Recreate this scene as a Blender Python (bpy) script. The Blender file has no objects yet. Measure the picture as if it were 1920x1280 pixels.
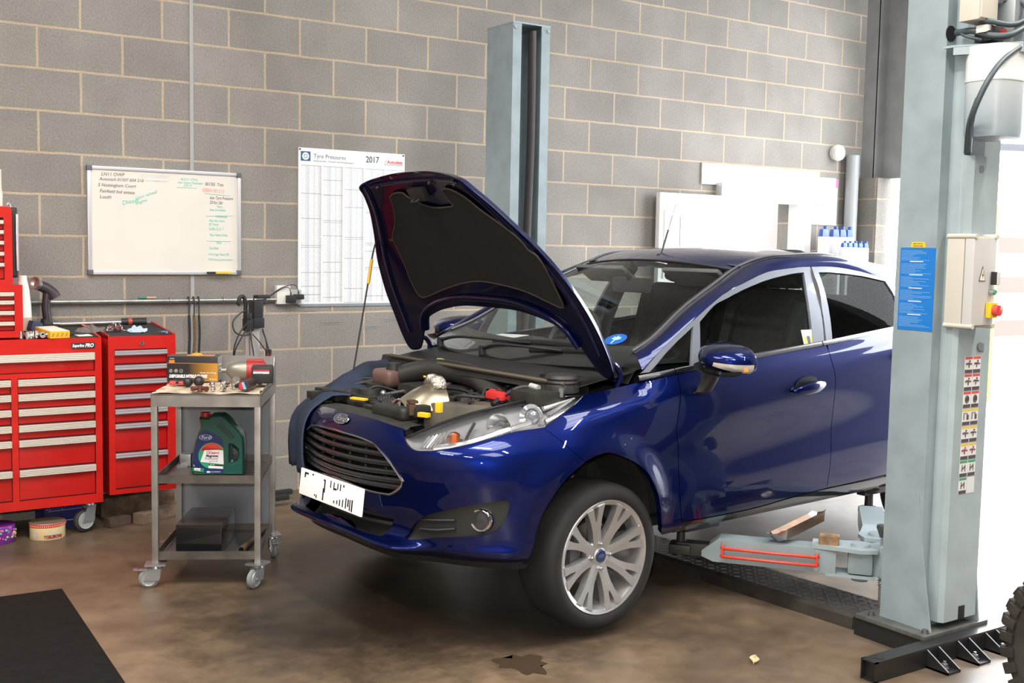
import bpy, bmesh, math, random
import numpy as np
from mathutils import Vector, Matrix, Euler
from mathutils.geometry import delaunay_2d_cdt
random.seed(7)
COL = bpy.context.scene.collection
PI = math.pi

def tag(o, label=None, cat=None, group=None, kind=None):
    if label: o['label'] = label
    if cat: o['category'] = cat
    if group: o['group'] = group
    if kind: o['kind'] = kind
    return o

def empty(name, loc=(0, 0, 0), rz=0.0, label=None, cat=None, group=None, kind=None):
    o = bpy.data.objects.new(name, None)
    COL.objects.link(o)
    o.empty_display_size = .1
    o.location = loc
    o.rotation_euler = (0, 0, rz)
    return tag(o, label, cat, group, kind)

def copy_tree(o, parent=None):
    c = o.copy()
    COL.objects.link(c)
    if parent is not None:
        c.parent = parent
    for ch in list(o.children):
        copy_tree(ch, c)
    return c

def catmull(pts, n=8, closed=False):
    P = [Vector(p) for p in pts]
    out = []
    N = len(P)
    if N < 3: return P
    rng = N if closed else N - 1
    for i in range(rng):
        if closed:
            a, b, c, d = P[(i - 1) % N], P[i], P[(i + 1) % N], P[(i + 2) % N]
        else:
            b, c = P[i], P[i + 1]
            a = P[i - 1] if i > 0 else b * 2 - c
            d = P[i + 2] if i + 2 < N else c * 2 - b
        for k in range(n):
            t = k / n
            out.append(.5 * ((2 * b) + (c - a) * t + (2 * a - 5 * b + 4 * c - d) * t * t + (3 * b - a - 3 * c + d) * t ** 3))
    if not closed: out.append(P[-1].copy())
    return out

def frame(d):
    d = Vector(d).normalized()
    u = Vector((0, 0, 1)) if abs(d.z) < .95 else Vector((1, 0, 0))
    x = u.cross(d).normalized()
    y = d.cross(x)
    return Matrix((x, y, d)).transposed().to_4x4()

def T(x, y, z): return Matrix.Translation((x, y, z))
def RZ(a): return Matrix.Rotation(a, 4, 'Z')
def RX(a): return Matrix.Rotation(a, 4, 'X')
def RY(a): return Matrix.Rotation(a, 4, 'Y')

class MB:
    def __init__(s, M=None):
        s.bm = bmesh.new(); s.M = M or Matrix.Identity(4); s.mi = 0
    def _fin(s, verts, M=None):
        m = s.M @ M if M is not None else s.M
        for v in verts: v.co = m @ v.co
        fs = {f for v in verts for f in v.link_faces}
        for f in fs: f.material_index = s.mi
        return s
    def box(s, c, d, bev=0.0, M=None, seg=2, taper=None):
        r = bmesh.ops.create_cube(s.bm, size=1.0)
        vs = r['verts']
        for v in vs:
            k = 1.0
            if taper is not None and v.co.z > 0: k = taper
            v.co = Vector((v.co.x * d[0] * k, v.co.y * d[1] * k, v.co.z * d[2]))
        if bev > 0:
            es = list({e for v in vs for e in v.link_edges})
            rr = bmesh.ops.bevel(s.bm, geom=es, offset=min(bev, min(d) * .49), segments=seg, profile=.7, affect='EDGES')
            vs = list({v for f in rr['faces'] for v in f.verts} | {v for v in vs if v.is_valid})
            # include all verts connected
            st = list(vs); seen = set(vs)
            while st:
                v = st.pop()
                for e in v.link_edges:
                    w = e.other_vert(v)
                    if w not in seen: seen.add(w); st.append(w)
            vs = list(seen)
        t = T(*c)
        return s._fin(vs, (M @ t) if M is not None else t)
    def cyl(s, p0, p1, r0, r1=None, seg=20, cap=True, M=None):
        if r1 is None: r1 = r0
        p0, p1 = Vector(p0), Vector(p1)
        L = (p1 - p0).length
        r = bmesh.ops.create_cone(s.bm, cap_ends=cap, cap_tris=False, segments=seg, radius1=r0, radius2=r1, depth=L)
        m = T(*((p0 + p1) / 2)) @ frame(p1 - p0)
        return s._fin(r['verts'], (M @ m) if M is not None else m)
    def sph(s, c, r, seg=16, M=None, sc=(1, 1, 1)):
        rr = bmesh.ops.create_uvsphere(s.bm, u_segments=seg, v_segments=max(6, seg // 2), radius=r)
        m = T(*c) @ Matrix.Diagonal((*sc, 1))
        return s._fin(rr['verts'], (M @ m) if M is not None else m)
    def lathe(s, prof, seg=32, M=None, a0=0.0, a1=2 * PI):
        full = abs(a1 - a0 - 2 * PI) < 1e-6
        n = seg if full else seg + 1
        rings = []
        for k in range(n):
            a = a0 + (a1 - a0) * k / seg
            rings.append([s.bm.verts.new((r * math.cos(a), r * math.sin(a), z)) for r, z in prof])
        vs = [v for r in rings for v in r]
        for k in range(seg):
            A, B = rings[k], rings[(k + 1) % n]
            for i in range(len(prof) - 1):
                try: s.bm.faces.new((A[i], B[i], B[i + 1], A[i + 1]))
                except ValueError: pass
        s._fin(vs, M)
        bmesh.ops.remove_doubles(s.bm, verts=vs, dist=1e-6)
        return s
    def tube(s, pts, r, seg=8, n=6, smooth=True, cap=True, closed=False, M=None, flat=None):
        P = catmull(pts, n, closed) if smooth and len(pts) > 2 else [Vector(p) for p in pts]
        rings = []; N = len(P); X = None
        for i, p in enumerate(P):
            if closed: d = P[(i + 1) % N] - P[i - 1]
            else: d = P[min(i + 1, N - 1)] - P[max(i - 1, 0)]
            if d.length < 1e-9: d = Vector((0, 0, 1))
            d.normalize()
            if X is None:
                f = frame(d); X = f.col[0].to_3d()
            X = (X - d * X.dot(d)).normalized(); Y = d.cross(X)
            rad = r(i / max(1, N - 1)) if callable(r) else r
            fy = flat or 1.0
            rings.append([s.bm.verts.new(p + X * math.cos(2 * PI * k / seg) * rad + Y * math.sin(2 * PI * k / seg) * rad * fy) for k in range(seg)])
        m = N if closed else N - 1
        for i in range(m):
            A, B = rings[i], rings[(i + 1) % N]
            for k in range(seg):
                s.bm.faces.new((A[k], A[(k + 1) % seg], B[(k + 1) % seg], B[k]))
        if cap and not closed:
            s.bm.faces.new(rings[0][::-1]); s.bm.faces.new(rings[-1])
        return s._fin([v for r_ in rings for v in r_], M)
    def prism(s, poly, z0, z1, M=None, bev=0.0):
        """poly: list of (x,y); extruded z0..z1"""
        b = [s.bm.verts.new((x, y, z0)) for x, y in poly]
        t = [s.bm.verts.new((x, y, z1)) for x, y in poly]
        n = len(poly)
        area = sum(poly[i][0] * poly[(i + 1) % n][1] - poly[(i + 1) % n][0] * poly[i][1] for i in range(n))
        fl = area < 0
        fb = s.bm.faces.new(b if fl else b[::-1]); ft = s.bm.faces.new(t[::-1] if fl else t)
        sides = []
        for i in range(n):
            q = (b[i], b[(i + 1) % n], t[(i + 1) % n], t[i])
            sides.append(s.bm.faces.new(q[::-1] if fl else q))
        vs = b + t
        if bev > 0:
            es = [e for e in ft.edges]
            rr = bmesh.ops.bevel(s.bm, geom=es, offset=bev, segments=2, profile=.6, affect='EDGES')
            seen = set(v for f in rr['faces'] for v in f.verts) | {v for v in vs if v.is_valid}
            st = list(seen)
            while st:
                v = st.pop()
                for e in v.link_edges:
                    w = e.other_vert(v)
                    if w not in seen: seen.add(w); st.append(w)
            vs = list(seen)
        big = [f for f in {f for v in vs for f in v.link_faces} if len(f.verts) > 4]
        if big: bmesh.ops.triangulate(s.bm, faces=big)
        return s._fin(vs, M)
    def quad(s, pts, M=None):
        vs = [s.bm.verts.new(p) for p in pts]
        s.bm.faces.new(vs)
        return s._fin(vs, M)
    def grid(s, rows, M=None, closed=False):
        """rows: list of lists of points"""
        V = [[s.bm.verts.new(p) for p in r] for r in rows]
        for i in range(len(V) - 1):
            n = len(V[i])
            for j in range(n if closed else n - 1):
                k = (j + 1) % n
                try: s.bm.faces.new((V[i][j], V[i][k], V[i + 1][k], V[i + 1][j]))
                except ValueError: pass
        return s._fin([v for r in V for v in r], M)
    def build(s, name, mats, parent=None, angle=40, flip=False, recalc=True, solid=0.0):
        if solid:
            bmesh.ops.recalc_face_normals(s.bm, faces=s.bm.faces[:])
            bmesh.ops.solidify(s.bm, geom=s.bm.faces[:], thickness=solid)
        if recalc: bmesh.ops.recalc_face_normals(s.bm, faces=s.bm.faces[:])
        if flip: bmesh.ops.reverse_faces(s.bm, faces=s.bm.faces[:])
        me = bpy.data.meshes.new(name)
        s.bm.to_mesh(me); s.bm.free()
        for m in (mats if isinstance(mats, (list, tuple)) else [mats]): me.materials.append(m)
        me.polygons.foreach_set('use_smooth', [True] * len(me.polygons))
        me.set_sharp_from_angle(angle=math.radians(angle))
        me.update()
        o = bpy.data.objects.new(name, me)
        COL.objects.link(o)
        if parent is not None: o.parent = parent
        return o

def text(name, s, size, M, mat, parent=None, align='LEFT', shear=0.0, bold=0.0, depth=.0004, sx=1.0, spacing=1.0, res=3):
    cu = bpy.data.curves.new(name, 'FONT')
    cu.body = s; cu.size = size; cu.align_x = align; cu.shear = shear; cu.extrude = depth
    cu.offset = bold; cu.space_character = spacing; cu.resolution_u = res
    ob = bpy.data.objects.new(name, cu)
    COL.objects.link(ob)
    dg = bpy.context.evaluated_depsgraph_get()
    me = bpy.data.meshes.new_from_object(ob.evaluated_get(dg))
    bpy.data.objects.remove(ob); bpy.data.curves.remove(cu)
    me.transform(M @ Matrix.Diagonal((sx, 1, 1, 1)))
    me.name = name
    me.materials.clear(); me.materials.append(mat)
    o = bpy.data.objects.new(name, me)
    COL.objects.link(o)
    if parent is not None: o.parent = parent
    return o

def join_into(name, objs, parent=None):
    """merge several temporary meshes into one object"""
    bm = bmesh.new(); mats = []
    for o in objs:
        me = o.data
        off = len(mats)
        mp = []
        for m in me.materials:
            if m not in mats: mats.append(m)
            mp.append(mats.index(m))
        tmp = bmesh.new(); tmp.from_mesh(me)
        n0 = len(bm.faces)
        t2 = bpy.data.meshes.new('t')
        for f in tmp.faces: f.material_index = mp[f.material_index] if mp else 0
        tmp.to_mesh(t2); tmp.free()
        bm.from_mesh(t2); bpy.data.meshes.remove(t2)
        bpy.data.objects.remove(o)
    me = bpy.data.meshes.new(name); bm.to_mesh(me); bm.free()
    for m in mats: me.materials.append(m)
    o = bpy.data.objects.new(name, me); COL.objects.link(o)
    if parent is not None: o.parent = parent
    return o

# ---------------------------------------------------------------- materials
_MC = {}
def mat(name, col, rough=.5, metal=0.0, coat=0.0, noise=0.0, nscale=20.0, bump=0.0, bscale=200.0, alpha=1.0, emit=None, estr=0.0, spec=.5, col2=None, trans=0.0, crough=.03, ior=None, rvar=0.0):
    if name in _MC: return _MC[name]
    m = bpy.data.materials.new(name); m.use_nodes = True
    nt = m.node_tree; b = nt.nodes['Principled BSDF']
    def C(c): return (*c, 1.0) if len(c) == 3 else c
    b.inputs['Base Color'].default_value = C(col)
    b.inputs['Roughness'].default_value = rough
    b.inputs['Metallic'].default_value = metal
    b.inputs['Specular IOR Level'].default_value = spec
    if coat: b.inputs['Coat Weight'].default_value = coat; b.inputs['Coat Roughness'].default_value = crough
    if trans: b.inputs['Transmission Weight'].default_value = trans
    if ior: b.inputs['IOR'].default_value = ior
    if alpha < 1: b.inputs['Alpha'].default_value = alpha
    if emit: b.inputs['Emission Color'].default_value = C(emit); b.inputs['Emission Strength'].default_value = estr
    tc = None
    if noise or bump or rvar:
        tc = nt.nodes.new('ShaderNodeTexCoord')
    if noise or rvar:
        n = nt.nodes.new('ShaderNodeTexNoise'); n.inputs['Scale'].default_value = nscale; n.inputs['Detail'].default_value = 5
        nt.links.new(tc.outputs['Object'], n.inputs['Vector'])
        if noise:
            r = nt.nodes.new('ShaderNodeValToRGB')
            c2 = col2 or tuple(max(0, c * (1 - noise)) for c in col[:3])
            r.color_ramp.elements[0].color = C(c2); r.color_ramp.elements[1].color = C(col)
            r.color_ramp.elements[0].position = .35; r.color_ramp.elements[1].position = .62
            nt.links.new(n.outputs['Fac'], r.inputs['Fac']); nt.links.new(r.outputs['Color'], b.inputs['Base Color'])
        if rvar:
            mr = nt.nodes.new('ShaderNodeMapRange'); mr.inputs['To Min'].default_value = max(.02, rough - rvar); mr.inputs['To Max'].default_value = min(1, rough + rvar)
            nt.links.new(n.outputs['Fac'], mr.inputs['Value']); nt.links.new(mr.outputs['Result'], b.inputs['Roughness'])
    if bump:
        n2 = nt.nodes.new('ShaderNodeTexNoise'); n2.inputs['Scale'].default_value = bscale; n2.inputs['Detail'].default_value = 3
        nt.links.new(tc.outputs['Object'], n2.inputs['Vector'])
        bp = nt.nodes.new('ShaderNodeBump'); bp.inputs['Strength'].default_value = bump; bp.inputs['Distance'].default_value = .01
        nt.links.new(n2.outputs['Fac'], bp.inputs['Height']); nt.links.new(bp.outputs['Normal'], b.inputs['Normal'])
    _MC[name] = m
    return m

def glassmat(name, tint, refl=1.0, rough=0.0):
    """thin window pane: tinted see-through plus mirror reflection by angle"""
    if name in _MC: return _MC[name]
    m = bpy.data.materials.new(name); m.use_nodes = True
    nt = m.node_tree; nt.nodes.clear()
    out = nt.nodes.new('ShaderNodeOutputMaterial'); mx = nt.nodes.new('ShaderNodeMixShader')
    tr = nt.nodes.new('ShaderNodeBsdfTransparent'); tr.inputs['Color'].default_value = (*tint, 1)
    gl = nt.nodes.new('ShaderNodeBsdfGlossy'); gl.inputs['Roughness'].default_value = rough
    lw = nt.nodes.new('ShaderNodeFresnel'); 
    ge = nt.nodes.new('ShaderNodeNewGeometry'); ma = nt.nodes.new('ShaderNodeMath'); ma.operation = 'MULTIPLY_ADD'; ma.inputs[1].default_value = 1 / 1.5 - 1.5; ma.inputs[2].default_value = 1.5
    nt.links.new(ge.outputs['Backfacing'], ma.inputs[0]); nt.links.new(ma.outputs[0], lw.inputs['IOR'])     # same reflectance from inside and outside
    mu = nt.nodes.new('ShaderNodeMath'); mu.operation = 'MULTIPLY'; mu.inputs[1].default_value = refl; mu.use_clamp = True
    nt.links.new(lw.outputs[0], mu.inputs[0]); nt.links.new(mu.outputs[0], mx.inputs[0])
    nt.links.new(tr.outputs[0], mx.inputs[1]); nt.links.new(gl.outputs[0], mx.inputs[2]); nt.links.new(mx.outputs[0], out.inputs[0])
    _MC[name] = m
    return m

CAM_LENS=39.7231
CAM_P=(-2.38714,-6.59248,1.56128)
CAM_R=(0.830129,-0.557252,0.018874)
CAM_U=(0.031339,0.080429,0.996268)
CAM_W=(0.556690,0.826439,-0.084230)
JOINT_X, JOINT_S = -.23, -.058

# car body control surface: rows from sill to shoulder, stations from nose centre to tail centre
# lower body control grid: rows bottom->top, stations front centre -> rear centre ; (x, w, z)
def _rows():
    R=[]
    R.append([(.035,0,.370),(.05,.2,.366),(.105,.37,.362),(.16,.50,.36),(.222,.61,.36),(.30,.70,.36),(.39,.768,.36),(.55,.79,.36),(.75,.795,.36),(.95,.795,.36),(1.16,.79,.362),(1.6,.79,.37),(2.2,.79,.375),(2.7,.79,.38),(3.2,.78,.39),(3.55,.74,.40),(3.75,.64,.41),(3.86,.40,.42),(3.88,0,.42)])
    R.append([(.0,0,.402),(.02,.2,.40),(.075,.38,.398),(.13,.515,.395),(.195,.63,.395),(.28,.725,.395),(.375,.785,.395),(.54,.80,.40),(.75,.805,.40),(.95,.81,.40),(1.16,.815,.40),(1.6,.815,.405),(2.2,.815,.41),(2.7,.815,.415),(3.2,.80,.43),(3.58,.76,.44),(3.80,.66,.45),(3.92,.40,.45),(3.94,0,.45)])
    R.append([(.028,0,.435),(.047,.2,.435),(.10,.38,.435),(.15,.505,.437),(.21,.617,.44),(.29,.712,.445),(.38,.779,.45),(.54,.81,.45),(.75,.82,.45),(.95,.82,.45),(1.16,.822,.45),(1.6,.83,.455),(2.2,.83,.465),(2.7,.83,.475),(3.2,.82,.50),(3.6,.78,.52),(3.83,.68,.53),(3.95,.40,.53),(3.97,0,.53)])
    R.append([(.020,0,.545),(.038,.2,.545),(.088,.385,.545),(.137,.51,.55),(.20,.622,.555),(.285,.719,.56),(.38,.786,.565),(.54,.825,.57),(.75,.835,.575),(.95,.835,.56),(1.16,.83,.545),(1.6,.840,.555),(2.2,.842,.595),(2.7,.842,.63),(3.2,.84,.65),(3.62,.80,.66),(3.85,.69,.66),(3.97,.40,.66),(3.99,0,.66)])
    R.append([(.014,0,.650),(.030,.2,.652),(.075,.39,.66),(.126,.52,.668),(.19,.635,.678),(.285,.733,.685),(.39,.797,.69),(.545,.835,.70),(.75,.845,.70),(.95,.842,.69),(1.16,.832,.68),(1.6,.834,.70),(2.2,.838,.75),(2.7,.84,.79),(3.2,.845,.82),(3.64,.81,.83),(3.86,.70,.83),(3.95,.40,.82),(3.97,0,.82)])
    R.append([(.022,0,.765),(.037,.2,.765),(.080,.40,.762),(.140,.535,.768),(.22,.648,.778),(.325,.735,.788),(.435,.792,.798),(.575,.826,.815),(.755,.838,.825),(.95,.845,.815),(1.155,.848,.81),(1.6,.857,.885),(2.2,.857,.975),(2.7,.855,1.05),(3.2,.852,1.10),(3.6,.81,1.10),(3.84,.69,1.06),(3.92,.40,1.03),(3.94,0,1.03)])
    R.append([(.052,0,.835),(.065,.2,.835),(.108,.392,.822),(.185,.52,.828),(.285,.622,.845),(.405,.700,.864),(.520,.748,.882),(.64,.782,.900),(.77,.797,.918),(.95,.818,.935),(1.15,.832,.95),(1.6,.836,1.005),(2.2,.832,1.065),(2.7,.828,1.12),(3.18,.82,1.16),(3.56,.77,1.17),(3.79,.67,1.15),(3.86,.40,1.11),(3.88,0,1.11)])
    R.append([(.105,0,.884),(.118,.2,.880),(.160,.36,.868),(.245,.46,.880),(.350,.545,.904),(.475,.607,.930),(.590,.650,.949),(.690,.682,.962),(.790,.700,.975),(.95,.728,1.000),(1.10,.778,1.030),(1.6,.792,1.083),(2.2,.79,1.127),(2.7,.79,1.172),(3.15,.78,1.21),(3.5,.735,1.235),(3.72,.64,1.24),(3.78,.40,1.24),(3.80,0,1.24)])
    return np.array(R)
G=_rows()
G[2:6,3,0]-=.02; G[2:6,4,0]-=.03; G[2:6,5,0]-=.02
G[:,15:,0]-=.10
G[1,1]=(.0,.2,.398); G[1,2]=(.028,.41,.392); G[1,0,0]=-.01; G[0,2]=(.07,.385,.362); G[0,1,0]=.04
for i,d in ((3,.008),(4,.016),(5,.022),(6,.020),(7,.010)): G[7,i,2]+=d; G[6,i,2]+=d*.5
NR,NS=G.shape[:2]
def _cr(P,t,ax):
    n=P.shape[ax]
    i=np.clip(np.floor(t).astype(int),0,n-2); f=(t-i)
    return i,f
def cat(Pm,P0,P1,P2,f):
    f=f[...,None]
    return .5*((2*P0)+(P1-Pm)*f+(2*Pm-5*P0+4*P1-P2)*f*f+(3*P0-Pm-3*P1+P2)*f**3)
def S(u,v):
    """u in [0,NS-1], v in [0,NR-1]"""
    u=np.asarray(u,float);v=np.asarray(v,float)
    # mirrored front/rear ghost for smooth symmetry
    m=G[:,1:2]*np.array([1,-1,1]); e=G[:,-2:-1]*np.array([1,-1,1])
    H=np.concatenate([m,G,e],1)
    H=np.concatenate([2*H[:1]-H[1:2],H,2*H[-1:]-H[-2:-1]],0)
    i=np.clip(np.floor(u).astype(int),0,NS-2); fu=u-i
    j=np.clip(np.floor(v).astype(int),0,NR-2); fv=v-j
    rows=[cat(H[j+k,i],H[j+k,i+1],H[j+k,i+2],H[j+k,i+3],fu) for k in range(4)]
    P=cat(*rows,fv)
    # wheel arch flares
    for cx,cz,r0 in ((.72,.42,.335),(3.21,.44,.335)):
        r=np.hypot(P[...,0]-cx,P[...,2]-cz)
        k=np.clip((r-r0)/.115,0,1); k=1-k*k*(3-2*k)
        k=k*np.clip((P[...,2]-.36)/.08,0,1)*(P[...,1]>.5)
        P[...,1]+=.016*k
    return P
def N(u,v,e=1e-3):
    a=S(u+e,v)-S(u-e,v); b=S(u,v+e)-S(u,v-e)
    n=np.cross(a,b); n/=np.linalg.norm(n,axis=-1,keepdims=True)+1e-12
    return n

def _ip(x,xs,ys): return np.interp(x,xs,ys)
def zbelt(x): return _ip(x,[.9,1.0,1.2,1.67,2.2,2.77,3.3,3.7],[1.018,1.026,1.047,1.086,1.127,1.176,1.225,1.26])
def S2(x,z):
    x=np.asarray(x,float);z=np.asarray(z,float)
    dz=z-zbelt(x)
    b=_ip(x,[.9,1.1,1.6,2.2,2.8,3.2,3.7],[.762,.782,.790,.790,.780,.750,.66])
    w=b-.30*dz-.45*dz*np.abs(dz)
    return np.stack([x+0*z,w,z+0*x],-1)
def N2(x,z,e=1e-3):
    a=S2(x+e,z)-S2(x-e,z); c=S2(x,z+e)-S2(x,z-e)
    n=np.cross(a,c); return n/np.linalg.norm(n,axis=-1,keepdims=True)
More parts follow.
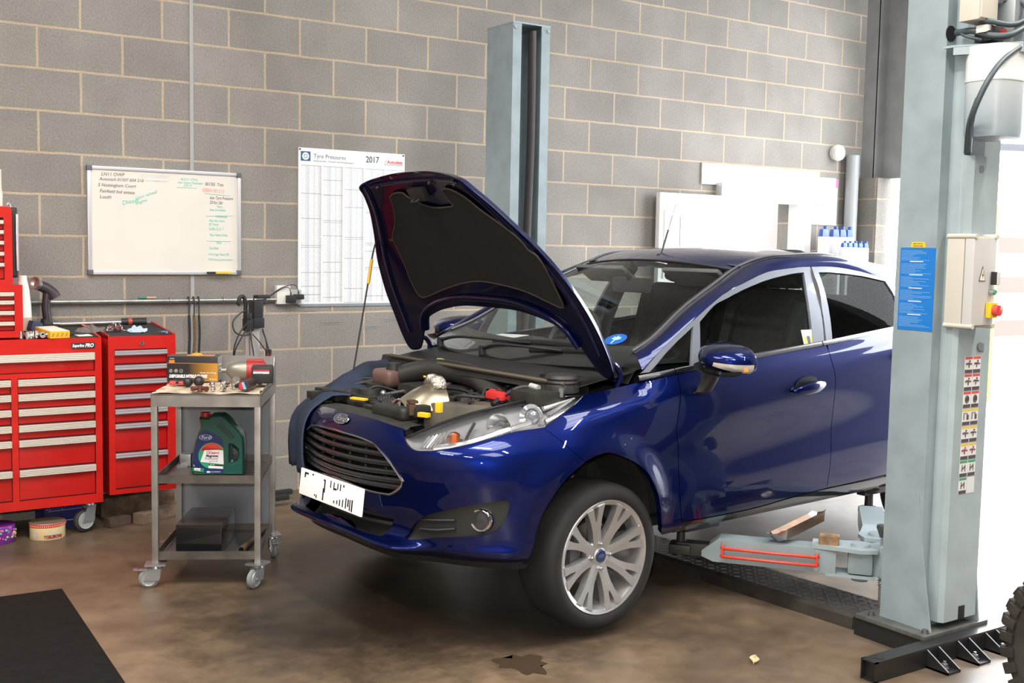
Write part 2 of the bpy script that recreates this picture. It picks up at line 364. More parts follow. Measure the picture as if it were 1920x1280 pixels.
# bonnet frame: p along from hinge end to front edge, w lateral, raised open about the hinge
B_A=np.array([.900,1.05]); B_D=np.array([-.562,.827]); B_D=B_D/np.linalg.norm(B_D); B_N=np.array([-B_D[1],B_D[0]])*-1
def bonnet_pt(p,w,off=0.0):
    W=np.interp(p,[0,.2,.43,.62,.8,.94,1.02],[.76,.735,.67,.61,.52,.40,.36])
    hc=.035+.19*p*(1-p)
    k=np.clip(np.abs(w)/W,0,1.3)
    h=hc-.05*k**2.5+off
    x=B_A[0]+p*B_D[0]+h*B_N[0]; z=B_A[1]+p*B_D[1]+h*B_N[1]
    return np.stack([x,w+0*x,z],-1)
OUTLINES = {
'bumper': [(0.0,6.55),(0.107,6.545),(0.213,6.541),(0.319,6.537),(0.425,6.533),(0.531,6.529),(0.638,6.524),(0.746,6.519),(0.855,6.513),(0.966,6.505),(1.079,6.496),(1.191,6.486),(1.302,6.476),(1.414,6.465),(1.526,6.453),(1.641,6.442),(1.759,6.43),(1.882,6.418),(1.939,6.135),(2.006,5.836),(2.083,5.563),(2.193,5.358),(2.326,5.205),(2.48,5.121),(2.644,5.106),(2.808,5.117),(2.969,5.132),(3.124,5.155),(3.275,5.19),(3.423,5.229),(3.567,5.271),(3.708,5.314),(3.845,5.358),(3.979,5.4),(4.11,5.442),(4.236,5.482),(4.36,5.523),(4.479,5.566),(4.596,5.612),(4.715,5.657),(4.839,5.696),(4.974,5.727),(5.123,5.746),(5.284,5.753),(5.453,5.753),(5.627,5.748),(5.801,5.743),(5.972,5.741),(6.165,5.587),(6.365,5.431),(6.561,5.264),(6.739,5.091),(6.884,4.93),(7.009,4.783),(7.121,4.648),(7.224,4.522),(7.322,4.404),(7.416,4.292),(7.329,4.2),(7.24,4.111),(7.151,4.019),(7.064,3.919),(6.98,3.808),(6.9,3.689),(6.823,3.566),(6.749,3.437),(6.678,3.304),(6.611,3.163),(6.55,3.014),(6.492,2.859),(6.442,2.701),(6.402,2.535),(6.37,2.356),(6.345,2.156),(6.329,1.908),(6.319,1.559),(6.305,1.081),(6.253,0.604),(6.162,0.123),(6.1,0.0),(5.934,0.0),(5.75,0.0),(5.552,0.0),(5.349,0.0),(5.148,0.0),(4.953,0.0),(4.763,0.0),(4.576,0.0),(4.391,0.0),(4.208,0.0),(4.026,0.0),(3.844,0.0),(3.663,0.0),(3.485,0.0),(3.311,0.0),(3.14,0.0),(2.975,0.0),(2.815,0.0),(2.659,0.0),(2.506,0.0),(2.357,0.0),(2.21,0.0),(2.067,0.0),(1.93,0.0),(1.801,0.0),(1.679,0.0),(1.561,0.0),(1.446,0.0),(1.333,0.0),(1.221,0.0),(1.109,0.0),(0.996,0.0),(0.882,0.0),(0.77,0.0),(0.659,0.0),(0.549,0.0),(0.439,0.0),(0.33,0.0),(0.22,0.0),(0.11,0.0),(0.0,0.0),(0.0,0.352),(0.0,0.722),(0.0,1.3),(0.0,1.693),(0.0,2.028),(0.0,2.272),(0.0,2.469),(0.0,2.653),(0.0,2.837),(0.0,3.032),(0.0,3.242),(0.0,3.457),(0.0,3.671),(0.0,3.88),(0.0,4.08),(0.0,4.27),(0.0,4.452),(0.0,4.639),(0.0,4.837),(0.0,5.06),(0.0,5.323),(0.0,5.621),(0.0,5.932),(0.0,6.242)],
'grille': [(0.0,5.33),(0.105,5.317),(0.211,5.306),(0.316,5.297),(0.421,5.289),(0.526,5.281),(0.631,5.272),(0.736,5.262),(0.841,5.248),(0.946,5.228),(1.049,5.199),(1.15,5.167),(1.249,5.136),(1.344,5.051),(1.434,4.942),(1.523,4.826),(1.613,4.707),(1.703,4.583),(1.796,4.454),(1.892,4.318),(1.991,4.175),(2.093,4.026),(2.197,3.875),(2.149,3.713),(2.056,3.594),(1.954,3.496),(1.852,3.41),(1.749,3.337),(1.634,3.336),(1.522,3.333),(1.413,3.332),(1.305,3.336),(1.197,3.347),(1.089,3.362),(0.978,3.381),(0.868,3.402),(0.759,3.423),(0.65,3.444),(0.542,3.465),(0.434,3.483),(0.326,3.499),(0.218,3.511),(0.109,3.52),(0.0,3.53),(0.0,3.736),(0.0,3.938),(0.0,4.129),(0.0,4.308),(0.0,4.484),(0.0,4.662),(0.0,4.855),(0.0,5.073)],
'lower_grille': [(0.0,3.02),(0.105,2.983),(0.21,2.945),(0.313,2.907),(0.417,2.869),(0.52,2.831),(0.624,2.793),(0.728,2.756),(0.832,2.719),(0.938,2.683),(1.046,2.65),(1.153,2.619),(1.259,2.594),(1.366,2.574),(1.475,2.559),(1.585,2.549),(1.699,2.539),(1.818,2.525),(1.767,2.367),(1.716,2.191),(1.667,1.98),(1.615,1.771),(1.551,1.599),(1.442,1.595),(1.334,1.587),(1.227,1.579),(1.118,1.576),(1.007,1.583),(0.893,1.608),(0.779,1.655),(0.666,1.717),(0.554,1.786),(0.443,1.856),(0.333,1.916),(0.223,1.95),(0.112,1.947),(0.0,1.93),(0.0,2.214),(0.0,2.428),(0.0,2.622),(0.0,2.814)],
'fog': [(2.198,1.824),(2.296,2.043),(2.388,2.237),(2.496,2.386),(2.623,2.506),(2.761,2.611),(2.908,2.703),(3.058,2.784),(3.213,2.854),(3.374,2.915),(3.538,2.969),(3.703,3.02),(3.867,3.068),(4.028,3.113),(4.185,3.155),(4.337,3.193),(4.487,3.228),(4.635,3.26),(4.785,3.288),(4.937,3.313),(5.094,3.331),(5.256,3.343),(5.418,3.352),(5.576,3.362),(5.656,3.197),(5.612,3.024),(5.559,2.852),(5.498,2.688),(5.417,2.534),(5.301,2.407),(5.153,2.319),(4.985,2.277),(4.817,2.245),(4.65,2.222),(4.483,2.199),(4.315,2.177),(4.143,2.154),(3.965,2.129),(3.782,2.102),(3.598,2.07),(3.413,2.033),(3.23,1.988),(3.049,1.939),(2.865,1.886),(2.674,1.83),(2.485,1.777),(2.305,1.737)],
'headlamp': [(2.006,5.836),(2.068,5.61),(2.151,5.423),(2.253,5.28),(2.369,5.172),(2.499,5.117),(2.634,5.106),(2.77,5.113),(2.903,5.126),(3.033,5.14),(3.159,5.162),(3.283,5.192),(3.405,5.224),(3.525,5.259),(3.642,5.294),(3.757,5.33),(3.869,5.365),(3.979,5.4),(4.087,5.435),(4.192,5.468),(4.295,5.501),(4.395,5.535),(4.492,5.572),(4.589,5.61),(4.686,5.647),(4.787,5.681),(4.893,5.71),(5.008,5.733),(5.132,5.747),(5.265,5.753),(5.403,5.754),(5.545,5.751),(5.689,5.746),(5.832,5.743),(5.972,5.741),(6.062,5.809),(6.153,5.879),(6.247,5.95),(6.345,6.021),(6.446,6.093),(6.551,6.164),(6.658,6.237),(6.768,6.311),(6.88,6.386),(6.994,6.462),(7.111,6.541),(7.232,6.624),(7.358,6.709),(7.487,6.797),(7.618,6.886),(7.749,6.976),(7.571,6.992),(7.377,7.0),(7.183,7.0),(7.0,7.0),(6.824,7.0),(6.648,7.0),(6.473,7.0),(6.302,7.0),(6.136,7.0),(5.977,7.0),(5.822,7.0),(5.672,7.0),(5.525,7.0),(5.382,7.0),(5.241,7.0),(5.103,7.0),(4.968,7.0),(4.837,7.0),(4.71,7.0),(4.586,7.0),(4.464,7.0),(4.342,7.0),(4.219,7.0),(4.094,7.0),(3.967,7.0),(3.84,6.994),(3.715,6.982),(3.59,6.964),(3.466,6.941),(3.342,6.914),(3.218,6.881),(3.094,6.84),(2.971,6.789),(2.85,6.727),(2.732,6.655),(2.616,6.573),(2.503,6.481),(2.394,6.378),(2.29,6.259),(2.193,6.121),(2.1,5.976)],
'fender': [(5.972,5.741),(6.083,5.825),(6.196,5.912),(6.314,5.999),(6.438,6.087),(6.567,6.176),(6.701,6.265),(6.837,6.357),(6.976,6.45),(7.12,6.547),(7.27,6.65),(7.427,6.757),(7.588,6.866),(7.749,6.976),(7.933,6.988),(8.092,6.997),(8.234,7.0),(8.366,7.0),(8.493,7.0),(8.616,7.0),(8.739,7.0),(8.864,7.0),(8.994,7.0),(9.145,7.0),(9.331,7.0),(9.516,7.0),(9.668,7.0),(9.786,7.0),(9.88,7.0),(9.958,7.0),(10.023,7.0),(10.083,7.0),(10.139,7.0),(10.19,7.0),(10.264,7.0),(10.226,6.787),(10.185,6.567),(10.143,6.35),(10.105,6.148),(10.071,5.967),(10.043,5.81),(10.02,5.664),(9.999,5.524),(9.982,5.386),(9.97,5.244),(9.963,5.094),(9.967,4.933),(9.98,4.767),(10.0,4.604),(10.019,4.441),(10.033,4.275),(10.041,4.11),(10.05,3.947),(10.057,3.788),(10.065,3.634),(10.072,3.479),(10.079,3.32),(10.087,3.154),(10.096,2.972),(10.106,2.775),(10.117,2.563),(10.129,2.33),(10.143,2.067),(10.16,1.745),(10.182,1.318),(10.2,0.908),(10.192,0.516),(10.147,0.297),(10.1,0.1),(10.036,0.091),(9.968,0.078),(9.894,0.108),(9.834,0.402),(9.8,0.816),(9.767,1.244),(9.735,1.671),(9.707,1.999),(9.681,2.256),(9.654,2.477),(9.623,2.674),(9.587,2.854),(9.543,3.021),(9.488,3.17),(9.422,3.302),(9.352,3.427),(9.279,3.548),(9.198,3.661),(9.113,3.765),(9.026,3.86),(8.937,3.947),(8.846,4.028),(8.751,4.104),(8.654,4.173),(8.554,4.236),(8.453,4.294),(8.35,4.347),(8.246,4.397),(8.141,4.441),(8.033,4.473),(7.923,4.482),(7.816,4.464),(7.712,4.438),(7.611,4.396),(7.514,4.343),(7.416,4.292),(7.322,4.404),(7.224,4.522),(7.121,4.648),(7.009,4.783),(6.884,4.93),(6.739,5.091),(6.561,5.264),(6.365,5.431),(6.165,5.587)],
'front_door': [(10.255,7.0),(10.302,7.0),(10.347,7.0),(10.39,7.0),(10.433,7.0),(10.475,7.0),(10.516,7.0),(10.556,7.0),(10.596,7.0),(10.635,7.0),(10.674,7.0),(10.713,7.0),(10.751,7.0),(10.79,7.0),(10.828,7.0),(10.867,7.0),(10.905,7.0),(10.944,7.0),(10.983,7.0),(11.022,7.0),(11.061,7.0),(11.099,7.0),(11.137,7.0),(11.174,7.0),(11.21,7.0),(11.246,7.0),(11.282,7.0),(11.317,7.0),(11.353,7.0),(11.388,7.0),(11.423,7.0),(11.458,7.0),(11.493,7.0),(11.527,7.0),(11.562,7.0),(11.597,7.0),(11.632,7.0),(11.668,7.0),(11.703,7.0),(11.739,7.0),(11.775,7.0),(11.811,7.0),(11.848,7.0),(11.885,7.0),(11.923,7.0),(11.961,7.0),(11.999,6.965),(11.991,6.676),(11.983,6.388),(11.975,6.111),(11.969,5.844),(11.968,5.558),(11.973,5.308),(11.98,5.116),(11.984,4.966),(11.989,4.847),(11.993,4.744),(11.997,4.648),(12.0,4.558),(12.002,4.47),(12.004,4.383),(12.005,4.294),(12.005,4.203),(12.005,4.105),(12.005,3.998),(12.005,3.878),(12.005,3.749),(12.004,3.612),(12.004,3.468),(12.005,3.316),(12.005,3.162),(12.005,3.006),(12.005,2.853),(12.005,2.701),(12.005,2.546),(12.005,2.384),(12.006,2.205),(12.006,1.995),(12.006,1.712),(11.967,1.697),(11.928,1.684),(11.891,1.671),(11.854,1.659),(11.818,1.647),(11.782,1.635),(11.746,1.623),(11.711,1.61),(11.676,1.596),(11.641,1.581),(11.607,1.564),(11.572,1.546),(11.538,1.526),(11.504,1.501),(11.469,1.471),(11.435,1.436),(11.4,1.399),(11.366,1.361),(11.33,1.324),(11.295,1.289),(11.259,1.258),(11.223,1.231),(11.186,1.209),(11.148,1.191),(11.11,1.178),(11.071,1.17),(11.03,1.165),(10.989,1.164),(10.947,1.165),(10.904,1.168),(10.861,1.173),(10.818,1.179),(10.774,1.187),(10.73,1.195),(10.685,1.205),(10.639,1.215),(10.593,1.226),(10.546,1.237),(10.497,1.249),(10.449,1.26),(10.398,1.272),(10.346,1.284),(10.293,1.296),(10.239,1.307),(10.182,1.318),(10.16,1.745),(10.143,2.067),(10.129,2.33),(10.117,2.563),(10.106,2.775),(10.096,2.972),(10.087,3.154),(10.079,3.32),(10.072,3.479),(10.065,3.634),(10.057,3.788),(10.05,3.947),(10.041,4.11),(10.033,4.275),(10.019,4.441),(10.0,4.604),(9.98,4.767),(9.967,4.933),(9.963,5.094),(9.97,5.244),(9.982,5.386),(9.999,5.524),(10.02,5.664),(10.043,5.81),(10.071,5.967),(10.105,6.148),(10.143,6.35),(10.185,6.567),(10.226,6.787)],
'rear_door': [(12.02,7.0),(12.075,7.0),(12.132,7.0),(12.189,7.0),(12.246,7.0),(12.305,7.0),(12.364,7.0),(12.424,7.0),(12.484,7.0),(12.545,7.0),(12.607,7.0),(12.668,7.0),(12.731,7.0),(12.794,7.0),(12.857,7.0),(12.92,7.0),(12.983,7.0),(13.046,7.0),(13.108,7.0),(13.171,7.0),(13.232,7.0),(13.294,7.0),(13.357,7.0),(13.419,7.0),(13.483,7.0),(13.547,7.0),(13.613,7.0),(13.68,7.0),(13.75,7.0),(13.767,6.602),(13.781,6.201),(13.755,5.769),(13.702,5.375),(13.701,5.076),(13.704,4.906),(13.707,4.784),(13.711,4.679),(13.714,4.582),(13.717,4.488),(13.721,4.395),(13.724,4.302),(13.728,4.203),(13.732,4.096),(13.736,3.974),(13.741,3.833),(13.746,3.674),(13.693,3.59),(13.64,3.508),(13.59,3.414),(13.544,3.294),(13.502,3.159),(13.465,3.015),(13.433,2.867),(13.405,2.717),(13.379,2.565),(13.36,2.398),(13.348,2.207),(13.341,1.969),(13.337,1.611),(13.337,1.075),(13.337,0.487),(13.333,1.035),(13.309,1.475),(13.255,1.627),(13.2,1.7),(13.143,1.74),(13.085,1.765),(13.026,1.779),(12.966,1.787),(12.906,1.792),(12.845,1.793),(12.783,1.79),(12.721,1.786),(12.659,1.78),(12.597,1.773),(12.535,1.765),(12.474,1.757),(12.413,1.748),(12.352,1.74),(12.292,1.733),(12.233,1.726),(12.175,1.72),(12.118,1.716),(12.061,1.713),(12.006,1.712),(12.006,2.083),(12.005,2.346),(12.005,2.573),(12.005,2.787),(12.005,3.0),(12.005,3.216),(12.005,3.428),(12.004,3.631),(12.005,3.817),(12.005,3.987),(12.005,4.136),(12.005,4.267),(12.004,4.39),(12.001,4.512),(11.997,4.636),(11.992,4.77),(11.986,4.922),(11.98,5.124),(11.97,5.41),(11.969,5.795),(11.977,6.17),(11.988,6.562)],
'rear_quarter': [(13.77,7.0),(13.868,7.0),(13.974,7.0),(14.091,7.0),(14.224,7.0),(14.374,7.0),(14.541,7.0),(14.718,7.0),(14.894,7.0),(15.06,7.0),(15.217,7.0),(15.373,7.0),(15.531,7.0),(15.697,7.0),(15.871,7.0),(16.054,7.0),(16.24,7.0),(16.419,7.0),(16.583,7.0),(16.734,7.0),(16.872,7.0),(17.001,7.0),(17.12,7.0),(17.227,7.0),(17.329,7.0),(17.428,7.0),(17.524,7.0),(17.618,7.0),(17.712,7.0),(17.806,7.0),(17.902,7.0),(18.0,7.0),(18.0,6.748),(18.0,6.5),(18.0,6.242),(18.0,5.947),(18.0,5.53),(18.0,5.12),(18.0,4.865),(18.0,4.668),(18.0,4.493),(18.0,4.322),(18.0,4.141),(18.0,3.943),(18.0,3.719),(18.0,3.477),(18.0,3.218),(18.0,2.947),(18.0,2.667),(18.0,2.373),(18.0,2.044),(18.0,1.645),(18.0,1.162),(18.0,0.584),(18.0,0.0),(17.904,0.0),(17.81,0.0),(17.718,0.0),(17.626,0.0),(17.534,0.0),(17.44,0.0),(17.345,0.0),(17.246,0.0),(17.141,0.0),(17.029,0.0),(16.908,0.0),(16.778,0.0),(16.641,0.0),(16.496,0.0),(16.342,0.0),(16.182,0.0),(16.015,0.0),(15.847,0.0),(15.68,0.0),(15.51,0.0),(15.338,0.0),(15.168,0.0),(15.0,0.0),(15.171,0.0),(15.345,0.0),(15.521,0.0),(15.425,0.689),(15.298,1.231),(15.192,1.669),(15.112,2.039),(15.045,2.341),(14.973,2.598),(14.887,2.823),(14.787,3.023),(14.677,3.207),(14.564,3.374),(14.453,3.512),(14.345,3.621),(14.24,3.701),(14.138,3.752),(14.039,3.777),(13.945,3.778),(13.857,3.754),(13.775,3.701),(13.701,3.608),(13.633,3.482),(13.746,3.674),(13.742,3.895),(13.738,4.077),(13.734,4.228),(13.731,4.364),(13.728,4.495),(13.725,4.629),(13.722,4.774),(13.719,4.956),(13.72,5.271),(13.786,5.833),(13.793,6.441)],
'sill': [(10.184,1.258),(10.285,1.238),(10.381,1.215),(10.472,1.192),(10.559,1.169),(10.644,1.148),(10.726,1.129),(10.806,1.113),(10.884,1.101),(10.961,1.094),(11.037,1.094),(11.109,1.106),(11.178,1.132),(11.245,1.174),(11.31,1.232),(11.373,1.3),(11.436,1.371),(11.499,1.433),(11.561,1.479),(11.623,1.52),(11.686,1.564),(11.75,1.601),(11.815,1.627),(11.881,1.645),(11.949,1.658),(12.02,1.666),(12.094,1.672),(12.169,1.675),(12.245,1.676),(12.324,1.676),(12.403,1.674),(12.483,1.673),(12.564,1.67),(12.646,1.667),(12.728,1.664),(12.809,1.661),(12.89,1.658),(12.97,1.656),(13.048,1.653),(13.125,1.651),(13.2,1.65),(13.154,0.935),(13.1,0.1),(13.022,0.095),(12.942,0.09),(12.861,0.084),(12.779,0.079),(12.697,0.073),(12.614,0.067),(12.532,0.061),(12.45,0.055),(12.369,0.049),(12.289,0.044),(12.211,0.039),(12.134,0.033),(12.059,0.028),(11.987,0.024),(11.916,0.02),(11.848,0.016),(11.782,0.012),(11.716,0.009),(11.653,0.006),(11.589,0.003),(11.526,0.001),(11.463,0.0),(11.399,0.0),(11.335,0.0),(11.269,0.0),(11.202,0.0),(11.133,0.0),(11.062,0.0),(10.987,0.0),(10.909,0.0),(10.83,0.0),(10.75,0.0),(10.668,0.0),(10.583,0.0),(10.496,0.0),(10.404,0.0),(10.309,0.0),(10.208,0.0),(10.1,0.0),(10.154,0.572)],
'front_frame': [(1.009,1.051),(1.027,1.063),(1.045,1.077),(1.062,1.09),(1.08,1.103),(1.098,1.116),(1.116,1.128),(1.135,1.139),(1.154,1.15),(1.173,1.16),(1.193,1.17),(1.212,1.18),(1.232,1.19),(1.251,1.2),(1.271,1.21),(1.29,1.219),(1.31,1.229),(1.33,1.238),(1.349,1.248),(1.369,1.257),(1.389,1.267),(1.408,1.276),(1.428,1.286),(1.448,1.295),(1.467,1.305),(1.487,1.314),(1.507,1.323),(1.527,1.332),(1.546,1.341),(1.567,1.35),(1.587,1.358),(1.607,1.366),(1.628,1.373),(1.648,1.38),(1.669,1.387),(1.69,1.393),(1.711,1.4),(1.732,1.405),(1.754,1.411),(1.775,1.417),(1.796,1.423),(1.817,1.429),(1.838,1.435),(1.859,1.441),(1.88,1.447),(1.902,1.452),(1.923,1.457),(1.945,1.462),(1.966,1.466),(1.988,1.469),(2.01,1.472),(2.032,1.474),(2.054,1.476),(2.076,1.478),(2.098,1.48),(2.12,1.482),(2.142,1.483),(2.164,1.485),(2.186,1.487),(2.208,1.488),(2.23,1.489),(2.252,1.489),(2.274,1.49),(2.27,1.472),(2.266,1.454),(2.262,1.436),(2.258,1.417),(2.254,1.399),(2.25,1.38),(2.246,1.361),(2.242,1.342),(2.238,1.323),(2.233,1.304),(2.229,1.285),(2.224,1.265),(2.22,1.246),(2.215,1.227),(2.21,1.207),(2.205,1.187),(2.2,1.167),(2.195,1.148),(2.189,1.128),(2.168,1.126),(2.146,1.124),(2.124,1.123),(2.102,1.121),(2.08,1.12),(2.058,1.118),(2.036,1.117),(2.015,1.115),(1.993,1.114),(1.971,1.112),(1.949,1.11),(1.927,1.109),(1.905,1.107),(1.883,1.106),(1.862,1.104),(1.84,1.103),(1.818,1.101),(1.796,1.099),(1.774,1.098),(1.752,1.096),(1.73,1.095),(1.708,1.093),(1.687,1.092),(1.665,1.09),(1.643,1.088),(1.621,1.087),(1.599,1.085),(1.577,1.084),(1.555,1.082),(1.534,1.08),(1.512,1.079),(1.49,1.077),(1.468,1.075),(1.446,1.074),(1.424,1.072),(1.402,1.07),(1.381,1.069),(1.359,1.067),(1.337,1.065),(1.315,1.064),(1.293,1.062),(1.271,1.061),(1.249,1.059),(1.228,1.058),(1.206,1.056),(1.184,1.055),(1.162,1.054),(1.14,1.053),(1.118,1.053),(1.096,1.052),(1.075,1.052),(1.053,1.052),(1.031,1.051)],
'front_glass': [(1.405,1.249),(1.424,1.26),(1.443,1.271),(1.461,1.282),(1.48,1.293),(1.499,1.304),(1.519,1.314),(1.539,1.323),(1.559,1.33),(1.58,1.336),(1.602,1.342),(1.623,1.348),(1.644,1.354),(1.665,1.361),(1.686,1.367),(1.708,1.373),(1.729,1.379),(1.75,1.385),(1.771,1.39),(1.793,1.396),(1.814,1.401),(1.836,1.406),(1.857,1.411),(1.879,1.416),(1.9,1.421),(1.922,1.425),(1.944,1.429),(1.966,1.433),(1.988,1.437),(2.009,1.44),(2.031,1.443),(2.053,1.446),(2.075,1.449),(2.097,1.452),(2.119,1.455),(2.141,1.457),(2.163,1.459),(2.186,1.46),(2.208,1.462),(2.201,1.444),(2.193,1.426),(2.186,1.407),(2.179,1.389),(2.172,1.37),(2.166,1.351),(2.16,1.331),(2.154,1.312),(2.148,1.292),(2.143,1.272),(2.137,1.253),(2.132,1.232),(2.127,1.212),(2.121,1.192),(2.116,1.172),(2.11,1.151),(2.104,1.131),(2.083,1.128),(2.061,1.126),(2.039,1.124),(2.018,1.122),(1.996,1.12),(1.974,1.118),(1.953,1.115),(1.931,1.113),(1.909,1.111),(1.888,1.109),(1.866,1.107),(1.844,1.104),(1.823,1.102),(1.801,1.1),(1.779,1.098),(1.758,1.096),(1.736,1.094),(1.714,1.092),(1.692,1.09),(1.671,1.088),(1.649,1.086),(1.627,1.084),(1.606,1.083),(1.584,1.081),(1.562,1.079),(1.54,1.077),(1.519,1.075),(1.497,1.074),(1.475,1.072),(1.454,1.07),(1.432,1.069),(1.41,1.067),(1.388,1.065),(1.367,1.063),(1.345,1.062),(1.35,1.081),(1.355,1.101),(1.36,1.12),(1.365,1.139),(1.372,1.158),(1.378,1.176),(1.385,1.195),(1.392,1.213),(1.398,1.231)],
'quarter_glass': [(1.034,1.041),(1.053,1.054),(1.071,1.066),(1.09,1.079),(1.108,1.091),(1.127,1.104),(1.145,1.116),(1.164,1.128),(1.183,1.139),(1.202,1.15),(1.222,1.161),(1.241,1.172),(1.261,1.182),(1.281,1.192),(1.301,1.202),(1.32,1.212),(1.34,1.222),(1.36,1.233),(1.351,1.213),(1.342,1.193),(1.333,1.174),(1.324,1.154),(1.316,1.134),(1.308,1.113),(1.3,1.093),(1.293,1.072),(1.285,1.051),(1.262,1.049),(1.24,1.047),(1.217,1.045),(1.194,1.042),(1.171,1.04),(1.148,1.039),(1.125,1.038),(1.102,1.038),(1.079,1.039),(1.057,1.04)],
'rear_frame': [(2.282,1.49),(2.304,1.49),(2.326,1.49),(2.348,1.491),(2.37,1.491),(2.392,1.491),(2.414,1.491),(2.436,1.49),(2.457,1.489),(2.479,1.487),(2.501,1.485),(2.523,1.483),(2.544,1.481),(2.566,1.478),(2.587,1.475),(2.609,1.472),(2.631,1.469),(2.652,1.466),(2.673,1.462),(2.695,1.458),(2.716,1.454),(2.737,1.45),(2.759,1.446),(2.78,1.441),(2.801,1.436),(2.822,1.43),(2.843,1.424),(2.863,1.416),(2.882,1.406),(2.899,1.394),(2.916,1.381),(2.933,1.368),(2.93,1.349),(2.927,1.328),(2.924,1.308),(2.92,1.288),(2.916,1.268),(2.909,1.248),(2.902,1.229),(2.895,1.209),(2.887,1.189),(2.865,1.187),(2.843,1.185),(2.821,1.183),(2.799,1.181),(2.777,1.179),(2.755,1.177),(2.733,1.175),(2.711,1.173),(2.689,1.17),(2.667,1.168),(2.644,1.166),(2.622,1.164),(2.6,1.162),(2.578,1.16),(2.556,1.158),(2.534,1.156),(2.512,1.154),(2.49,1.153),(2.468,1.151),(2.445,1.149),(2.423,1.147),(2.401,1.145),(2.379,1.144),(2.357,1.142),(2.335,1.14),(2.313,1.138),(2.291,1.137),(2.268,1.135),(2.246,1.133),(2.224,1.131),(2.202,1.13),(2.207,1.151),(2.211,1.172),(2.216,1.192),(2.221,1.213),(2.225,1.234),(2.23,1.254),(2.234,1.275),(2.239,1.295),(2.243,1.315),(2.248,1.335),(2.252,1.355),(2.257,1.375),(2.261,1.394),(2.265,1.414),(2.27,1.433),(2.274,1.452),(2.278,1.471)],
'rear_glass': [(2.318,1.462),(2.34,1.462),(2.362,1.462),(2.384,1.462),(2.406,1.462),(2.428,1.461),(2.45,1.459),(2.472,1.458),(2.493,1.457),(2.515,1.455),(2.537,1.454),(2.559,1.452),(2.581,1.45),(2.602,1.448),(2.624,1.446),(2.646,1.444),(2.667,1.441),(2.689,1.438),(2.71,1.435),(2.732,1.431),(2.754,1.428),(2.775,1.424),(2.797,1.421),(2.818,1.418),(2.828,1.399),(2.838,1.38),(2.848,1.36),(2.854,1.339),(2.854,1.318),(2.848,1.297),(2.842,1.276),(2.834,1.258),(2.825,1.241),(2.817,1.223),(2.808,1.205),(2.8,1.187),(2.778,1.185),(2.756,1.183),(2.734,1.181),(2.713,1.179),(2.691,1.177),(2.669,1.176),(2.647,1.174),(2.625,1.172),(2.603,1.17),(2.582,1.168),(2.56,1.166),(2.538,1.164),(2.516,1.162),(2.494,1.16),(2.473,1.159),(2.451,1.157),(2.429,1.155),(2.407,1.153),(2.385,1.151),(2.363,1.149),(2.342,1.147),(2.32,1.146),(2.298,1.144),(2.276,1.142),(2.254,1.14),(2.259,1.161),(2.264,1.182),(2.269,1.203),(2.274,1.223),(2.279,1.244),(2.283,1.264),(2.288,1.284),(2.293,1.305),(2.297,1.325),(2.301,1.345),(2.304,1.365),(2.308,1.384),(2.31,1.404),(2.313,1.424),(2.316,1.443)],
'c_pillar': [(2.939,1.368),(2.979,1.364),(3.02,1.36),(3.06,1.355),(3.101,1.348),(3.14,1.339),(3.18,1.329),(3.219,1.318),(3.258,1.308),(3.298,1.298),(3.338,1.29),(3.378,1.285),(3.418,1.281),(3.459,1.278),(3.499,1.276),(3.539,1.274),(3.58,1.272),(3.62,1.27),(3.585,1.26),(3.55,1.249),(3.512,1.245),(3.473,1.242),(3.435,1.238),(3.396,1.235),(3.358,1.231),(3.32,1.228),(3.281,1.224),(3.243,1.221),(3.204,1.217),(3.166,1.214),(3.127,1.21),(3.088,1.207),(3.049,1.203),(3.01,1.2),(2.971,1.196),(2.932,1.193),(2.893,1.189),(2.905,1.225),(2.917,1.261),(2.926,1.297),(2.933,1.333)],
'rail_low': [(1.018,0.762,1.065),(1.141,0.748,1.142),(1.391,0.706,1.268),(1.599,0.669,1.363),(1.788,0.645,1.421),(1.958,0.626,1.464),(2.158,0.623,1.485),(2.274,0.624,1.49),(2.458,0.632,1.489),(2.652,0.652,1.466),(2.846,0.679,1.423),(2.933,0.703,1.368)],
'rail_top': [(1.058,0.665,1.128),(1.196,0.645,1.18),(1.419,0.6,1.296),(1.632,0.56,1.384),(1.83,0.523,1.464),(1.931,0.535,1.504),(2.054,0.545,1.531),(2.207,0.55,1.54),(2.458,0.55,1.548),(2.694,0.54,1.525),(2.951,0.525,1.496)],
'fogc': [4.809,2.75],
'pad': [(0.856,-0.254),(0.872,-0.212),(0.872,-0.147),(0.841,-0.124),(0.83,-0.082),(0.805,-0.065),(0.784,0.023),(0.788,0.132),(0.797,0.168),(0.835,0.158),(0.877,0.168),(0.883,0.23),(0.848,0.305),(0.778,0.367),(0.709,0.462),(0.645,0.534),(0.594,0.553),(0.57,0.598),(0.506,0.608),(0.402,0.602),(0.315,0.591),(0.327,0.498),(0.363,0.359),(0.385,0.196),(0.395,0.048),(0.38,-0.095),(0.337,-0.287),(0.302,-0.419),(0.303,-0.487),(0.387,-0.495),(0.467,-0.476),(0.577,-0.455),(0.637,-0.437),(0.712,-0.352),(0.778,-0.297)],
}
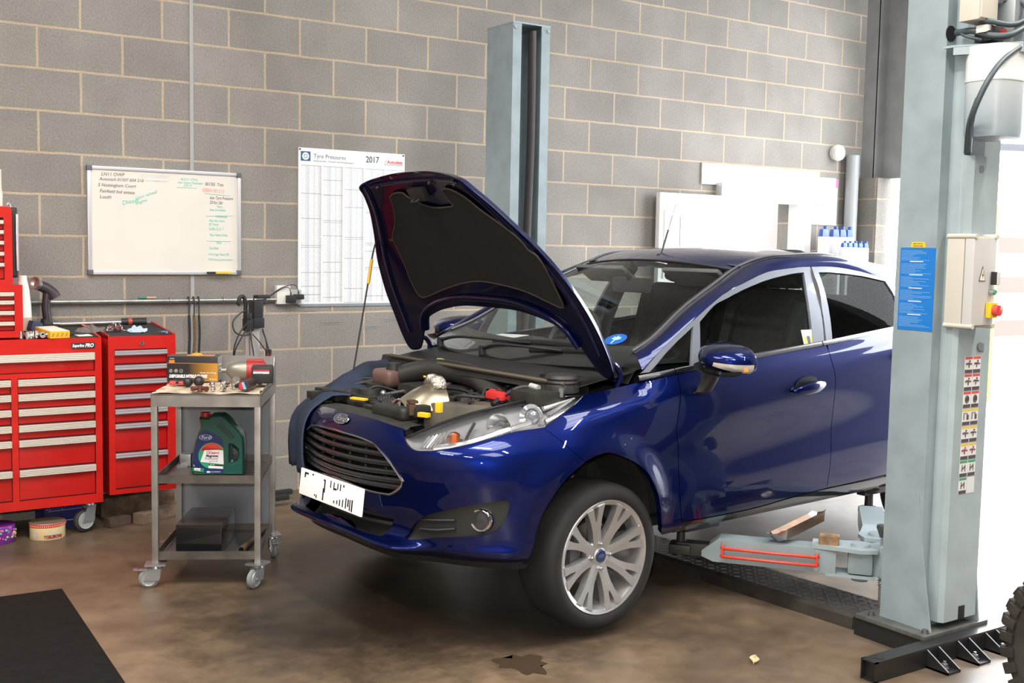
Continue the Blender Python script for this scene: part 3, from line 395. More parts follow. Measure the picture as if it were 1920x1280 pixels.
# ---------------------------------------------------------------- shared materials
def paint(name, base, fl):
    if name in _MC: return _MC[name]
    m = bpy.data.materials.new(name); m.use_nodes = True
    nt = m.node_tree; b = nt.nodes['Principled BSDF']
    lw = nt.nodes.new('ShaderNodeLayerWeight'); lw.inputs['Blend'].default_value = .35
    mx = nt.nodes.new('ShaderNodeMix'); mx.data_type = 'RGBA'
    mx.inputs['A'].default_value = (*fl, 1); mx.inputs['B'].default_value = (*base, 1)
    nt.links.new(lw.outputs['Facing'], mx.inputs['Factor'])
    nt.links.new(mx.outputs['Result'], b.inputs['Base Color'])
    b.inputs['Metallic'].default_value = .65; b.inputs['Roughness'].default_value = .36; b.inputs['Specular IOR Level'].default_value = 0.0
    b.inputs['Coat Weight'].default_value = 1.0; b.inputs['Coat Roughness'].default_value = .015; b.inputs['Coat IOR'].default_value = 1.42
    _MC[name] = m
    return m
BLUE = paint('blue_metallic_paint', (.0005, .0012, .011), (.0019, .0080, .085))
BLACKGL = mat('black_gloss', (.012, .012, .016), .15, coat=.6)
BLACKPL = mat('black_plastic', (.018, .018, .019), .55, noise=.3, nscale=60)
GREYPL = mat('dusty_black_plastic', (.020, .0185, .0165), .6, noise=.5, nscale=14)
FRAME_REFL = mat('window_frame_reflection', (.20, .22, .26), .3, metal=.3, coat=.8)  # grey-blue sky reflection painted into the colour of black gloss frames
CHROME = mat('chrome', (.75, .75, .76), .09, metal=1)
STEEL = mat('steel', (.46, .45, .44), .34, metal=.9, noise=.25, nscale=40)
ZINC = mat('zinc', (.45, .46, .48), .36, metal=.9)
RUBBER = mat('rubber', (.016, .016, .016), .72, noise=.3, nscale=30)
DARK = mat('dark_void', (.006, .006, .007), .8)
CABLE = mat('black_cable', (.010, .010, .012), .5)
WHITEPL = mat('white_plastic', (.78, .77, .74), .4)
LETTER_BLACK = mat('ink_black', (.012, .012, .014), .6)
LETTER_WHITE = mat('ink_white', (.85, .85, .85), .5)
LETTER_RED = mat('ink_red', (.62, .02, .025), .5)
GLASS_FRONT = glassmat('clear_car_glass', (.92, .97, .95), .9)
GLASS_SIDE = glassmat('side_car_glass', (.80, .86, .84), .8)
GLASS_TINT = glassmat('dark_privacy_glass', (.50, .54, .53), .2)
GLASS_LAMP = glassmat('lamp_lens', (.93, .94, .95), 1.0)
WOOD = mat('old_wood', (.17, .105, .06), .75, noise=.6, nscale=18)

# ================================================================= THE WORKSHOP
def wall_material(name, shift_at=None, axis='X'):
    m = bpy.data.materials.new(name); m.use_nodes = True
    nt = m.node_tree; b = nt.nodes['Principled BSDF']; N = nt.nodes.new; Lk = nt.links.new
    tc = N('ShaderNodeTexCoord'); sx = N('ShaderNodeSeparateXYZ'); Lk(tc.outputs['Object'], sx.inputs[0])
    ad = N('ShaderNodeMath'); ad.operation = 'ADD'; ad.inputs[1].default_value = .225
    Lk(sx.outputs[axis], ad.inputs[0])
    xo = ad.outputs[0]
    if shift_at is not None:    # blocks re-start either side of the movement joint
        lt = N('ShaderNodeMath'); lt.operation = 'LESS_THAN'; lt.inputs[1].default_value = shift_at[0]; Lk(sx.outputs['X'], lt.inputs[0])
        mu = N('ShaderNodeMath'); mu.operation = 'MULTIPLY'; mu.inputs[1].default_value = shift_at[1]; Lk(lt.outputs[0], mu.inputs[0])
        a2 = N('ShaderNodeMath'); a2.operation = 'ADD'; Lk(xo, a2.inputs[0]); Lk(mu.outputs[0], a2.inputs[1]); xo = a2.outputs[0]
    cb = N('ShaderNodeCombineXYZ'); Lk(xo, cb.inputs[0]); Lk(sx.outputs['Z'], cb.inputs[1])
    # wobble the joints a little
    nz = N('ShaderNodeTexNoise'); nz.inputs['Scale'].default_value = 9; nz.inputs['Detail'].default_value = 4; Lk(tc.outputs['Object'], nz.inputs['Vector'])
    vs = N('ShaderNodeVectorMath'); vs.operation = 'MULTIPLY_ADD'; vs.inputs[1].default_value = (.008, .008, 0); Lk(nz.outputs['Color'], vs.inputs[0]); Lk(cb.outputs[0], vs.inputs[2])
    br = N('ShaderNodeTexBrick'); br.offset = .5; br.offset_frequency = 2; br.inputs['Scale'].default_value = 1
    br.inputs['Brick Width'].default_value = .45; br.inputs['Row Height'].default_value = .225; br.inputs['Mortar Size'].default_value = .0078; br.inputs['Mortar Smooth'].default_value = .25
    br.inputs['Color1'].default_value = (.262, .246, .225, 1); br.inputs['Color2'].default_value = (.222, .209, .193, 1); br.inputs['Mortar'].default_value = (.42, .345, .255, 1)
    br.inputs['Bias'].default_value = .0
    Lk(vs.outputs[0], br.inputs['Vector'])
    # speckled aggregate
    n1 = N('ShaderNodeTexNoise'); n1.inputs['Scale'].default_value = 95; n1.inputs['Detail'].default_value = 4; n1.inputs['Roughness'].default_value = .7; Lk(tc.outputs['Object'], n1.inputs['Vector'])
    r1 = N('ShaderNodeMapRange'); r1.inputs['From Min'].default_value = .3; r1.inputs['From Max'].default_value = .7; r1.inputs['To Min'].default_value = .80; r1.inputs['To Max'].default_value = 1.18; Lk(n1.outputs['Fac'], r1.inputs['Value'])
    n2 = N('ShaderNodeTexNoise'); n2.inputs['Scale'].default_value = 2.2; n2.inputs['Detail'].default_value = 5; Lk(tc.outputs['Object'], n2.inputs['Vector'])
    r2 = N('ShaderNodeMapRange'); r2.inputs['From Min'].default_value = .3; r2.inputs['From Max'].default_value = .7; r2.inputs['To Min'].default_value = .86; r2.inputs['To Max'].default_value = 1.12; Lk(n2.outputs['Fac'], r2.inputs['Value'])
    vo = N('ShaderNodeTexVoronoi'); vo.inputs['Scale'].default_value = 42; Lk(tc.outputs['Object'], vo.inputs['Vector'])
    r3 = N('ShaderNodeMapRange'); r3.inputs['From Min'].default_value = .04; r3.inputs['From Max'].default_value = .13; r3.inputs['To Min'].default_value = .55; r3.inputs['To Max'].default_value = 1.0; Lk(vo.outputs['Distance'], r3.inputs['Value'])
    m1 = N('ShaderNodeMath'); m1.operation = 'MULTIPLY'; Lk(r1.outputs[0], m1.inputs[0]); Lk(r2.outputs[0], m1.inputs[1])
    m2 = N('ShaderNodeMath'); m2.operation = 'MULTIPLY'; Lk(m1.outputs[0], m2.inputs[0]); Lk(r3.outputs[0], m2.inputs[1])
    mx = N('ShaderNodeVectorMath'); mx.operation = 'SCALE'; Lk(br.outputs['Color'], mx.inputs[0]); Lk(m2.outputs[0], mx.inputs['Scale'])
    Lk(mx.outputs[0], b.inputs['Base Color']); b.inputs['Roughness'].default_value = .92; b.inputs['Specular IOR Level'].default_value = .2
    iv = N('ShaderNodeMath'); iv.operation = 'MULTIPLY_ADD'; iv.inputs[1].default_value = -.9; Lk(br.outputs['Fac'], iv.inputs[0]); 
    sc = N('ShaderNodeMath'); sc.operation = 'MULTIPLY'; sc.inputs[1].default_value = .35; Lk(n1.outputs['Fac'], sc.inputs[0]); Lk(sc.outputs[0], iv.inputs[2])
    bp = N('ShaderNodeBump'); bp.inputs['Strength'].default_value = .5; bp.inputs['Distance'].default_value = .006; Lk(iv.outputs[0], bp.inputs['Height']); Lk(bp.outputs[0], b.inputs['Normal'])
    return m
def floor_material():
    m = bpy.data.materials.new('workshop_floor'); m.use_nodes = True
    nt = m.node_tree; b = nt.nodes['Principled BSDF']; N = nt.nodes.new; Lk = nt.links.new
    tc = N('ShaderNodeTexCoord')
    n1 = N('ShaderNodeTexNoise'); n1.inputs['Scale'].default_value = .9; n1.inputs['Detail'].default_value = 8; n1.inputs['Roughness'].default_value = .62; Lk(tc.outputs['Object'], n1.inputs['Vector'])
    r1 = N('ShaderNodeValToRGB'); e = r1.color_ramp.elements
    e[0].position = .32; e[0].color = (.060, .042, .028, 1); e[1].position = .66; e[1].color = (.195, .136, .084, 1)
    Lk(n1.outputs['Fac'], r1.inputs['Fac'])
    n2 = N('ShaderNodeTexNoise'); n2.inputs['Scale'].default_value = 6; n2.inputs['Detail'].default_value = 8; n2.inputs['Roughness'].default_value = .7; Lk(tc.outputs['Object'], n2.inputs['Vector'])
    r2 = N('ShaderNodeMapRange'); r2.inputs['From Min'].default_value = .3; r2.inputs['From Max'].default_value = .7; r2.inputs['To Min'].default_value = .72; r2.inputs['To Max'].default_value = 1.2; Lk(n2.outputs['Fac'], r2.inputs['Value'])
    sx = N('ShaderNodeSeparateXYZ'); Lk(tc.outputs['Object'], sx.inputs[0])
    # darker patch under the car; doorway daylight painted in as a paler floor
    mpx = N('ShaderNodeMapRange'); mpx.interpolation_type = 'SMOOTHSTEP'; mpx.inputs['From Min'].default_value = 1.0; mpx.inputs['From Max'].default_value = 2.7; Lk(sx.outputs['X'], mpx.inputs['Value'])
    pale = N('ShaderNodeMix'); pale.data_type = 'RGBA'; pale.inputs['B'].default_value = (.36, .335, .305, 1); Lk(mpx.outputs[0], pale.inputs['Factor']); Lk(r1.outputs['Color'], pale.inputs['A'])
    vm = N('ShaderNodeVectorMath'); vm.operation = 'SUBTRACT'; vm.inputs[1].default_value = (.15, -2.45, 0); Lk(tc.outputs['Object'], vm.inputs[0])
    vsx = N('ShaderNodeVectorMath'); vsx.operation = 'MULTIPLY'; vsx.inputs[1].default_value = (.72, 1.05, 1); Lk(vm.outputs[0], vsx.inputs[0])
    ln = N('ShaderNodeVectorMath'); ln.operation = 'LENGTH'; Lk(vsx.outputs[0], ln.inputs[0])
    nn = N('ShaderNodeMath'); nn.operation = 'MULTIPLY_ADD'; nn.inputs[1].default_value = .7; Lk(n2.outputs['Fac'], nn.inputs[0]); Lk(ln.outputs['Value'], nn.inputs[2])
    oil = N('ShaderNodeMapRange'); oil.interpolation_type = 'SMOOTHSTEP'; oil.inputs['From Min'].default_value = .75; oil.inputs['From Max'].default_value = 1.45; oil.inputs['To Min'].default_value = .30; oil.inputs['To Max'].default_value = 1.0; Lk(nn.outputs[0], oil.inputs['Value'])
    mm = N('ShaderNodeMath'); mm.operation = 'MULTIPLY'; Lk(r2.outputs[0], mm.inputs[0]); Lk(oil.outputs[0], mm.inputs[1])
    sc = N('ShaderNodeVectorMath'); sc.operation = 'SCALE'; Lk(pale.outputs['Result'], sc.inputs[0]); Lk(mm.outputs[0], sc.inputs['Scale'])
    Lk(sc.outputs[0], b.inputs['Base Color'])
    rr = N('ShaderNodeMapRange'); rr.inputs['To Min'].default_value = .22; rr.inputs['To Max'].default_value = .58; Lk(n2.outputs['Fac'], rr.inputs['Value']); Lk(rr.outputs[0], b.inputs['Roughness'])
    bp = N('ShaderNodeBump'); bp.inputs['Strength'].default_value = .10; bp.inputs['Distance'].default_value = .01; Lk(n2.outputs['Fac'], bp.inputs['Height']); Lk(bp.outputs[0], b.inputs['Normal'])
    b.inputs['Specular IOR Level'].default_value = .5
    return m
WALLM = wall_material('block_wall', (JOINT_X, JOINT_S))
WALLP = wall_material('block_pier', None, 'Y')
def struct(mb, name, m, **k):
    o = mb.build(name, m, None, **k); o['kind'] = 'structure'; return o
XW = 5.62
# floor slab, outside yard
mb = MB(); mb.quad([(-6, -11, 0), (XW + .1, -11, 0), (XW + .1, 0, 0), (-6, 0, 0)]); struct(mb, 'floor', floor_material())
mb = MB(); mb.quad([(XW + .1, -30, -.01), (40, -30, -.01), (40, 20, -.01), (XW + .1, 20, -.01)]); struct(mb, 'ground', mat('yard_concrete', (.62, .61, .60), .8, noise=.12, nscale=3))
# back wall with the door opening (x 4.137..4.848, top 1.98)
mb = MB()
def wallrect(x0, x1, z0, z1): mb.box(((x0 + x1) / 2, .06, (z0 + z1) / 2), (x1 - x0, .12, z1 - z0))
DX0, DX1, DZ = 4.10, 4.90, 2.0
mb.quad([(-6, 0, 0), (DX0, 0, 0), (DX0, 0, 5.2), (-6, 0, 5.2)]); mb.quad([(DX1, 0, 0), (XW + .3, 0, 0), (XW + .3, 0, 5.2), (DX1, 0, 5.2)]); mb.quad([(DX0, 0, DZ), (DX1, 0, DZ), (DX1, 0, 5.2), (DX0, 0, 5.2)])
mb.quad([(DX0, 0, 0), (DX0, .2, 0), (DX0, .2, DZ), (DX0, 0, DZ)]); mb.quad([(DX1, 0, 0), (DX1, .2, 0), (DX1, .2, DZ), (DX1, 0, DZ)]); mb.quad([(DX0, 0, DZ), (DX0, .2, DZ), (DX1, .2, DZ), (DX1, 0, DZ)])
struct(mb, 'wall_back', WALLM, recalc=False)
mb = MB(); mb.box((JOINT_X, -.002, 2.6), (.022, .008, 5.2)); struct(mb, 'trim_1', mat('joint_sealant', (.33, .33, .33), .6))
mb = MB(); mb.quad([(-6, 0, 0), (-6, -11, 0), (-6, -11, 5.2), (-6, 0, 5.2)]); struct(mb, 'wall_left', WALLP)
PLAIN = mat('sheet_lining', (.42, .42, .41), .7)
# front wall behind the viewpoint with two shut roller doors; ceiling with skylights
mb = MB(); mb.quad([(-6, -11, 0), (6, -11, 0), (6, -11, 5.2), (-6, -11, 5.2)]); struct(mb, 'wall_front', mat('front_dark', (.06, .06, .064), .7))
SKY = [(-3.6, -3.0), (-.9, -4.4), (2.2, -4.6), (-2.4, -8.2)]
sx2, sy2 = .55, 1.35
mb = MB()
xs = sorted({-6.0, 6.0} | {x + d for x, y in SKY for d in (-sx2, sx2)}); ys = sorted({-11.0, 0.0} | {y + d for x, y in SKY for d in (-sy2, sy2)})
for a, b in zip(xs, xs[1:]):
    for c, d in zip(ys, ys[1:]):
        if not any(abs((a + b) / 2 - x) < sx2 and abs((c + d) / 2 - y) < sy2 for x, y in SKY): mb.quad([(a, c, 5.2), (b, c, 5.2), (b, d, 5.2), (a, d, 5.2)])
for x, y in SKY:
    for k in (-.45, 0, .45): mb.box((x, y + k * 2, 5.22), (2 * sx2, .06, .06))
struct(mb, 'ceiling', mat('ceiling_sheet', (.50, .50, .49), .7))
# right-hand side: block pier, steel stanchion, door track, open roller doorway, wall beyond
mb = MB(); mb.box((XW + .10, -.125, 1.10), (.20, .25, 2.2)); struct(mb, 'wall_right', WALLP)
mb = MB(); mb.box((XW + .10, -7.85, 2.6), (.20, 6.3, 5.2)); mb.box((XW + .10, -2.35, 4.6), (.20, 4.7, 1.2)); struct(mb, 'wall_right_far', mat('right_dark', (.10, .10, .105), .7))
GREYST = mat('stanchion_grey', (.30, .31, .31), .55, noise=.15, nscale=6)
mb = MB(); mb.box((XW + .05, -.10, 3.7), (.02, .14, 3.0)); mb.box((XW + .16, -.31, 3.7), (.012, .30, 3.0)); mb.box((XW + .19, -.165, 3.7), (.30, .012, 3.0)); st = struct(mb, 'trim_2', GREYST)
mb = MB()
mb.box((XW + .14, -.475, 2.2), (.10, .03, 4.4)); mb.box((XW + .12, -.52, 2.2), (.03, .03, 4.4)); mb.box((XW + .16, -.555, 2.2), (.05, .02, 4.4)); struct(mb, 'trim_3', mat('door_track', (.50, .52, .51), .4, metal=.5))
# room beyond the back door
OFF = mat('office_white', (.85, .85, .84), .7)
for nm, qs in (('wall_office_back', [((2.8, 2.6, 0), (7.5, 2.6, 0), (7.5, 2.6, 2.6), (2.8, 2.6, 2.6))]), ('wall_office_left', [((2.8, .2, 0), (2.8, 2.6, 0), (2.8, 2.6, 2.6), (2.8, .2, 2.6))]), ('wall_office_right', [((7.5, .2, 0), (7.5, 2.6, 0), (7.5, 2.6, 2.6), (7.5, .2, 2.6))]),
               ('ceiling_office', [((2.8, .2, 2.6), (7.5, .2, 2.6), (7.5, 2.6, 2.6), (2.8, 2.6, 2.6))]), ('floor_office', [((2.8, .2, 0), (7.5, .2, 0), (7.5, 2.6, 0), (2.8, 2.6, 0))]),
               ('wall_office_front', [((x0, .2, z0), (x1, .2, z0), (x1, .2, z1), (x0, .2, z1)) for x0, x1, z0, z1 in ((2.8, DX0, 0, 2.6), (DX1, 7.5, 0, 2.6), (DX0, DX1, DZ, 2.6))])):
    mb = MB()
    for q in qs: mb.quad(q)
    struct(mb, nm, OFF)
# door leaf folded back against the wall, frame
WD = mat('door_white', (.80, .80, .79), .45)
d = MB(); d.box((3.645, -.075, 1.0), (.675, .045, 1.97), .004); leaf = struct(d, 'door_1', WD)
d = MB(); d.box((3.455, -.080, 1.60), (.115, .048, .42)); pn = d.build('door_pane', mat('pane_grey', (.16, .19, .21), .08, coat=.5), leaf)
d = MB()
for x, w in ((3.375, .045), (3.535, .045)): d.box((x, -.083, 1.60), (w, .05, .52))
for z in (1.365, 1.835): d.box((3.455, -.083, z), (.115, .05, .05))
d.build('vision_frame', WD, leaf)
MB().tube([(3.36, -.10, 1.02), (3.36, -.15, 1.02), (3.46, -.15, 1.02)], .010, 8, smooth=False).build('door_handle', ZINC, leaf)
d = MB(); d.box((4.05, -.01, 1.03), (.15, .10, 2.06)); d.box((4.94, -.01, 1.03), (.17, .10, 2.06)); d.box((4.50, -.012, 2.02), (1.05, .11, .14)); struct(d, 'trim_4', WD)
mb = MB(); mb.box((4.475, -.004, 2.155), (1.34, .02, .165)); struct(mb, 'trim_5', mat('lintel_concrete', (.62, .60, .57), .85, noise=.15, nscale=20))
# ---- light
w = bpy.data.worlds.new('daylight'); bpy.context.scene.world = w; w.use_nodes = True
w.node_tree.nodes['Background'].inputs['Color'].default_value = (.93, .96, 1.0, 1)
w.node_tree.nodes['Background'].inputs['Strength'].default_value = 13.0
def area(name, loc, rot, sx, sy, power, col=(1, 1, 1)):
    l = bpy.data.lights.new(name, 'AREA'); l.shape = 'RECTANGLE'; l.size = sx; l.size_y = sy; l.energy = power; l.color = col
    o = bpy.data.objects.new(name, l); COL.objects.link(o); o.location = loc; o.rotation_euler = rot
    return o
# strip lights hung from the ceiling
TUBE = mat('lamp_tube', (1, 1, 1), .5, emit=(1, .94, .84), estr=9)
for i, (x, y) in enumerate(((-4.0, -3.0), (-4.0, -6.5), (-1.0, -3.9), (-1.0, -7.0), (2.2, -5.6), (2.2, -8.6))):
    f = empty('strip_light', (x, y, 4.55), PI / 2 if i % 2 else PI / 2, 'white fluorescent strip light hanging from the workshop ceiling', 'light', 'ceiling strip lights')
    m = MB(); m.box((0, 0, .05), (1.5, .10, .06), .01); m.build('housing', WHITEPL, f)
    m = MB(); m.cyl((-.73, 0, 0), (.73, 0, 0), .019, None, 12); m.build('tube', TUBE, f)
    m = MB(); m.cyl((-.5, 0, .08), (-.5, 0, .65), .004); m.cyl((.5, 0, .08), (.5, 0, .65), .004); m.build('hanger', ZINC, f)
    area('strip_lamp', (x, y, 4.50), (0, 0, 0), .12, 1.5, 105, (1, .90, .77))
for nm, lo, ro, a, b in [('doorway_portal', (XW + .22, -2.6, 2.0), (0, PI / 2, 0), 4.0, 4.2)] + [('skylight_portal', (x, y, 5.26), (0, 0, 0), 2 * sx2, 2 * sy2) for x, y in SKY]:
    area(nm, lo, ro, a, b, 1).data.cycles.is_portal = True
fl_ = bpy.data.lights.new('camera_flash', 'POINT'); fl_.energy = 300; fl_.shadow_soft_size = .035; fl_.color = (1, .97, .92)
fo_ = bpy.data.objects.new('camera_flash', fl_); COL.objects.link(fo_); fo_.location = (-2.40, -6.58, 1.70)
area('office_lamp', (5.0, 1.4, 2.55), (0, 0, 0), 1.2, 1.2, 130, (1, 1, 1))

# ================================================================= THE CAR
OUT = OUTLINES
def pip(poly, p):
    x, y = p; c = False; n = len(poly)
    j = n - 1
    for i in range(n):
        xi, yi = poly[i]; xj, yj = poly[j]
        if (yi > y) != (yj > y) and x < (xj - xi) * (y - yi) / (yj - yi + 1e-15) + xi: c = not c
        j = i
    return c
def area2(p): return sum(p[i][0] * p[(i + 1) % len(p)][1] - p[(i + 1) % len(p)][0] * p[i][1] for i in range(len(p)))
def inset_uv(poly, SF, d):
    if d == 0: return [tuple(p) for p in poly]
    P = np.array(poly); e = 1e-3
    su = np.linalg.norm(SF(P[:, 0] + e, P[:, 1]) - SF(P[:, 0] - e, P[:, 1]), axis=1) / (2 * e)
    sv = np.linalg.norm(SF(P[:, 0], P[:, 1] + e) - SF(P[:, 0], P[:, 1] - e), axis=1) / (2 * e)
    sg = 1 if area2(poly) > 0 else -1
    out = []; n = len(poly)
    for i in range(n):
        a, b, c = P[i - 1], P[i], P[(i + 1) % n]
        s = np.array([su[i], sv[i]]) + 1e-6
        e1 = (b - a) * s; e2 = (c - b) * s
        l1 = np.linalg.norm(e1); l2 = np.linalg.norm(e2)
        if l1 < 1e-9 or l2 < 1e-9: out.append(tuple(b)); continue
        n1 = np.array([-e1[1], e1[0]]) / l1 * sg; n2 = np.array([-e2[1], e2[0]]) / l2 * sg
        m = n1 + n2; k = max(.35, (1 + n1 @ n2))
        out.append(tuple(b + m / k * d / s))
    return out
def panel(name, poly, SF, mats, parent, side=1, holes=(), du=.12, dv=.16, rim=.012, inset=.002, off=0.0, both=False, out_hint=None, keep=None, rimmat=0, hrim=None):
    """curved sheet: region `poly` of the parametric surface SF, with true surface normals and a folded-in rim.
    side +1 = camera side of the car, -1 = far side, both = one mesh covering both halves."""
    poly = inset_uv(poly, SF, inset)
    hs = [[tuple(p) for p in h] for h in holes]
    pts = []; edges = []
    for loop in [poly] + hs:
        b = len(pts); n = len(loop)
        pts += [Vector(p) for p in loop]
        edges += [(b + i, b + (i + 1) % n) for i in range(n)]
    nb = len(pts)
    us = [p[0] for p in poly]; vs = [p[1] for p in poly]
    B = np.array([p for l in [poly] + hs for p in l])
    u = math.ceil(min(us) / du) * du
    while u < max(us):
        v = math.ceil(min(vs) / dv) * dv
        while v < max(vs):
            if pip(poly, (u, v)) and not any(pip(h, (u, v)) for h in hs):
                if np.min(((B[:, 0] - u) / du) ** 2 + ((B[:, 1] - v) / dv) ** 2) > .09: pts.append(Vector((u, v)))
            v += dv
        u += du
    V, E_, F, *_r = delaunay_2d_cdt(pts, edges, [], 0, 1e-6)
    tri = []
    for f in F:
        c = (sum(V[i].x for i in f) / len(f), sum(V[i].y for i in f) / len(f))
        if pip(poly, c) and not any(pip(h, c) for h in hs): tri.append(tuple(f))
    A = np.array([(v.x, v.y) for v in V])
    P = SF(A[:, 0], A[:, 1]); e = 2e-3
    Nn = np.cross(SF(A[:, 0] + e, A[:, 1]) - SF(A[:, 0] - e, A[:, 1]), SF(A[:, 0], A[:, 1] + e) - SF(A[:, 0], A[:, 1] - e))
    Nn /= np.linalg.norm(Nn, axis=1, keepdims=True) + 1e-12
    hint = np.array(out_hint) if out_hint is not None else None
    for i in range(len(Nn)):
        o = hint if hint is not None else (P[i] - np.array([2.0, 0, .75])) * np.array([.35, 1, .6])
        if Nn[i] @ o < 0: Nn[i] = -Nn[i]
    if both:
        cm = A[:, 0] < 1e-4; Nn[cm, 1] = 0; Nn /= np.linalg.norm(Nn, axis=1, keepdims=True) + 1e-12
    P = P + Nn * off
    me_v = []; me_f = []; me_n = []; me_m = []
    sides = (1, -1) if both else (side,)
    for sd in sides:
        b = len(me_v)
        Q = P * np.array([1, -sd, 1]); NN = Nn * np.array([1, -sd, 1])
        if both: Q[np.abs(Q[:, 1]) < 2e-3, 1] = 0
        me_v += [tuple(q) for q in Q]
        cnt = {}
        for f in tri:
            a, c, d = f
            g = np.cross(Q[c] - Q[a], Q[d] - Q[a])
            if g @ NN[a] < 0: f = (a, d, c)
            me_f.append(tuple(b + i for i in f)); me_n.append([tuple(NN[i]) for i in f]); me_m.append(0)
            for i in range(3):
                k = (f[i], f[(i + 1) % 3]); cnt[k] = 1
        if rim:
            for (i, j) in list(cnt):
                if (j, i) in cnt: continue
                if both and abs(Q[i][1]) < 1e-6 and abs(Q[j][1]) < 1e-6: continue
                q0, q1 = Q[i], Q[j]; q2, q3 = Q[j] - NN[j] * rim, Q[i] - NN[i] * rim
                g = np.cross(q1 - q0, NN[i]); l = np.linalg.norm(g)
                if l < 1e-12: continue
                g = g / l
                k = len(me_v); me_v += [tuple(q1), tuple(q0), tuple(q3), tuple(q2)]
                me_f.append((k, k + 1, k + 2, k + 3)); me_n.append([tuple(g)] * 4); me_m.append(rimmat)
    me = bpy.data.meshes.new(name)
    me.from_pydata(me_v, [], me_f)
    for m in (mats if isinstance(mats, (list, tuple)) else [mats]): me.materials.append(m)
    me.polygons.foreach_set('use_smooth', [True] * len(me.polygons))
    me.polygons.foreach_set('material_index', me_m)
    me.update()
    me.normals_split_custom_set([n for f in me_n for n in f])
    o = bpy.data.objects.new(name, me); COL.objects.link(o)
    if parent is not None: o.parent = parent
    return o
def sp(u, v, off=0.0, side=1, SF=None):
    """point and normal on the body side"""
    SF = SF or S
    u = np.array([u]); v = np.array([v]); e = 2e-3
    p = SF(u, v)[0]; n = np.cross(SF(u + e, v)[0] - SF(u - e, v)[0], SF(u, v + e)[0] - SF(u, v - e)[0]); n /= np.linalg.norm(n)
    if n @ ((p - np.array([2.0, 0, .75])) * np.array([.35, 1, .6])) < 0: n = -n
    p = p + n * off
    return Vector((p[0], -side * p[1], p[2])), Vector((n[0], -side * n[1], n[2]))
def L(x, w, z): return Vector((x, -w, z))     # car point: back from the nose, towards the camera side, up
CARZ = math.radians(4.16)
car = empty('hatchback_car', (-.437, -2.381, 0), CARZ, 'dark blue five-door hatchback with its bonnet propped open, held on the two-post lift', 'car')
CLIP = lambda poly, d=0: [tuple(p) for p in poly]

# ---- bumper, grilles
bump = panel('front_bumper', OUT['bumper'], S, BLUE, car, both=True, holes=[OUT['grille'], OUT['lower_grille'], OUT['fog']] if False else [OUT['fog']] , rim=.02) if False else None
def cut_center(poly):   # half openings share the centre line with the bumper half
    return [tuple(p) for p in poly]
def half_bumper():
    b = OUT['bumper']; g = OUT['grille']; l = OUT['lower_grille']
    # bumper outline runs along u=0 from v=0 up to 6.55: splice the two central openings into that edge
    main = [p for p in b if p[0] > 1e-4 or p[1] <= 1e-4 or p[1] >= 6.5]
    if main[0][0] <= 1e-4 and main[0][1] > 6: pass
    lg = [p for p in l if p[0] > 1e-4]; gg = [p for p in g if p[0] > 1e-4]
    # openings run top-centre -> outer -> bottom-centre; the centre edge is walked upwards, so reverse them
    main = [p for p in main if not (p[0] <= 1e-4 and .05 < p[1] < 6.4)]
    cen = [(0, 1.93)] + lg[::-1] + [(0, 3.02)] + [(0, 3.2), (0, 3.4), (0, 3.53)] + gg[::-1] + [(0, 5.33)] + [(0, 5.6), (0, 6.0), (0, 6.3)]
    k = max(i for i, p in enumerate(main) if p[0] <= 1e-4 and p[1] <= .05)
    return main[:k + 1] + [(0, .6), (0, 1.3)] + cen + main[k + 1:]
hb = half_bumper()
panel('front_bumper', hb, S, BLUE, car, both=True, holes=[OUT['fog']], rim=.02, inset=.0)

def half_recess(name, poly, depth, m, shrink=0.0):
    return panel(name, poly, S, m, car, both=True, rim=-depth * .96, off=-depth, inset=.001)
gr = half_recess('grille', OUT['grille'], .055, DARK)
# chrome surround + slats of the upper grille
def uvline(P, off, side=1, SF=None): return [sp(a, b, off, side, SF)[0] for a, b in P]
gh = [p for p in OUT['grille'] if p[0] > 1e-4]
mb = MB()
ring = uvline([(0, 5.33)] + gh + [(0, 3.53)], .001)
full = ring + [Vector((p.x, -p.y, p.z)) for p in ring[::-1]][1:-1]
mb.tube(full, .0055, 6, smooth=False, closed=True)
mb.build('grille_surround', mat('dark_chrome', (.42, .42, .44), .15, metal=1), gr)
def row_extent(poly, v):
    """largest u inside the half opening at height v"""
    best = 0; n = len(poly)
    for i in range(n):
        (u0, v0), (u1, v1) = poly[i], poly[(i + 1) % n]
        if (v0 - v) * (v1 - v) <= 0 and abs(v1 - v0) > 1e-9:
            best = max(best, u0 + (u1 - u0) * (v - v0) / (v1 - v0))
    return best
for k, v in enumerate([5.02, 4.72, 4.42, 4.12, 3.83, 3.60]):
    ue = row_extent(OUT['grille'], v) - .03
    mb = MB()
    n = 24; rows = []
    prof = [(.0, .011), (.004, .004), (.003, -.004), (-.004, -.012), (-.03, -.012), (-.03, .008), (-.006, .012)]
    for i in range(-n, n + 1):
        u = abs(i) / n * ue; sd = 1 if i >= 0 else -1
        p, nn = sp(u, v - .12 * (1 - (u / max(ue, .01)) ** 2) * (0 if k > 3 else .25), -.006, sd)
        rows.append([p + nn * a + Vector((0, 0, b)) for a, b in prof])
    mb.grid(rows, closed=True)
    mb.build('slat', [mat('grille_bar', (.05, .05, .053), .14, metal=.7, coat=.6)], gr, angle=50)
mb = MB()
for sd in (1, -1):
    for u in (.35, .9, 1.5):
        a, n1 = sp(u, 3.62, -.03, sd); b, n2 = sp(u, 5.1, -.03, sd)
        mb.tube([a, (a + b) / 2, b], .006, 6)
mb.build('grille_rib', BLACKPL, gr)
lg = half_recess('lower_grille', OUT['lower_grille'], .05, DARK)
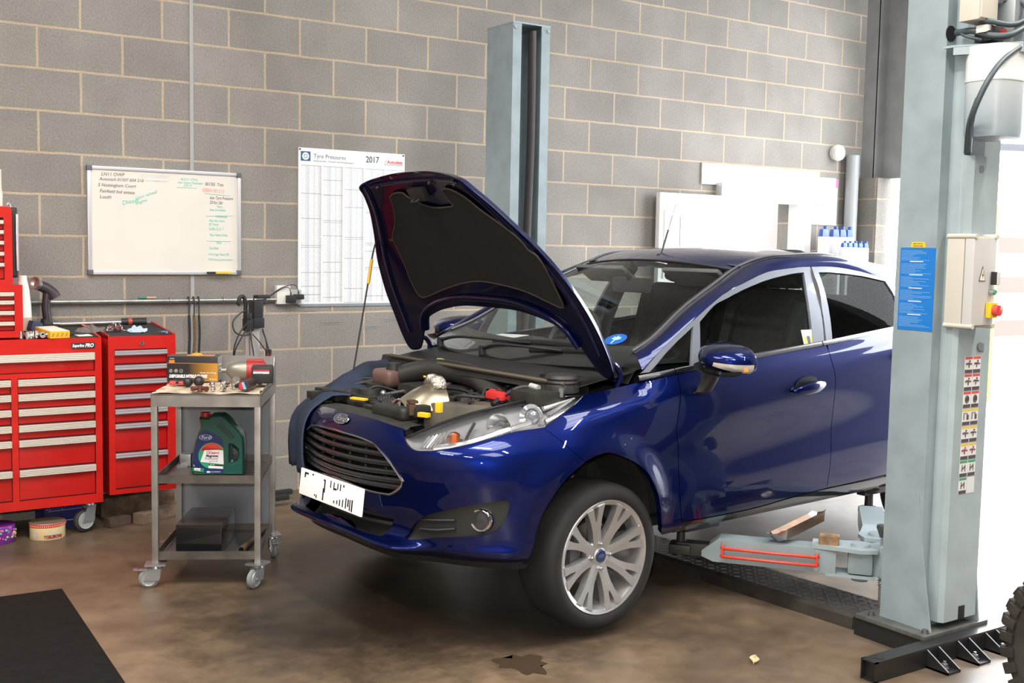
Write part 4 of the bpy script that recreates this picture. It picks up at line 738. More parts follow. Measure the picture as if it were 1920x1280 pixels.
for v in (2.78, 2.5, 2.24):
    ue = row_extent(OUT['lower_grille'], v) - .02
    mb = MB(); rows = []
    for i in range(-16, 17):
        u = abs(i) / 16 * ue; sd = 1 if i >= 0 else -1
        p, nn = sp(u, v, -.012, sd)
        rows.append([p + nn * a + Vector((0, 0, b)) for a, b in [(0, .007), (.002, 0), (0, -.007), (-.035, -.007), (-.035, .007)]])
    mb.grid(rows, closed=True); mb.build('slat', BLACKPL, lg, angle=50)
# number plate (white, black remains of characters)
pl = Matrix.Translation(L(.004, 0, .541)) @ Matrix(((0, 0, -1, 0), (-1, 0, 0, 0), (0, 1, 0, 0), (0, 0, 0, 1))) @ RX(math.radians(-6))
mb = MB(pl); mb.box((0, 0, .004), (.52, .111, .008), .003); plate = mb.build('number_plate', mat('plate_white_glow', (.98, .98, .97), .35, emit=(1, 1, 1), estr=.15), car)  # plate also emits a faint white glow, though it is no lamp
mb = MB(pl)
for x, y, w, h in [(-.205, .040, .034, .008), (-.217, .030, .011, .018), (-.150, .043, .012, .007), (-.048, .037, .016, .007), (-.044, .012, .010, .05), (-.052, -.022, .010, .05), (-.108, -.041, .008, .014), (-.122, -.038, .008, .008),
                   (.005, .030, .008, .030), (.032, .026, .008, .032), (.045, .016, .020, .008), (.063, .030, .008, .026), (.085, .030, .008, .028), (.11, .040, .010, .010),
                   (.042, -.036, .008, .012), (.066, -.033, .008, .016), (.088, -.031, .008, .026), (.112, -.029, .008, .030), (.137, -.024, .008, .042), (.155, -.02, .010, .03), (.169, -.026, .008, .044), (.186, -.026, .010, .048)]:
    mb.box((x, y, .0083), (w, h, .0008))
mb.build('plate_characters', LETTER_BLACK, plate)
# oval badge on the nose
bp, bn = sp(0.0, 6.02, .002)
bM = Matrix.Translation(bp) @ Matrix(((0, 0, -1, 0), (-1, 0, 0, 0), (0, 1, 0, 0), (0, 0, 0, 1))) @ RX(math.radians(-math.degrees(math.asin(max(-1, min(1, bn.z))))))
mb = MB(bM); mb.lathe([(0, 0), (.055, 0), (.058, .003), (.055, .006), (.050, .006)], 40, Matrix.Diagonal((1, .42, 1, 1)))
badge = mb.build('badge', CHROME, car)
mb = MB(bM); mb.lathe([(0, .0062), (.0505, .0062)], 40, Matrix.Diagonal((1, .42, 1, 1))); mb.build('badge_field', mat('badge_blue', (.10, .11, .16), .3, metal=.6), badge)
text('badge_script', 'Ford', .034, bM @ T(-.036, -.011, .0068), CHROME, badge, shear=.3, sx=1.15, bold=.0006)

# ---- fog lamp bays and headlamps, both sides
CHR2 = mat('reflector_chrome', (.90, .90, .91), .10, metal=.85)
for sd in (1, -1):
    fb = panel('fog_lamp_bay', OUT['fog'], S, mat('bay_plastic', (.022, .022, .023), .42), car, side=sd, rim=0, off=-.016, inset=-.002)
    c, n = sp(*OUT['fogc'], .0, sd)
    n = Vector((n.x - .5, n.y * .6, 0)).normalized()
    fm = Matrix.Translation(c - n * .012) @ frame(n)
    MB(fm).lathe([(.046, -.02), (.046, .006), (.042, .011), (.036, .008), (.033, -.004)], 36).build('fog_lamp_ring', CHROME, fb)
    MB(fm).lathe([(.0, .004), (.020, .003), (.036, -.001)], 32).build('fog_lamp_lens', mat('fog_glass', (.05, .05, .055), .08, coat=.5), fb)
    mb = MB()
    for k, (v0, v1) in enumerate([(2.3, 2.45), (2.62, 2.72)]):
        q = [sp(a, b, -.010, sd)[0] for a, b in ((2.75, v0), (3.4, v0 + .05), (4.1, v1), )]
        mb.tube(q, .006, 6)
    mb.build('bay_rib', BLACKPL, fb)
    # headlamp
    hp = OUT['headlamp']
    lens = panel('headlamp', hp, S, [GLASS_LAMP, BLACKPL], car, side=sd, rim=.012, inset=.001, off=-.001, rimmat=1)
    ol = [sp(a, b, -.004, sd)[0] for a, b in inset_uv(hp, S, .004)]
    cen = sum(ol, Vector()) / len(ol); dv_ = Vector((.050, sd * .034, -.004))
    mid = [p + dv_ * .55 + (cen - p) * .03 for p in ol]; bk_ = [p + dv_ + (cen - p) * .12 for p in ol]
    mb = MB(); mb.grid([ol, mid, bk_], closed=True); n_ = len(ol); bv = [v for v in mb.bm.verts][2 * n_:]
    f_ = mb.bm.faces.new(bv); bmesh.ops.triangulate(mb.bm, faces=[f_])
    mb.build('lamp_housing', mat('lamp_silver', (.42, .42, .43), .28, metal=.5), lens, angle=35, recalc=False)
    edge = [sp(a, b, -.003, sd)[0] for a, b in hp]
    mb = MB(); mb.tube(edge, .0035, 6, smooth=False, closed=True); mb.build('lamp_seal', BLACKGL, lens)
    # bowls
    def bowl(u, v, r, deep, tilt=(-1, -.42, -.02)):
        c, n = sp(u, v, -.026, sd)
        d = Vector((tilt[0], tilt[1] * sd, tilt[2])).normalized()
        return Matrix.Translation(c) @ frame(d), c, d
    M1, c1, d1 = bowl(4.55, 6.22, .05, .05)
    MB(M1).lathe([(.012, -.055), (.03, -.04), (.046, -.01), (.054, .006), (.058, .004)], 32).build('main_reflector', CHR2, lens, angle=60)
    MB(M1).lathe([(0, -.02), (.011, -.018), (.012, -.05)], 16).build('bulb_shield', CHROME, lens)
    M2, c2, d2 = bowl(5.55, 6.45, .05, .05)
    mb = MB(M2); mb.lathe([(.030, -.03), (.033, .0), (.050, .010), (.052, .004)], 36); mb.build('projector_ring', CHR2, lens)
    MB(M2).lathe([(0, .016), (.012, .014), (.022, .008), (.030, -.004)], 28).build('projector_lens', mat('projector_glass', (.35, .37, .42), .03, metal=.5, coat=1), lens)
    M3, c3, d3 = bowl(3.38, 5.9, .04, .04)
    MB(M3).lathe([(.010, -.04), (.03, -.02), (.038, .0)], 24).build('indicator_reflector', CHR2, lens)
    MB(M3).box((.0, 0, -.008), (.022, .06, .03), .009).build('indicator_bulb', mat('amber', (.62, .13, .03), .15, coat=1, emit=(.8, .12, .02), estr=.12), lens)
    mb = MB()
    for k in range(6):      # fluted inner tip
        a, _ = sp(2.5 + k * .1, 5.45 + .02 * k, -.022, sd); b, _ = sp(2.62 + k * .1, 6.2 + .05 * k, -.022, sd)
        mb.tube([a, (a + b) / 2, b], .004, 6)
    mb.build('lamp_flutes', CHR2, lens)
    mb = MB()
    for (A_, B_) in [((6.1, 6.35), (7.1, 6.85)), ((6.3, 6.2), (6.9, 6.5)), ((5.95, 6.65), (7.3, 6.94)), ((6.0, 6.08), (6.7, 6.3))]:
        a, _ = sp(*A_, -.018, sd); b, _ = sp(*B_, -.010, sd)
        mb.tube([a, (a + b) / 2, b], lambda t: .011 * (1 - .6 * t), 6)
    mb.build('lamp_fins', CHR2, lens)
    q = [sp(a, b, -.012, sd)[0] for a, b in ((3.0, 5.4), (3.8, 5.6), (4.8, 5.98), (5.5, 6.12))]
    MB().tube(q, .010, 8).build('daytime_light_bar', CHR2, lens)
    q = [sp(a, b, -.020, sd)[0] for a, b in ((3.75, 5.7), (3.72, 6.1), (3.85, 6.6))]
    MB().tube(q, .007, 6).build('lamp_divider', BLACKPL, lens)

# ---- body side panels, both sides
for sd in (1, -1):
    panel('front_fender', OUT['fender'], S, BLUE, car, side=sd, rim=.022)
    door = panel('front_door', OUT['front_door'], S, BLUE, car, side=sd, du=.1)
    rdoor = panel('rear_door', OUT['rear_door'], S, BLUE, car, side=sd, du=.1)
    panel('rear_quarter', OUT['rear_quarter'], S, BLUE, car, side=sd, du=.2, dv=.25, rim=.03)
    panel('sill', OUT['sill'], S, BLACKGL, car, side=sd, du=.2, dv=.3)
    fr = panel('door_frame', OUT['front_frame'], S2, FRAME_REFL, door, side=sd, holes=[OUT['front_glass'], OUT['quarter_glass']], du=.06, dv=.05, rim=.014)
    panel('window', OUT['front_glass'], S2, GLASS_SIDE, door, side=sd, du=.08, dv=.08, rim=0, off=-.007, inset=-.004)
    panel('quarter_window', OUT['quarter_glass'], S2, GLASS_SIDE, door, side=sd, du=.08, dv=.08, rim=0, off=-.007, inset=-.004)
    panel('door_frame', OUT['rear_frame'], S2, FRAME_REFL, rdoor, side=sd, holes=[OUT['rear_glass']], du=.06, dv=.05, rim=.014)
    panel('window', OUT['rear_glass'], S2, GLASS_TINT, rdoor, side=sd, du=.08, dv=.08, rim=0, off=-.007, inset=-.004)
    panel('c_pillar', OUT['c_pillar'], S2, BLUE, car, side=sd, du=.07, dv=.05, rim=.02)
    # belt mouldings (bright)
    for pa, x0, x1 in ((car, .99, 1.185), (door, 1.19, 2.165), (rdoor, 2.175, 2.93)):
        mb = MB(); rows = []
        for i in range(25):
            x = x0 + (x1 - x0) * i / 24; zb = float(zbelt(x))
            r = []
            for dz, o in ((-.006, .001), (-.004, .006), (.010, .007), (.017, .003), (.017, -.006)):
                p, n = sp(x, zb + dz, o, sd, S2); r.append(p)
            rows.append(r)
        mb.grid(rows); mb.build('belt_moulding', mat('bright_trim', (.55, .55, .56), .16, metal=1), pa, angle=60)
    # door handles
    for pa, x in ((door, 1.985), (rdoor, 2.78)):
        u = 11 + (x - 1.6) / .6 if x < 2.2 else 12 + (x - 2.2) / .5
        c, n = sp(u, 5.0, 0, sd)
        d = Vector((1, 0, .10)).normalized()
        X = (d - n * d.dot(n)).normalized(); Z = X.cross(n)
        if Z.z < 0: Z = -Z
        def hm(a, b, h): return c + X * a + Z * b + n * h
        mb = MB()
        rows = []
        for i in range(25):
            t = i / 24; a = -.115 + .23 * t
            wv = .026 * math.sin(PI * min(1, max(0.02, t * .96 + .02))) ** .5
            h = .006 + .030 * math.sin(PI * t) ** .6
            rows.append([hm(a, wv * math.cos(q), h + .010 * math.sin(q)) for q in np.linspace(0, 2 * PI, 13)[:-1]])
        mb.grid(rows, closed=True)
        hd = mb.build('door_handle', BLUE, pa, angle=60)
        mb = MB(); rows = []
        for i in range(13):
            q = i / 12 * 2 * PI
            rows.append([hm(-.01 + .085 * k * math.cos(q), .018 + .034 * k * math.sin(q), .0015 + .001 * (1 - k)) for k in (.02, .5, 1)])
        mb.grid(rows); mb.build('handle_recess_shade', mat('recess_shade', (.004, .004, .012), .3), pa)  # flat dark oval painted on the door for the shade behind the handle

# ---- A pillar / roof rail, roof, windscreen
def spl(P, n): return np.array([list(v) for v in catmull(P, n)])
def resamp(P, n):
    P = np.array(P, float); Ls = np.concatenate([[0], np.cumsum(np.linalg.norm(np.diff(P, axis=0), axis=1))])
    s = np.linspace(0, Ls[-1], n)
    return np.stack([np.interp(s, Ls, P[:, k]) for k in range(3)], 1)
low = spl([Vector(p) for p in OUT['rail_low']] + [Vector((3.12, .688, 1.375)), Vector((3.4, .66, 1.325)), Vector((3.62, .62, 1.275))], 8)
top = spl([Vector(p) for p in OUT['rail_top']] + [Vector((3.2, .515, 1.462)), Vector((3.46, .50, 1.42))], 8)
NRAIL = 70
lowr = resamp(low, NRAIL); topr = resamp(top, NRAIL)
for sd in (1, -1):
    rows = []
    for i in range(NRAIL):
        a, b = lowr[i], topr[i]
        t = (lowr[min(i + 1, NRAIL - 1)] - lowr[max(i - 1, 0)]); t /= np.linalg.norm(t)
        n = np.cross(b - a, t); n /= np.linalg.norm(n)
        if n @ np.array([-.2, 1, .5]) < 0: n = -n
        wd = np.linalg.norm(b - a)
        r = []
        for k in np.linspace(0, 1, 9):
            p = a * (1 - k) + b * k + n * (.20 * wd) * 4 * k * (1 - k) * .8
            r.append(L(*p))
        rows.append([rr if sd > 0 else Vector((rr.x, -rr.y, rr.z)) for rr in r])
    mb = MB(); mb.grid(rows); ra = mb.build('roof_rail', BLUE, car, angle=80, recalc=True)
    # drip strip along the top of the rail
    st = [L(*p) if sd > 0 else L(p[0], -p[1], p[2]) for p in topr + np.array([0, -.004, .004])]
    MB().tube(st, .007, 6, smooth=False).build('drip_strip', mat('drip_rubber', (.10, .10, .11), .3), ra)
# windscreen corner curve = first part of the rail top
k_top = int(np.argmin(np.abs(topr[:, 0] - 1.83)))
scr = resamp(topr[:k_top + 1], 24)
roofe = resamp(topr[k_top:], 40)
def cross(p, bow, rise, n=33, pw=2.0):
    return [L(p[0] - bow * (1 - abs(s) ** pw), p[1] * s, p[2] + rise * (1 - abs(s) ** pw)) for s in np.linspace(-1, 1, n)]
rows = [cross(scr[i], .13 - .065 * i / 23, -.02 + .055 * i / 23) for i in range(24)]
base = scr[0] + np.array([-.10, .03, -.055])
rows = [cross(base, .14, -.02)] + rows
mb = MB(); mb.grid(rows); ws = mb.build('windscreen', GLASS_FRONT, car, angle=80)
# black ceramic band round the glass
mb = MB()
def inner(rw, a):
    n = len(rw); c = (n - 1) / 2
    return rw
def band(i0, i1, j0, j1):
    for i in range(i0, i1):
        for j in range(j0, j1):
            q = [rows[i][j], rows[i][j + 1], rows[i + 1][j + 1], rows[i + 1][j]]
            q = [v + Vector((.004, 0, -.004)) for v in q]
            mb.quad(q)
band(0, 3, 0, 32); band(24, 24, 0, 32)
band(0, 24, 0, 1); band(0, 24, 31, 32)
bmesh.ops.remove_doubles(mb.bm, verts=mb.bm.verts[:], dist=1e-5)
mb.build('glass_border', mat('ceramic', (.01, .01, .012), .3), ws)
# roof
rows = []
for i in range(40):
    t = i / 39
    rows.append(cross(roofe[i], .065 * (1 - min(1, t * 1.2)) - .06 * max(0, t - .5), .036 - .008 * t))
mb = MB(); mb.grid(rows); roof = mb.build('roof', mat('roof_blue_satin', (.012, .018, .07), .24, metal=.35, coat=1.0), car, angle=80)
MB().tube(cross(roofe[0] + np.array([-.004, 0, -.002]), .065, .036), .006, 6, smooth=False).build('windscreen_seal', BLACKPL, car)
# tailgate and rear glass
re_ = rows[-1]
tail = [L(3.62, s * .60, 1.245 + .0 * s) for s in np.linspace(-1, 1, 33)]
mb = MB(); mb.grid([re_, [(a * .5 + b * .5) + Vector((.06, 0, .02)) for a, b in zip(re_, tail)], tail]); mb.build('tailgate_glass', GLASS_TINT, car, angle=80)
rows = []
for v in np.linspace(7, 0, 15):
    pass
mb = MB(); mb.grid([tail, [v + Vector((.09, 0, -.03)) for v in tail]]); mb.build('tailgate_ledge', BLUE, car)
# aerial
ab = L(1.86, .02, 1.512)
mb = MB(Matrix.Translation(ab)); mb.box((.0, 0, .012), (.075, .024, .024), .01, taper=.45); ae = mb.build('aerial', BLACKPL, car)
tip = Vector((.20, .10, .29))
MB(Matrix.Translation(ab)).tube([(.005, 0, .015), (.05, .024, .075), (.10, .048, .145)], .0055, 8).build('aerial_spring', BLACKPL, ae)
MB(Matrix.Translation(ab)).tube([(.10, .048, .145), (.2, .095, .285)], .0016, 6).build('aerial_whip', BLACKPL, ae)
# tiny stickers on the glass: round blue plant badge on the windscreen, tax notice on the door window
def on_screen(a, b, d=.004):
    i = a * 23; i0 = int(i); f = i - i0
    r0 = cross(scr[i0], .13 - .065 * i0 / 23, -.02 + .055 * i0 / 23, 65); r1 = cross(scr[min(23, i0 + 1)], .13 - .065 * min(23, i0 + 1) / 23, -.02 + .055 * min(23, i0 + 1) / 23, 65)
    j = (b + 1) / 2 * 64; j0 = int(j); g = j - j0
    P = lambda r: r[j0] * (1 - g) + r[min(64, j0 + 1)] * g
    return P(r0) * (1 - f) + P(r1) * f
def screen_frame(a, b):
    p = on_screen(a, b); u = on_screen(min(.99, a + .03), b) - p; v = on_screen(a, b - .03) - p
    X = (on_screen(a, b + .03) - p).normalized(); Y = u.normalized(); Z = X.cross(Y).normalized(); Y = Z.cross(X)
    return Matrix((X, Y, Z)).transposed().to_4x4(), p

# ---- bonnet (open)
BO = [(-.005, .70), (-.002, .745), (.03, .765), (.10, .770), (.2, .762), (.33, .738), (.47, .685), (.57, .63), (.67, .56), (.78, .485), (.88, .425), (.932, .40), (.955, .335), (.967, .2), (.972, .1), (.972, 0)]
BI = [(.25, 0), (.247, .2), (.222, .37), (.185, .49), (.14, .565), (.07, .61), (.01, .66), (-.005, .70)]
def dens(P, n=5): return [tuple(v)[:2] for v in catmull([Vector((a, b, 0)) for a, b in P], n)]
half = dens(BO) + dens(BI)[1:-1]      # hinge corner -> side -> front centre -> rear arch centre -> hinge leg
near = dens(BO[:-1] + BO[-1:]); rearc = dens(BI)
bpoly = near[:-1] + [(p, -w) for p, w in near[::-1]][:-1] + [(p, -w) for p, w in rearc[::-1]][:-1] + rearc[:-1]
SB = lambda p, w: bonnet_pt(p, w)
hint_out = (.827, 0, .562)
bon = panel('bonnet', bpoly, SB, BLUE, car, side=1, du=.035, dv=.06, rim=0, inset=.022, out_hint=hint_out)
mb = MB(); rows = []
for ins, o in ((.022, 0), (.013, -.0006), (.0118, -.0018), (.0026, -.0168), (.001, -.0188), (0, -.0215), (.008, -.0225)):
    q = inset_uv(bpoly, SB, ins) if ins else bpoly
    rows.append([L(*bonnet_pt(np.array([a]), np.array([b]), o)[0]) for a, b in q])
mb.grid(rows, closed=True); mb.build('bonnet_edge', BLUE, bon, angle=80)
def shrink(poly, d): return inset_uv(poly, SB, d)
UNDER = paint('bonnet_underside', (.002, .002, .016), (.004, .007, .06))
inn = panel('bonnet_inner_frame', bpoly, SB, UNDER, bon, side=1, du=.035, dv=.06, rim=0, inset=.006, off=-.022, out_hint=hint_out)
FELT = mat('insulation_felt', (.0075, .0062, .0052), .95, noise=.45, nscale=25, bump=.5, bscale=300)
pad = dens(OUT['pad'] + OUT['pad'][:1], 3)[:-1]
SBn = lambda p, w: bonnet_pt(p, w, -.030)
def SBn2(p, w): return bonnet_pt(p, w, -.034)
fl = panel('insulation_pad', pad, SBn2, FELT, bon, side=1, du=.035, dv=.05, rim=-.0, inset=0, out_hint=hint_out)
MB().tube([L(*bonnet_pt(np.array([a]), np.array([b]), -.033)[0]) for a, b in pad], .004, 6, smooth=False, closed=True).build('pad_edge', mat('felt_edge', (.05, .04, .028), .9), bon)
def bl(p, w, o): return L(*bonnet_pt(np.array([float(p)]), np.array([float(w)]), o)[0])
mb = MB()
mb.tube([bl(a + .045, b * s * .94, -.026) for s in (1,) for a, b in BI[::-1][2:]][:-1] + [bl(.295, 0, -.026)] + [bl(a + .045, -b * .94, -.026) for a, b in BI[1:-2]], .024, 10, flat=.6)
mb.tube([bl(p, w * .90, -.022) for p, w in BO[3:12]], .018, 8, flat=.6)
mb.tube([bl(p, -w * .90, -.022) for p, w in BO[3:12]], .018, 8, flat=.6)
mb.tube([bl(.925, w, -.022) for w in (-.33, -.15, 0, .15, .33)], .016, 8, flat=.6)
mb.build('inner_rib', UNDER, bon, angle=60)
mb = MB(Matrix.Translation(bl(.865, -.02, -.032)) @ frame(-(Vector((.827, 0, .562)))))
mb.box((0, 0, .008), (.11, .06, .03), .006); mb.tube([(-.02, -.015, .02), (-.02, -.015, .05), (.02, -.015, .05), (.02, -.015, .02)], .004, 6, smooth=False); mb.build('latch', BLACKPL, bon)
for w in (-.27, .12, .33):
    MB(Matrix.Translation(bl(.92, w, -.03)) @ frame(-Vector((.827, 0, .562)))).cyl((0, 0, 0), (0, 0, .018), .008, .006, 10).build('rubber_buffer', RUBBER, bon)
for sd in (1, -1):
    mb = MB(); mb.tube([L(.93, sd * .70, .98), L(.955, sd * .70, 1.04), L(.925, sd * .69, 1.085), L(.86, sd * .67, 1.11)], .012, 6); mb.build('hinge', UNDER, bon)
# prop rod
pr = MB(); pr.tube([L(.40, -.545, .855), L(.50, -.575, 1.30), L(.545, -.59, 1.50), L(.575, -.60, 1.575), L(.612, -.60, 1.612)], .0042, 8, n=5); rod = pr.build('bonnet_prop', BLACKPL, car)
a, b = L(.516, -.579, 1.37), L(.5415, -.589, 1.485)
MB().cyl(a, b, .0075, None, 10).build('prop_grip', mat('grip_yellow', (.72, .42, .03), .5), rod)

# ---- wheels
ALLOY = mat('alloy', (.66, .66, .67), .27, metal=.75, noise=.10, nscale=9)
TYRE = mat('tyre_rubber', (.011, .0105, .010), .82, noise=.45, nscale=12, col2=(.007, .007, .007))
def make_wheel():
    """axis along +z (outward face), z=0 at the hub face"""
    prof = [(.214, -.185), (.228, -.200), (.262, -.205), (.284, -.197), (.294, -.180), (.297, -.150), (.298, -.095), (.297, -.040), (.294, -.012), (.283, .006), (.262, .014), (.240, .013), (.229, .004), (.214, -.012)]
    mb = MB(); mb.lathe(prof, 96)
    t = mb.build('front_wheel', TYRE, None, angle=50)
    mb = MB()
    mb.lathe([(.222, -.19), (.205, -.185), (.198, -.10), (.205, -.02), (.212, .002), (.229, .010), (.232, .006), (.228, -.004)], 80)
    rim = mb.build('rim_barrel', ALLOY, t, angle=40)
    half = [(.040, .0240), (.075, .0215), (.11, .0225), (.15, .029), (.19, .041), (.213, .050)]
    mb = MB()
    for k in range(8):
        a = math.radians(15 + 45 * k)
        for sg in (1, -1):
            inner = [(.040, 0), (.148, 0), (.160, .005), (.185, .010), (.213, .013)]
            poly = [(r, sg * w) for r, w in half] + [(r, sg * w) for r, w in inner[::-1]]
            M = RZ(a)
            bmv = []
            def zf(r): return -.022 + .030 * min(1, max(0, (r - .05) / .16)) ** 1.3
            tv = [mb.bm.verts.new(M @ Vector((r, w, zf(r)))) for r, w in poly]
            lo = [mb.bm.verts.new(M @ Vector((r, w * .92, zf(r) - .034))) for r, w in poly]
            n = len(poly)
            f = mb.bm.faces.new(tv); f2 = mb.bm.faces.new(lo[::-1])
            for i in range(n): mb.bm.faces.new((tv[i], lo[i], lo[(i + 1) % n], tv[(i + 1) % n]))
    bmesh.ops.triangulate(mb.bm, faces=[f for f in mb.bm.faces if len(f.verts) > 4])
    bmesh.ops.remove_doubles(mb.bm, verts=mb.bm.verts[:], dist=1e-5)
    mb.lathe([(.0, -.020), (.028, -.019), (.031, -.023), (.060, -.024), (.066, -.032), (.066, -.06)], 40)
    mb.build('spokes', ALLOY, t, angle=30)
    MB().lathe([(0, -.013), (.024, -.014), (.0275, -.018), (.028, -.022)], 32).build('centre_cap', mat('cap_blue', (.02, .03, .10), .3, coat=.8), t)
    mb = MB(); mb.lathe([(0, -.0128), (.017, -.0133), (.0185, -.0136)], 28, Matrix.Diagonal((1, .5, 1, 1))); mb.build('cap_emblem', mat('cap_emblem_blue', (.10, .13, .24), .3, metal=.5), t)
    for k in range(4):
        a = PI / 2 * k + .02
        mb = MB(T(.050 * math.cos(a), .050 * math.sin(a), -.030)); mb.cyl((0, 0, 0), (0, 0, .016), .010, .0095, 6); mb.cyl((0, 0, .016), (0, 0, .022), .007, .004, 12)
        mb.lathe([(.016, .006), (.0135, .003), (.0125, -.004)], 20)
        mb.build('wheel_bolt', ZINC, t)
    mb = MB(); mb.lathe([(.0, -.07), (.07, -.07), (.075, -.085), (.129, -.086), (.130, -.106), (.06, -.108)], 48); mb.build('brake_disc', mat('disc_iron', (.14, .13, .125), .45, metal=.7), t)
    mb = MB(); mb.box((-.105, .01, -.088), (.06, .13, .07), .012); mb.build('brake_caliper', mat('caliper', (.16, .16, .165), .5, metal=.5), t)
    return t
whl = make_wheel()
whl.parent = car
def wheel_at(o, x, w, z, sd, steer=0.0):
    m = Matrix.Translation(L(x, w * sd, z)) @ RZ(steer) @ Matrix(((1, 0, 0, 0), (0, 0, -1, 0), (0, 1, 0, 0), (0, 0, 0, 1)))   # +z of the wheel -> -y (camera side)
    if sd < 0: m = m @ RY(PI)
    o.matrix_local = m
wheel_at(whl, .785, .812, .330, 1, math.radians(1.0))
for (x, w, sd, nm, st) in ((.785, .812, -1, 'front_wheel', 1.0), (3.25, .80, 1, 'rear_wheel', 0), (3.25, .80, -1, 'rear_wheel', 0)):
    o = copy_tree(whl, car); o.name = nm; wheel_at(o, x, w, .330 if x < 1 else .36, sd, math.radians(st))
# suspension and wheel-arch liners
for sd in (1, -1):
    for cx, cz in ((.725, .45), (3.21, .45)):
        mb = MB()
        rows = []
        for k in range(25):
            a = math.radians(-8 + 196 * k / 24)
            r = .365
            rows.append([L(cx + r * math.cos(a), sd * w, cz + r * math.sin(a) * .93) for w in (.755, .70, .55, .48)])
        mb.grid(rows)
        mb.quad([L(cx - .4, sd * .48, .35), L(cx + .4, sd * .48, .35), L(cx + .4, sd * .48, .85), L(cx - .4, sd * .48, .85)])
        mb.build('arch_liner', mat('liner_felt', (.020, .020, .021), .9, noise=.4, nscale=8), car, recalc=False)
    mb = MB(); mb.cyl(L(.80, sd * .58, .33), L(.86, sd * .53, .95), .05, .06, 16); mb.cyl(L(.80, sd * .70, .33), L(.80, sd * .40, .38), .03, .03, 10); mb.build('suspension_strut', mat('strut_metal', (.05, .05, .052), .5, metal=.4), car)
# underbody
mb = MB(); mb.prism([(.28, -.62), (.28, .62), (.45, .70), (1.15, .76), (2.9, .76), (3.6, .60), (3.6, -.60), (2.9, -.76), (1.15, -.76), (.45, -.70)], .40, .43)
mb.build('underbody', DARK, car)
for sd in (1, -1):
    for x in (1.42, 2.72): MB().box(L(x, sd * .735, .366), (.22, .05, .05), .008).build('jacking_seam', BLACKPL, car)
# lower front valance
rows = []
for u in np.linspace(0, 6.0, 25):
    p, n = sp(u, 0.02, 0); rows.append([p + Vector((.01, 0, .004)), p + Vector((.04, .02, -.035)), p + Vector((.10, .05, -.03))])
mb = MB(); mb.grid(rows); mb.grid([[Vector((q.x, -q.y, q.z)) for q in r] for r in rows]); mb.build('front_valance', BLACKPL, car)

# ---- door mirrors
for sd in (1, -1):
    c = L(1.30, sd * .955, 1.112)
    M = Matrix.Translation(c) @ Matrix.Diagonal((1, (1 if sd > 0 else -1) * 1.16, .92, 1))
    # shell: lofted rings from the rounded nose to the mirror face (mirror faces back, +x)
    secs = [(-.115, .0, .02, .02), (-.105, .035, .055, .03), (-.08, .075, .088, .045), (-.045, .105, .108, .060), (.0, .122, .117, .070), (.035, .128, .119, .074), (.055, .126, .117, .073)]
    mb = MB(M); rows = []
    for x, hw, _, hh in secs:
        r = []
        for q in np.linspace(0, 2 * PI, 29)[:-1]:
            cs, sn = math.cos(q), math.sin(q)
            yy = hw * math.copysign(abs(cs) ** .75, cs); zz = hh * math.copysign(abs(sn) ** .8, sn)
            if sn < 0: zz *= .82
            zz += .018 * (-yy / .13) * -1 * .6
            r.append((x + .05 * (yy / .13) * .5, yy, zz))
        rows.append(r)
    rows.insert(0, [(-.117, 0, 0)] * 28)
    mb.grid(rows, closed=True)
    bmesh.ops.remove_doubles(mb.bm, verts=mb.bm.verts[:], dist=1e-5)
    mi = mb.build('door_mirror', BLUE, car, angle=60)
    mb = MB(M); mb.grid([rows[-1], [(x * .98 - .012, y * .92, z * .92) for x, y, z in rows[-1]], [(x * .0 + .03, y * .02, z * .02) for x, y, z in rows[-1]]], closed=True); mb.build('mirror_face', mat('mirror_glass', (.55, .57, .6), .03, metal=1), mi)
    mb = MB(M); mb.grid([[(x - .02, y * .96, z * 1.0 - .012) for x, y, z in rows[5]][15:28], [(x - .10, y * .72, z * .8 - .020) for x, y, z in rows[5]][15:28]]); 
    mb.build('mirror_underside', BLACKPL, mi)
    # side repeater strip, amber core
    mb = MB(M); strip = []
    for i in range(2, 7):
        strip.append([(rows[i][k][0] - .003, rows[i][k][1] * 1.022, rows[i][k][2] * 1.022) for k in (14, 15, 16, 17)])
    mb.grid(strip); mb.build('mirror_indicator', mat('repeater', (.62, .60, .55), .12, metal=.3, coat=1), mi)
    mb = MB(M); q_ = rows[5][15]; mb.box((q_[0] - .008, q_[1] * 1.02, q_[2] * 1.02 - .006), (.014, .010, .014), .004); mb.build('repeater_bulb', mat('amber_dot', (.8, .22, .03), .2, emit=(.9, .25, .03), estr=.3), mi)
    mb = MB(M); mb.grid([[(.0 + .035 * math.cos(q), .055 + .040 * math.sin(q), -.045) for q in np.linspace(0, 2 * PI, 17)[:-1]],
                         [(.0 + .035 * math.cos(q), .068 + .032 * math.sin(q), -.10) for q in np.linspace(0, 2 * PI, 17)[:-1]],
                         [(-.01 + .042 * math.cos(q), .085 + .022 * math.sin(q), -.155) for q in np.linspace(0, 2 * PI, 17)[:-1]],
                         [(-.012 + .042 * math.cos(q), .12 + .012 * math.sin(q), -.175) for q in np.linspace(0, 2 * PI, 17)[:-1]]], closed=True)
    mb.build('mirror_stalk', BLACKPL, mi)

